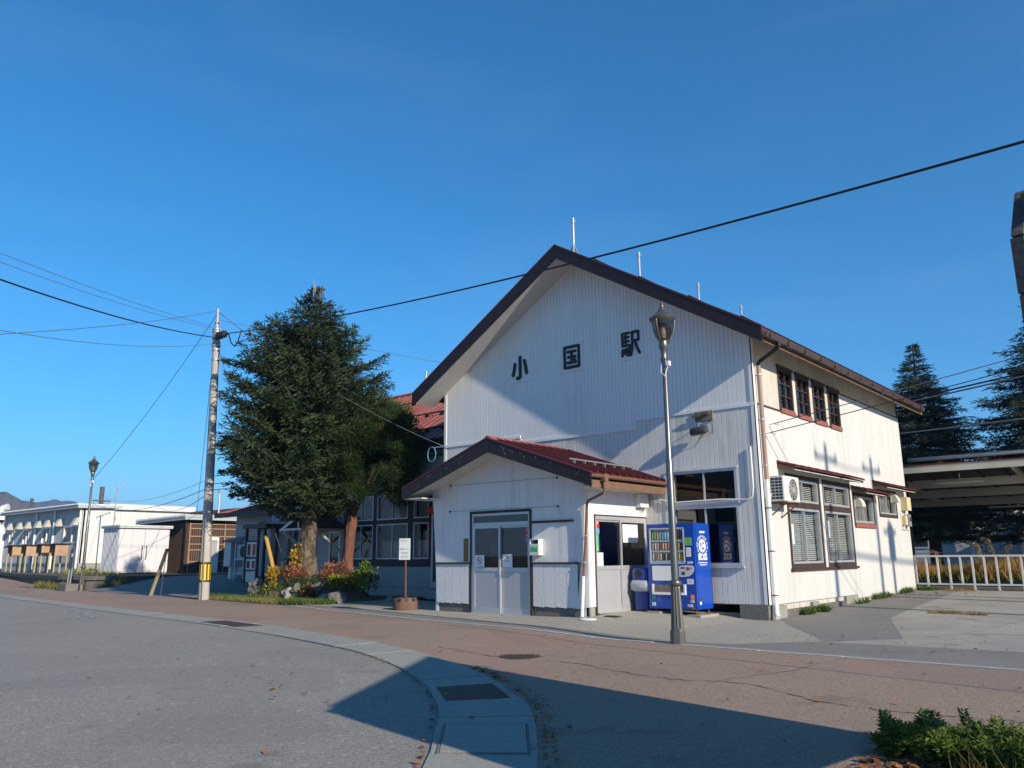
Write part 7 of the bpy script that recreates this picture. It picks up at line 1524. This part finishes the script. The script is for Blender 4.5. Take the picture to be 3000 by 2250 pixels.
rk = [(-16.0, -1.9, 0.30, 'rock', 'upright brown grey rock at the left end of the bed'), (-15.55, -1.75, 0.24, 'rock', 'second brown rock right of the upright one'), (-14.0, -2.1, 0.22, 'rock_pale', 'pale streaked rock before the yellow sleeve'), (-13.75, -1.95, 0.24, 'rock', 'grey rock right beside the pale streaked one'),
      (-12.75, -1.75, 0.22, 'rock_pale', 'whitish rock in the sun below the red shrub'), (-12.5, -1.6, 0.20, 'rock_pale', 'small whitish rock next to the shaded boulder'), (-12.2, -1.7, 0.34, 'rock', 'large shaded boulder at the right end of the bed'), (-13.3, -1.6, 0.20, 'rock', 'low rock below the fir trunk'), (-11.5, -0.3, 0.14, 'rock_pale', 'flat pale stone on the earth near the wing wall')]
for i, (x, y, s_, m, lab) in enumerate(rk): rock(x, y, s_, m, lab, 0.8, i + 1)
def shrub(name, label, c, rad, n, m, ll=0.07, lw=0.022, h=None, stems=6, group=None, up=0.4, cl=10):
    t = thing(name, label, 'shrub', (c[0], c[1], mz(c[0], c[1])), group); z0 = mz(c[0], c[1]); P = []; D = []; T = []
    for _ in range(cl):
        v = nrg.normal(size=3); v /= np.linalg.norm(v); v[2] = abs(v[2]); q = np.array([c[0] + v[0] * rad[0] * 0.75, c[1] + v[1] * rad[1] * 0.75, z0 + rad[2] * (0.35 + 0.6 * v[2])]); k = n // cl
        w = nrg.normal(size=(k, 3)); w /= np.linalg.norm(w, axis=1)[:, None]; P.append(q + w * np.array(rad)[None, :] * 0.34 * nrg.random((k, 1)) ** 0.5); D.append(w + np.array([0, 0, up])); T.append(np.clip(nrg.random(k) * 0.8 + 0.25 * w[:, 2] + rnd.uniform(-.15, .15), 0, 1))
    mb = MB()
    for _ in range(stems):
        a = rnd.random() * 6.28; mb.tube([(c[0] + 0.05 * math.cos(a), c[1] + 0.05 * math.sin(a), z0 - 0.03), (c[0] + rad[0] * 0.5 * math.cos(a), c[1] + rad[1] * 0.5 * math.sin(a), z0 + rad[2] * 0.8)], [0.012, 0.005], 5)
    mb.build('stems', 'bark_cedar', t, fix=False, kind='stuff'); N_ = sum(map(len, P)); blades('leaves', np.concatenate(P), np.concatenate(D), ll * (0.6 + 0.8 * nrg.random(N_)), lw, np.concatenate(T), m, t, 1)
shrub('azalea_shrub', 'reddening azalea shrub between the two trunks', (-13.2, -0.8), (0.75, 0.55, 0.62), 1500, 'leaf_red')
shrub('azalea_shrub', 'dull red azalea shrub left of the fir trunk', (-14.45, -1.6), (0.5, 0.4, 0.48), 900, 'leaf_red')
shrub('azalea_shrub', 'small red sprig shrub among the pale rocks', (-13.2, -1.95), (0.25, 0.22, 0.40), 320, 'leaf_red')
shrub('yellow_shrub', 'bright yellow leaved shrub leaning on the fir trunk', (-14.75, -1.3), (0.28, 0.25, 1.05), 420, 'leaf_yellow', 0.09, 0.035)
shrub('yellow_shrub', 'orange yellow shrub at the foot of the yellow sleeve', (-15.1, -1.95), (0.30, 0.25, 0.50), 420, 'leaf_yellow', 0.08, 0.028)
shrub('lime_shrub', 'lime and yellow shrub at the foot of the yew', (-12.7, -0.95), (0.75, 0.5, 0.52), 1300, 'leaf_lime', 0.075, 0.03)
shrub('lime_shrub', 'green leafy sprout right of the yew trunk', (-12.65, -0.25), (0.4, 0.35, 0.85), 600, 'leaf_green', 0.08, 0.03)
shrub('dark_shrub', 'dark green shrub between yellow sleeve and fir', (-14.9, -1.0), (0.55, 0.4, 0.55), 900, 'leaf_dark', 0.08, 0.02)
shrub('weed_clump', 'thin dry weed clump behind the upright rock', (-15.5, -1.2), (0.5, 0.3, 0.55), 380, 'grass_blades', 0.09, 0.012)
shrub('weed_clump', 'yellow green weed clump right of the brown rocks', (-14.95, -2.15), (0.30, 0.2, 0.32), 320, 'leaf_lime', 0.06, 0.018)
def grass(name, label, cat, pts, hgt, m, n, w=0.006, lean=0.35):
    P = []; 
    for (x, y, rx, ry, k) in pts:
        a = nrg.random(k) * 6.283; r = np.sqrt(nrg.random(k)); xx, yy = x + rx * r * np.cos(a), y + ry * r * np.sin(a); P.append(np.stack([xx, yy, np.array([mz(p, q) for p, q in zip(xx, yy)]) - 0.01], 1))
    P = np.concatenate(P); D = np.concatenate([nrg.normal(size=(len(P), 2)) * lean, np.ones((len(P), 1))], 1)
    o = blades(name, P, D, hgt * (0.5 + 0.9 * nrg.random(len(P))), w, np.clip(nrg.random(len(P)), 0, 1), m, None, 1, 'stuff', None, 0.3); o['label'] = label; o['category'] = cat; return o
grass('dry_grass', 'short dry grass along the front of the planting bed', 'grass', [(-15.4, -2.45, 1.4, 0.35, 3200), (-13.6, -2.55, 1.3, 0.45, 3600), (-12.9, -2.3, 0.8, 0.5, 1500), (-17.3, -2.3, 1.2, 0.45, 900)], 0.13, 'grass_blades', 0)
grass('green_grass', 'fresh green grass tufts at the pavement edge of the bed', 'grass', [(-12.9, -2.75, 0.7, 0.22, 1500), (-12.7, -2.2, 1.0, 0.4, 2000), (-16.2, -2.35, 0.9, 0.25, 1100), (-13.9, -1.9, 1.1, 0.25, 900), (-18.2, -2.0, 0.6, 0.4, 500)], 0.15, 'grass_green', 0, 0.009)
grass('bed_grass', 'long dark grass hanging over the rocks of the bed', 'grass', [(-13.9, -1.75, 0.55, 0.25, 700), (-13.5, -1.7, 0.4, 0.25, 500)], 0.34, 'leaf_dark', 0, 0.007, 0.55)
grass('terrace_weeds', 'weeds along the retaining kerb at the far left', 'weeds', [(-31.5, -1.9, 0.9, 0.25, 500), (-34, -1.6, 1.2, 0.2, 350), (-29.6, -0.4, 0.5, 0.5, 300)], 0.30, 'grass_blades', 0, 0.012)
o = grass('terrace_grass', 'low yellow green growth on the terrace by the shed', 'grass', [(-37, 1.6, 3.0, 0.8, 300), (-32.5, 0.3, 1.6, 0.5, 160)], 0.20, 'leaf_lime', 0, 0.02); o.location.z = 0.18
grass('wall_weeds', 'green weeds at the foot of the yard wall', 'weeds', [(0.16, 1.75, 0.09, 0.28, 260), (0.20, 2.45, 0.14, 0.14, 420), (0.12, 7.2, 0.10, 0.7, 420), (0.10, 9.6, 0.12, 0.5, 320), (0.35, 10.9, 0.3, 0.2, 260), (0.25, 5.2, 0.08, 0.5, 90)], 0.16, 'grass_green', 0, 0.012, 0.6)
grass('yard_dry_grass', 'dry brown grass tuft growing from the yard crack', 'grass', [(2.6, 3.1, 0.35, 0.09, 330), (3.2, 3.0, 0.25, 0.05, 160), (1.2, 10.8, 0.5, 0.1, 200)], 0.10, 'grass_gold', 0, 0.006, 0.8)
# pampas and golden grass beyond the platform
PX = []; 
n = 9000; x = nrg.uniform(-4.5, 7.5, n); y = nrg.uniform(20.4, 24.5, n); hg = 0.9 + 0.55 * (0.5 + 0.5 * np.sin(x * 1.3 + 0.6)) * nrg.random(n)
o = blades('golden_grass', np.stack([x, y, np.full(n, -0.05)], 1), np.concatenate([nrg.normal(size=(n, 2)) * 0.28, np.ones((n, 1))], 1), hg, 0.022, np.clip(0.5 + 0.4 * np.sin(x * 1.9) + nrg.normal(size=n) * 0.25, 0, 1), 'grass_gold', None, 1, 'stuff', None, 0.35); o['label'] = 'golden autumn grass behind the white fence'; o['category'] = 'grass'
o = blades('green_undergrowth', np.stack([nrg.uniform(-4.5, 7.5, 3500), nrg.uniform(20.2, 21.4, 3500), np.full(3500, -0.05)], 1), np.concatenate([nrg.normal(size=(3500, 2)) * 0.4, np.ones((3500, 1))], 1), 0.3 + 0.45 * nrg.random(3500), 0.03, nrg.random(3500), 'leaf_green', None, 1, 'stuff', None, 0.4); o['label'] = 'green undergrowth at the foot of the golden grass'; o['category'] = 'plants'
pl_lab = ['first', 'second', 'third', 'fourth', 'fifth', 'sixth', 'seventh', 'eighth']
for i, (x, y, h) in enumerate(((-0.1, 22, 1.75), (0.25, 22.5, 1.95), (0.6, 21.8, 1.65), (1.25, 22.2, 1.9), (1.6, 23, 2.0), (2.3, 22, 1.6), (-1.8, 22.4, 1.45), (-3.1, 21.6, 1.4))):
    t = thing('pampas_plume', 'feathery pampas plume above the fence, %s from the left' % pl_lab[[7 - 0 if False else [7, 6, 0, 1, 2, 3, 4, 5].index(i)][0]], 'pampas grass', (x, y, 0), 'pampas plumes'); k = rnd.choice((-1, 1)) * 0.25
    S = [(x, y, 0), (x + k * 0.2, y, h * 0.6), (x + k * 0.6, y, h * 0.95), (x + k * 1.6, y, h)]; MB().tube(S, [0.012, 0.010, 0.008, 0.004], 5).build('stem', 'stake_wood', t)
    nn = 260; tt = nrg.random(nn); q = np.array(S[1])[None, :] * 0 + np.stack([np.interp(0.55 + 0.45 * tt, [0, .6, .95, 1], [p[j] for p in S]) for j in range(3)], 1); blades('plume', q + nrg.normal(size=(nn, 3)) * 0.02, np.stack([k * 3 * np.ones(nn) + nrg.normal(size=nn) * 0.6, nrg.normal(size=nn) * 0.6, -0.6 + nrg.normal(size=nn) * 0.5], 1), 0.16 + 0.12 * nrg.random(nn), 0.006, nrg.random(nn), 'plume', t, 1)
# near shrub bed at the lower right
def sprig_bed():
    defs = []
    for i in range(125):
        u = rnd.random(); x = 5.02 + 1.75 * u + rnd.uniform(-0.08, 0.12); y = -9.55 + rnd.uniform(-0.35, 0.25) - 0.75 * u * rnd.random(); defs.append((x, y, rnd.uniform(0.13, 0.30) * (0.85 + 0.6 * u)))
    return defs
NB = thing('near_shrub', 'low leafy green shrub bed at the lower right corner', 'shrub', (5.8, -9.9, gz(5.8, -9.9)))
P = []; D = []; L_ = []; T = []; stem = MB()
for (x, y, h) in sprig_bed():
    z = gz(x, y); lx, ly = rnd.uniform(-.10, .10), rnd.uniform(-.10, .10); stem.tube([(x, y, z - 0.02), (x + lx * 0.5, y + ly * 0.5, z + h * 0.6), (x + lx, y + ly, z + h)], [0.006, 0.004, 0.002], 4, cap=False)
    for br in range(4):
        bx, by = x + rnd.uniform(-.07, .07), y + rnd.uniform(-.07, .07); bh = h * rnd.uniform(0.55, 1.0); n = 46
        a = np.arange(n) * 2.4 + rnd.random() * 6; s_ = (np.arange(n) / n) ** 0.8
        P.append(np.stack([bx + lx * s_ + 0.008 * np.cos(a), by + ly * s_ + 0.008 * np.sin(a), z + bh * (0.25 + 0.75 * s_)], 1)); D.append(np.stack([np.cos(a), np.sin(a), 0.05 + 0.6 * s_], 1)); L_.append((0.058 * (1.15 - 0.4 * s_)) * (0.8 + 0.4 * nrg.random(n))); T.append(np.clip(0.15 + 0.7 * s_ * nrg.random(n) + 0.2 * nrg.random(n), 0, 1))
stem.build('stems', 'bark_cedar', NB, fix=False, kind='stuff'); blades('leaves', np.concatenate(P), np.concatenate(D), np.concatenate(L_), 0.0095, np.concatenate(T), 'leaf_green', NB, 1)
tag(sheet('bed_soil', [(4.95, -9.5), (5.5, -9.15), (7.6, -8.9), (7.6, -11.6), (5.9, -11.2), (5.2, -10.2)], 'earth', 0.008), 'dark soil', 'soil'); col.objects['bed_soil'].pop('category', None)
def grass2(name, label, cat, x0, x1, y0, y1, n, h, m, w, lean):
    x = nrg.uniform(x0, x1, n); y = nrg.uniform(y0, y1, n); z = np.array([gz(p, q) for p, q in zip(x, y)])
    o = blades(name, np.stack([x, y, z], 1), np.concatenate([nrg.normal(size=(n, 2)) * lean, np.ones((n, 1))], 1), h * (0.4 + nrg.random(n)), w, nrg.random(n), m, None, 1, 'stuff', None, 0.35); o['label'] = label; o['category'] = cat
grass2('bed_dry_stalks', 'dry seed stalks in the lower right shrub bed', 'grass', 5.7, 7.0, -11.0, -9.7, 500, 0.26, 'grass_gold', 0.0025, 0.7)
grass2('bed_green_grass', 'green grass blades in the lower right shrub bed', 'grass', 5.9, 7.0, -11.2, -10.2, 260, 0.22, 'grass_green', 0.004, 0.6)
# fallen leaves
def leaves(name, label, n, f, size=0.045, dz=0.01, tilt=0.5, m='leaf_fallen'):
    P = np.array([f() for _ in range(n)]); z = np.array([gz(a, b) for a, b in P]) + dz + nrg.random(n) * 0.012
    a = nrg.random(n) * 6.283; D = np.stack([np.cos(a), np.sin(a), nrg.normal(size=n) * 0.12], 1); Ls = size * (0.6 + 0.9 * nrg.random(n)); off = D * (Ls / 2)[:, None]
    n_ = n; U = np.stack([-np.sin(a), np.cos(a), nrg.normal(size=n) * 0.25], 1); base = np.stack([P[:, 0], P[:, 1], z], 1) - off
    V = np.stack([base, base + D * (Ls * 0.5)[:, None] - U * (Ls * 0.3)[:, None] + np.array([0, 0, 0.006]), base + D * Ls[:, None] + np.array([0, 0, 0.008]), base + D * (Ls * 0.5)[:, None] + U * (Ls * 0.3)[:, None] + np.array([0, 0, 0.006])], 1).reshape(-1, 3)
    me = bpy.data.meshes.new(name); me.from_pydata(V.tolist(), [], [(4 * i, 4 * i + 1, 4 * i + 2, 4 * i + 3) for i in range(n)])
    at = me.attributes.new('tone', 'FLOAT', 'POINT'); at.data.foreach_set('value', np.repeat(nrg.random(n), 4).astype(np.float32)); me.materials.append(MATS[m])
    o = link(name, me, None, 'stuff'); o['label'] = label; o['category'] = 'leaves'
leaves('road_leaves', 'scattered fallen leaves on the road', 60, lambda: (rnd.uniform(-9, 3.2), rnd.uniform(-14, -8.6) - 0.0), 0.06, 0.0)
leaves('pavement_leaves', 'scattered fallen leaves on the red pavement', 150, lambda: (rnd.uniform(-4, 7.5), rnd.uniform(-11.5, -5.0)), 0.05)
leaves('gutter_leaves', 'brown leaves gathered along the gutter edge', 260, lambda: (lambda p: (p.x + abs(rnd.gauss(0, 0.09)) + 0.03, p.y + rnd.gauss(0, 0.05) + 0.04))(at_len(outer_d, near(outer_d, Vector((-0.6, -8.5, 0))) + rnd.random() ** 1.2 * 5.4)), 0.05)
leaves('curb_leaves', 'brown leaves along the inner gutter joint', 90, lambda: (lambda p: (p.x - 0.03 - abs(rnd.gauss(0, 0.03)), p.y - 0.03))(at_len(inner_d, near(inner_d, Vector((-3, -8.4, 0))) + rnd.random() * 7.5)), 0.045, -0.004)
leaves('bed_leaves', 'thick brown leaf litter in the lower right shrub bed', 2300, lambda: (rnd.uniform(5.0, 7.3), rnd.uniform(-11.4, -9.1)), 0.065, 0.012)
leaves('bed_edge_leaves', 'leaves drifted against the shrub bed edge', 130, lambda: (rnd.gauss(5.05, 0.13), rnd.gauss(-9.45, 0.16)), 0.06, 0.012)
leaves('yard_leaves', 'leaves scattered on the concrete yard', 160, lambda: (rnd.uniform(1.0, 6.5), rnd.choice((rnd.gauss(-3.2, 0.35), rnd.gauss(8.7, 1.0), rnd.uniform(-3, 10)))), 0.055)
leaves('wall_leaves', 'brown leaves along the foot of the yard wall', 220, lambda: (abs(rnd.gauss(0.25, 0.35)), rnd.gauss(8.3, 1.3)), 0.05)
leaves('terrace_leaves', 'rust coloured leaves below the retaining kerb', 300, lambda: (rnd.uniform(-36, -28.8), -1.9 + rnd.gauss(0, 0.15)), 0.09)
# ------------------------------------------------------------------ air between here and the hills
hz_ = MB().box(-4600, 3800, -3800, 4800, -6, 215).build('haze', 'sign_white', None, kind='stuff')
hm = bpy.data.materials.new('haze_air'); hm.use_nodes = True; N = hm.node_tree.nodes; N.remove(N['Principled BSDF'])
pv = N.new('ShaderNodeVolumePrincipled'); pv.inputs['Color'].default_value = (0.45, 0.66, 1.0, 1); pv.inputs['Density'].default_value = 0.00028; pv.inputs['Anisotropy'].default_value = 0.2
hm.node_tree.links.new(pv.outputs[0], N['Material Output'].inputs['Volume']); hz_.data.materials.clear(); hz_.data.materials.append(hm)
hz_['label'] = 'thin blue haze of the valley air'
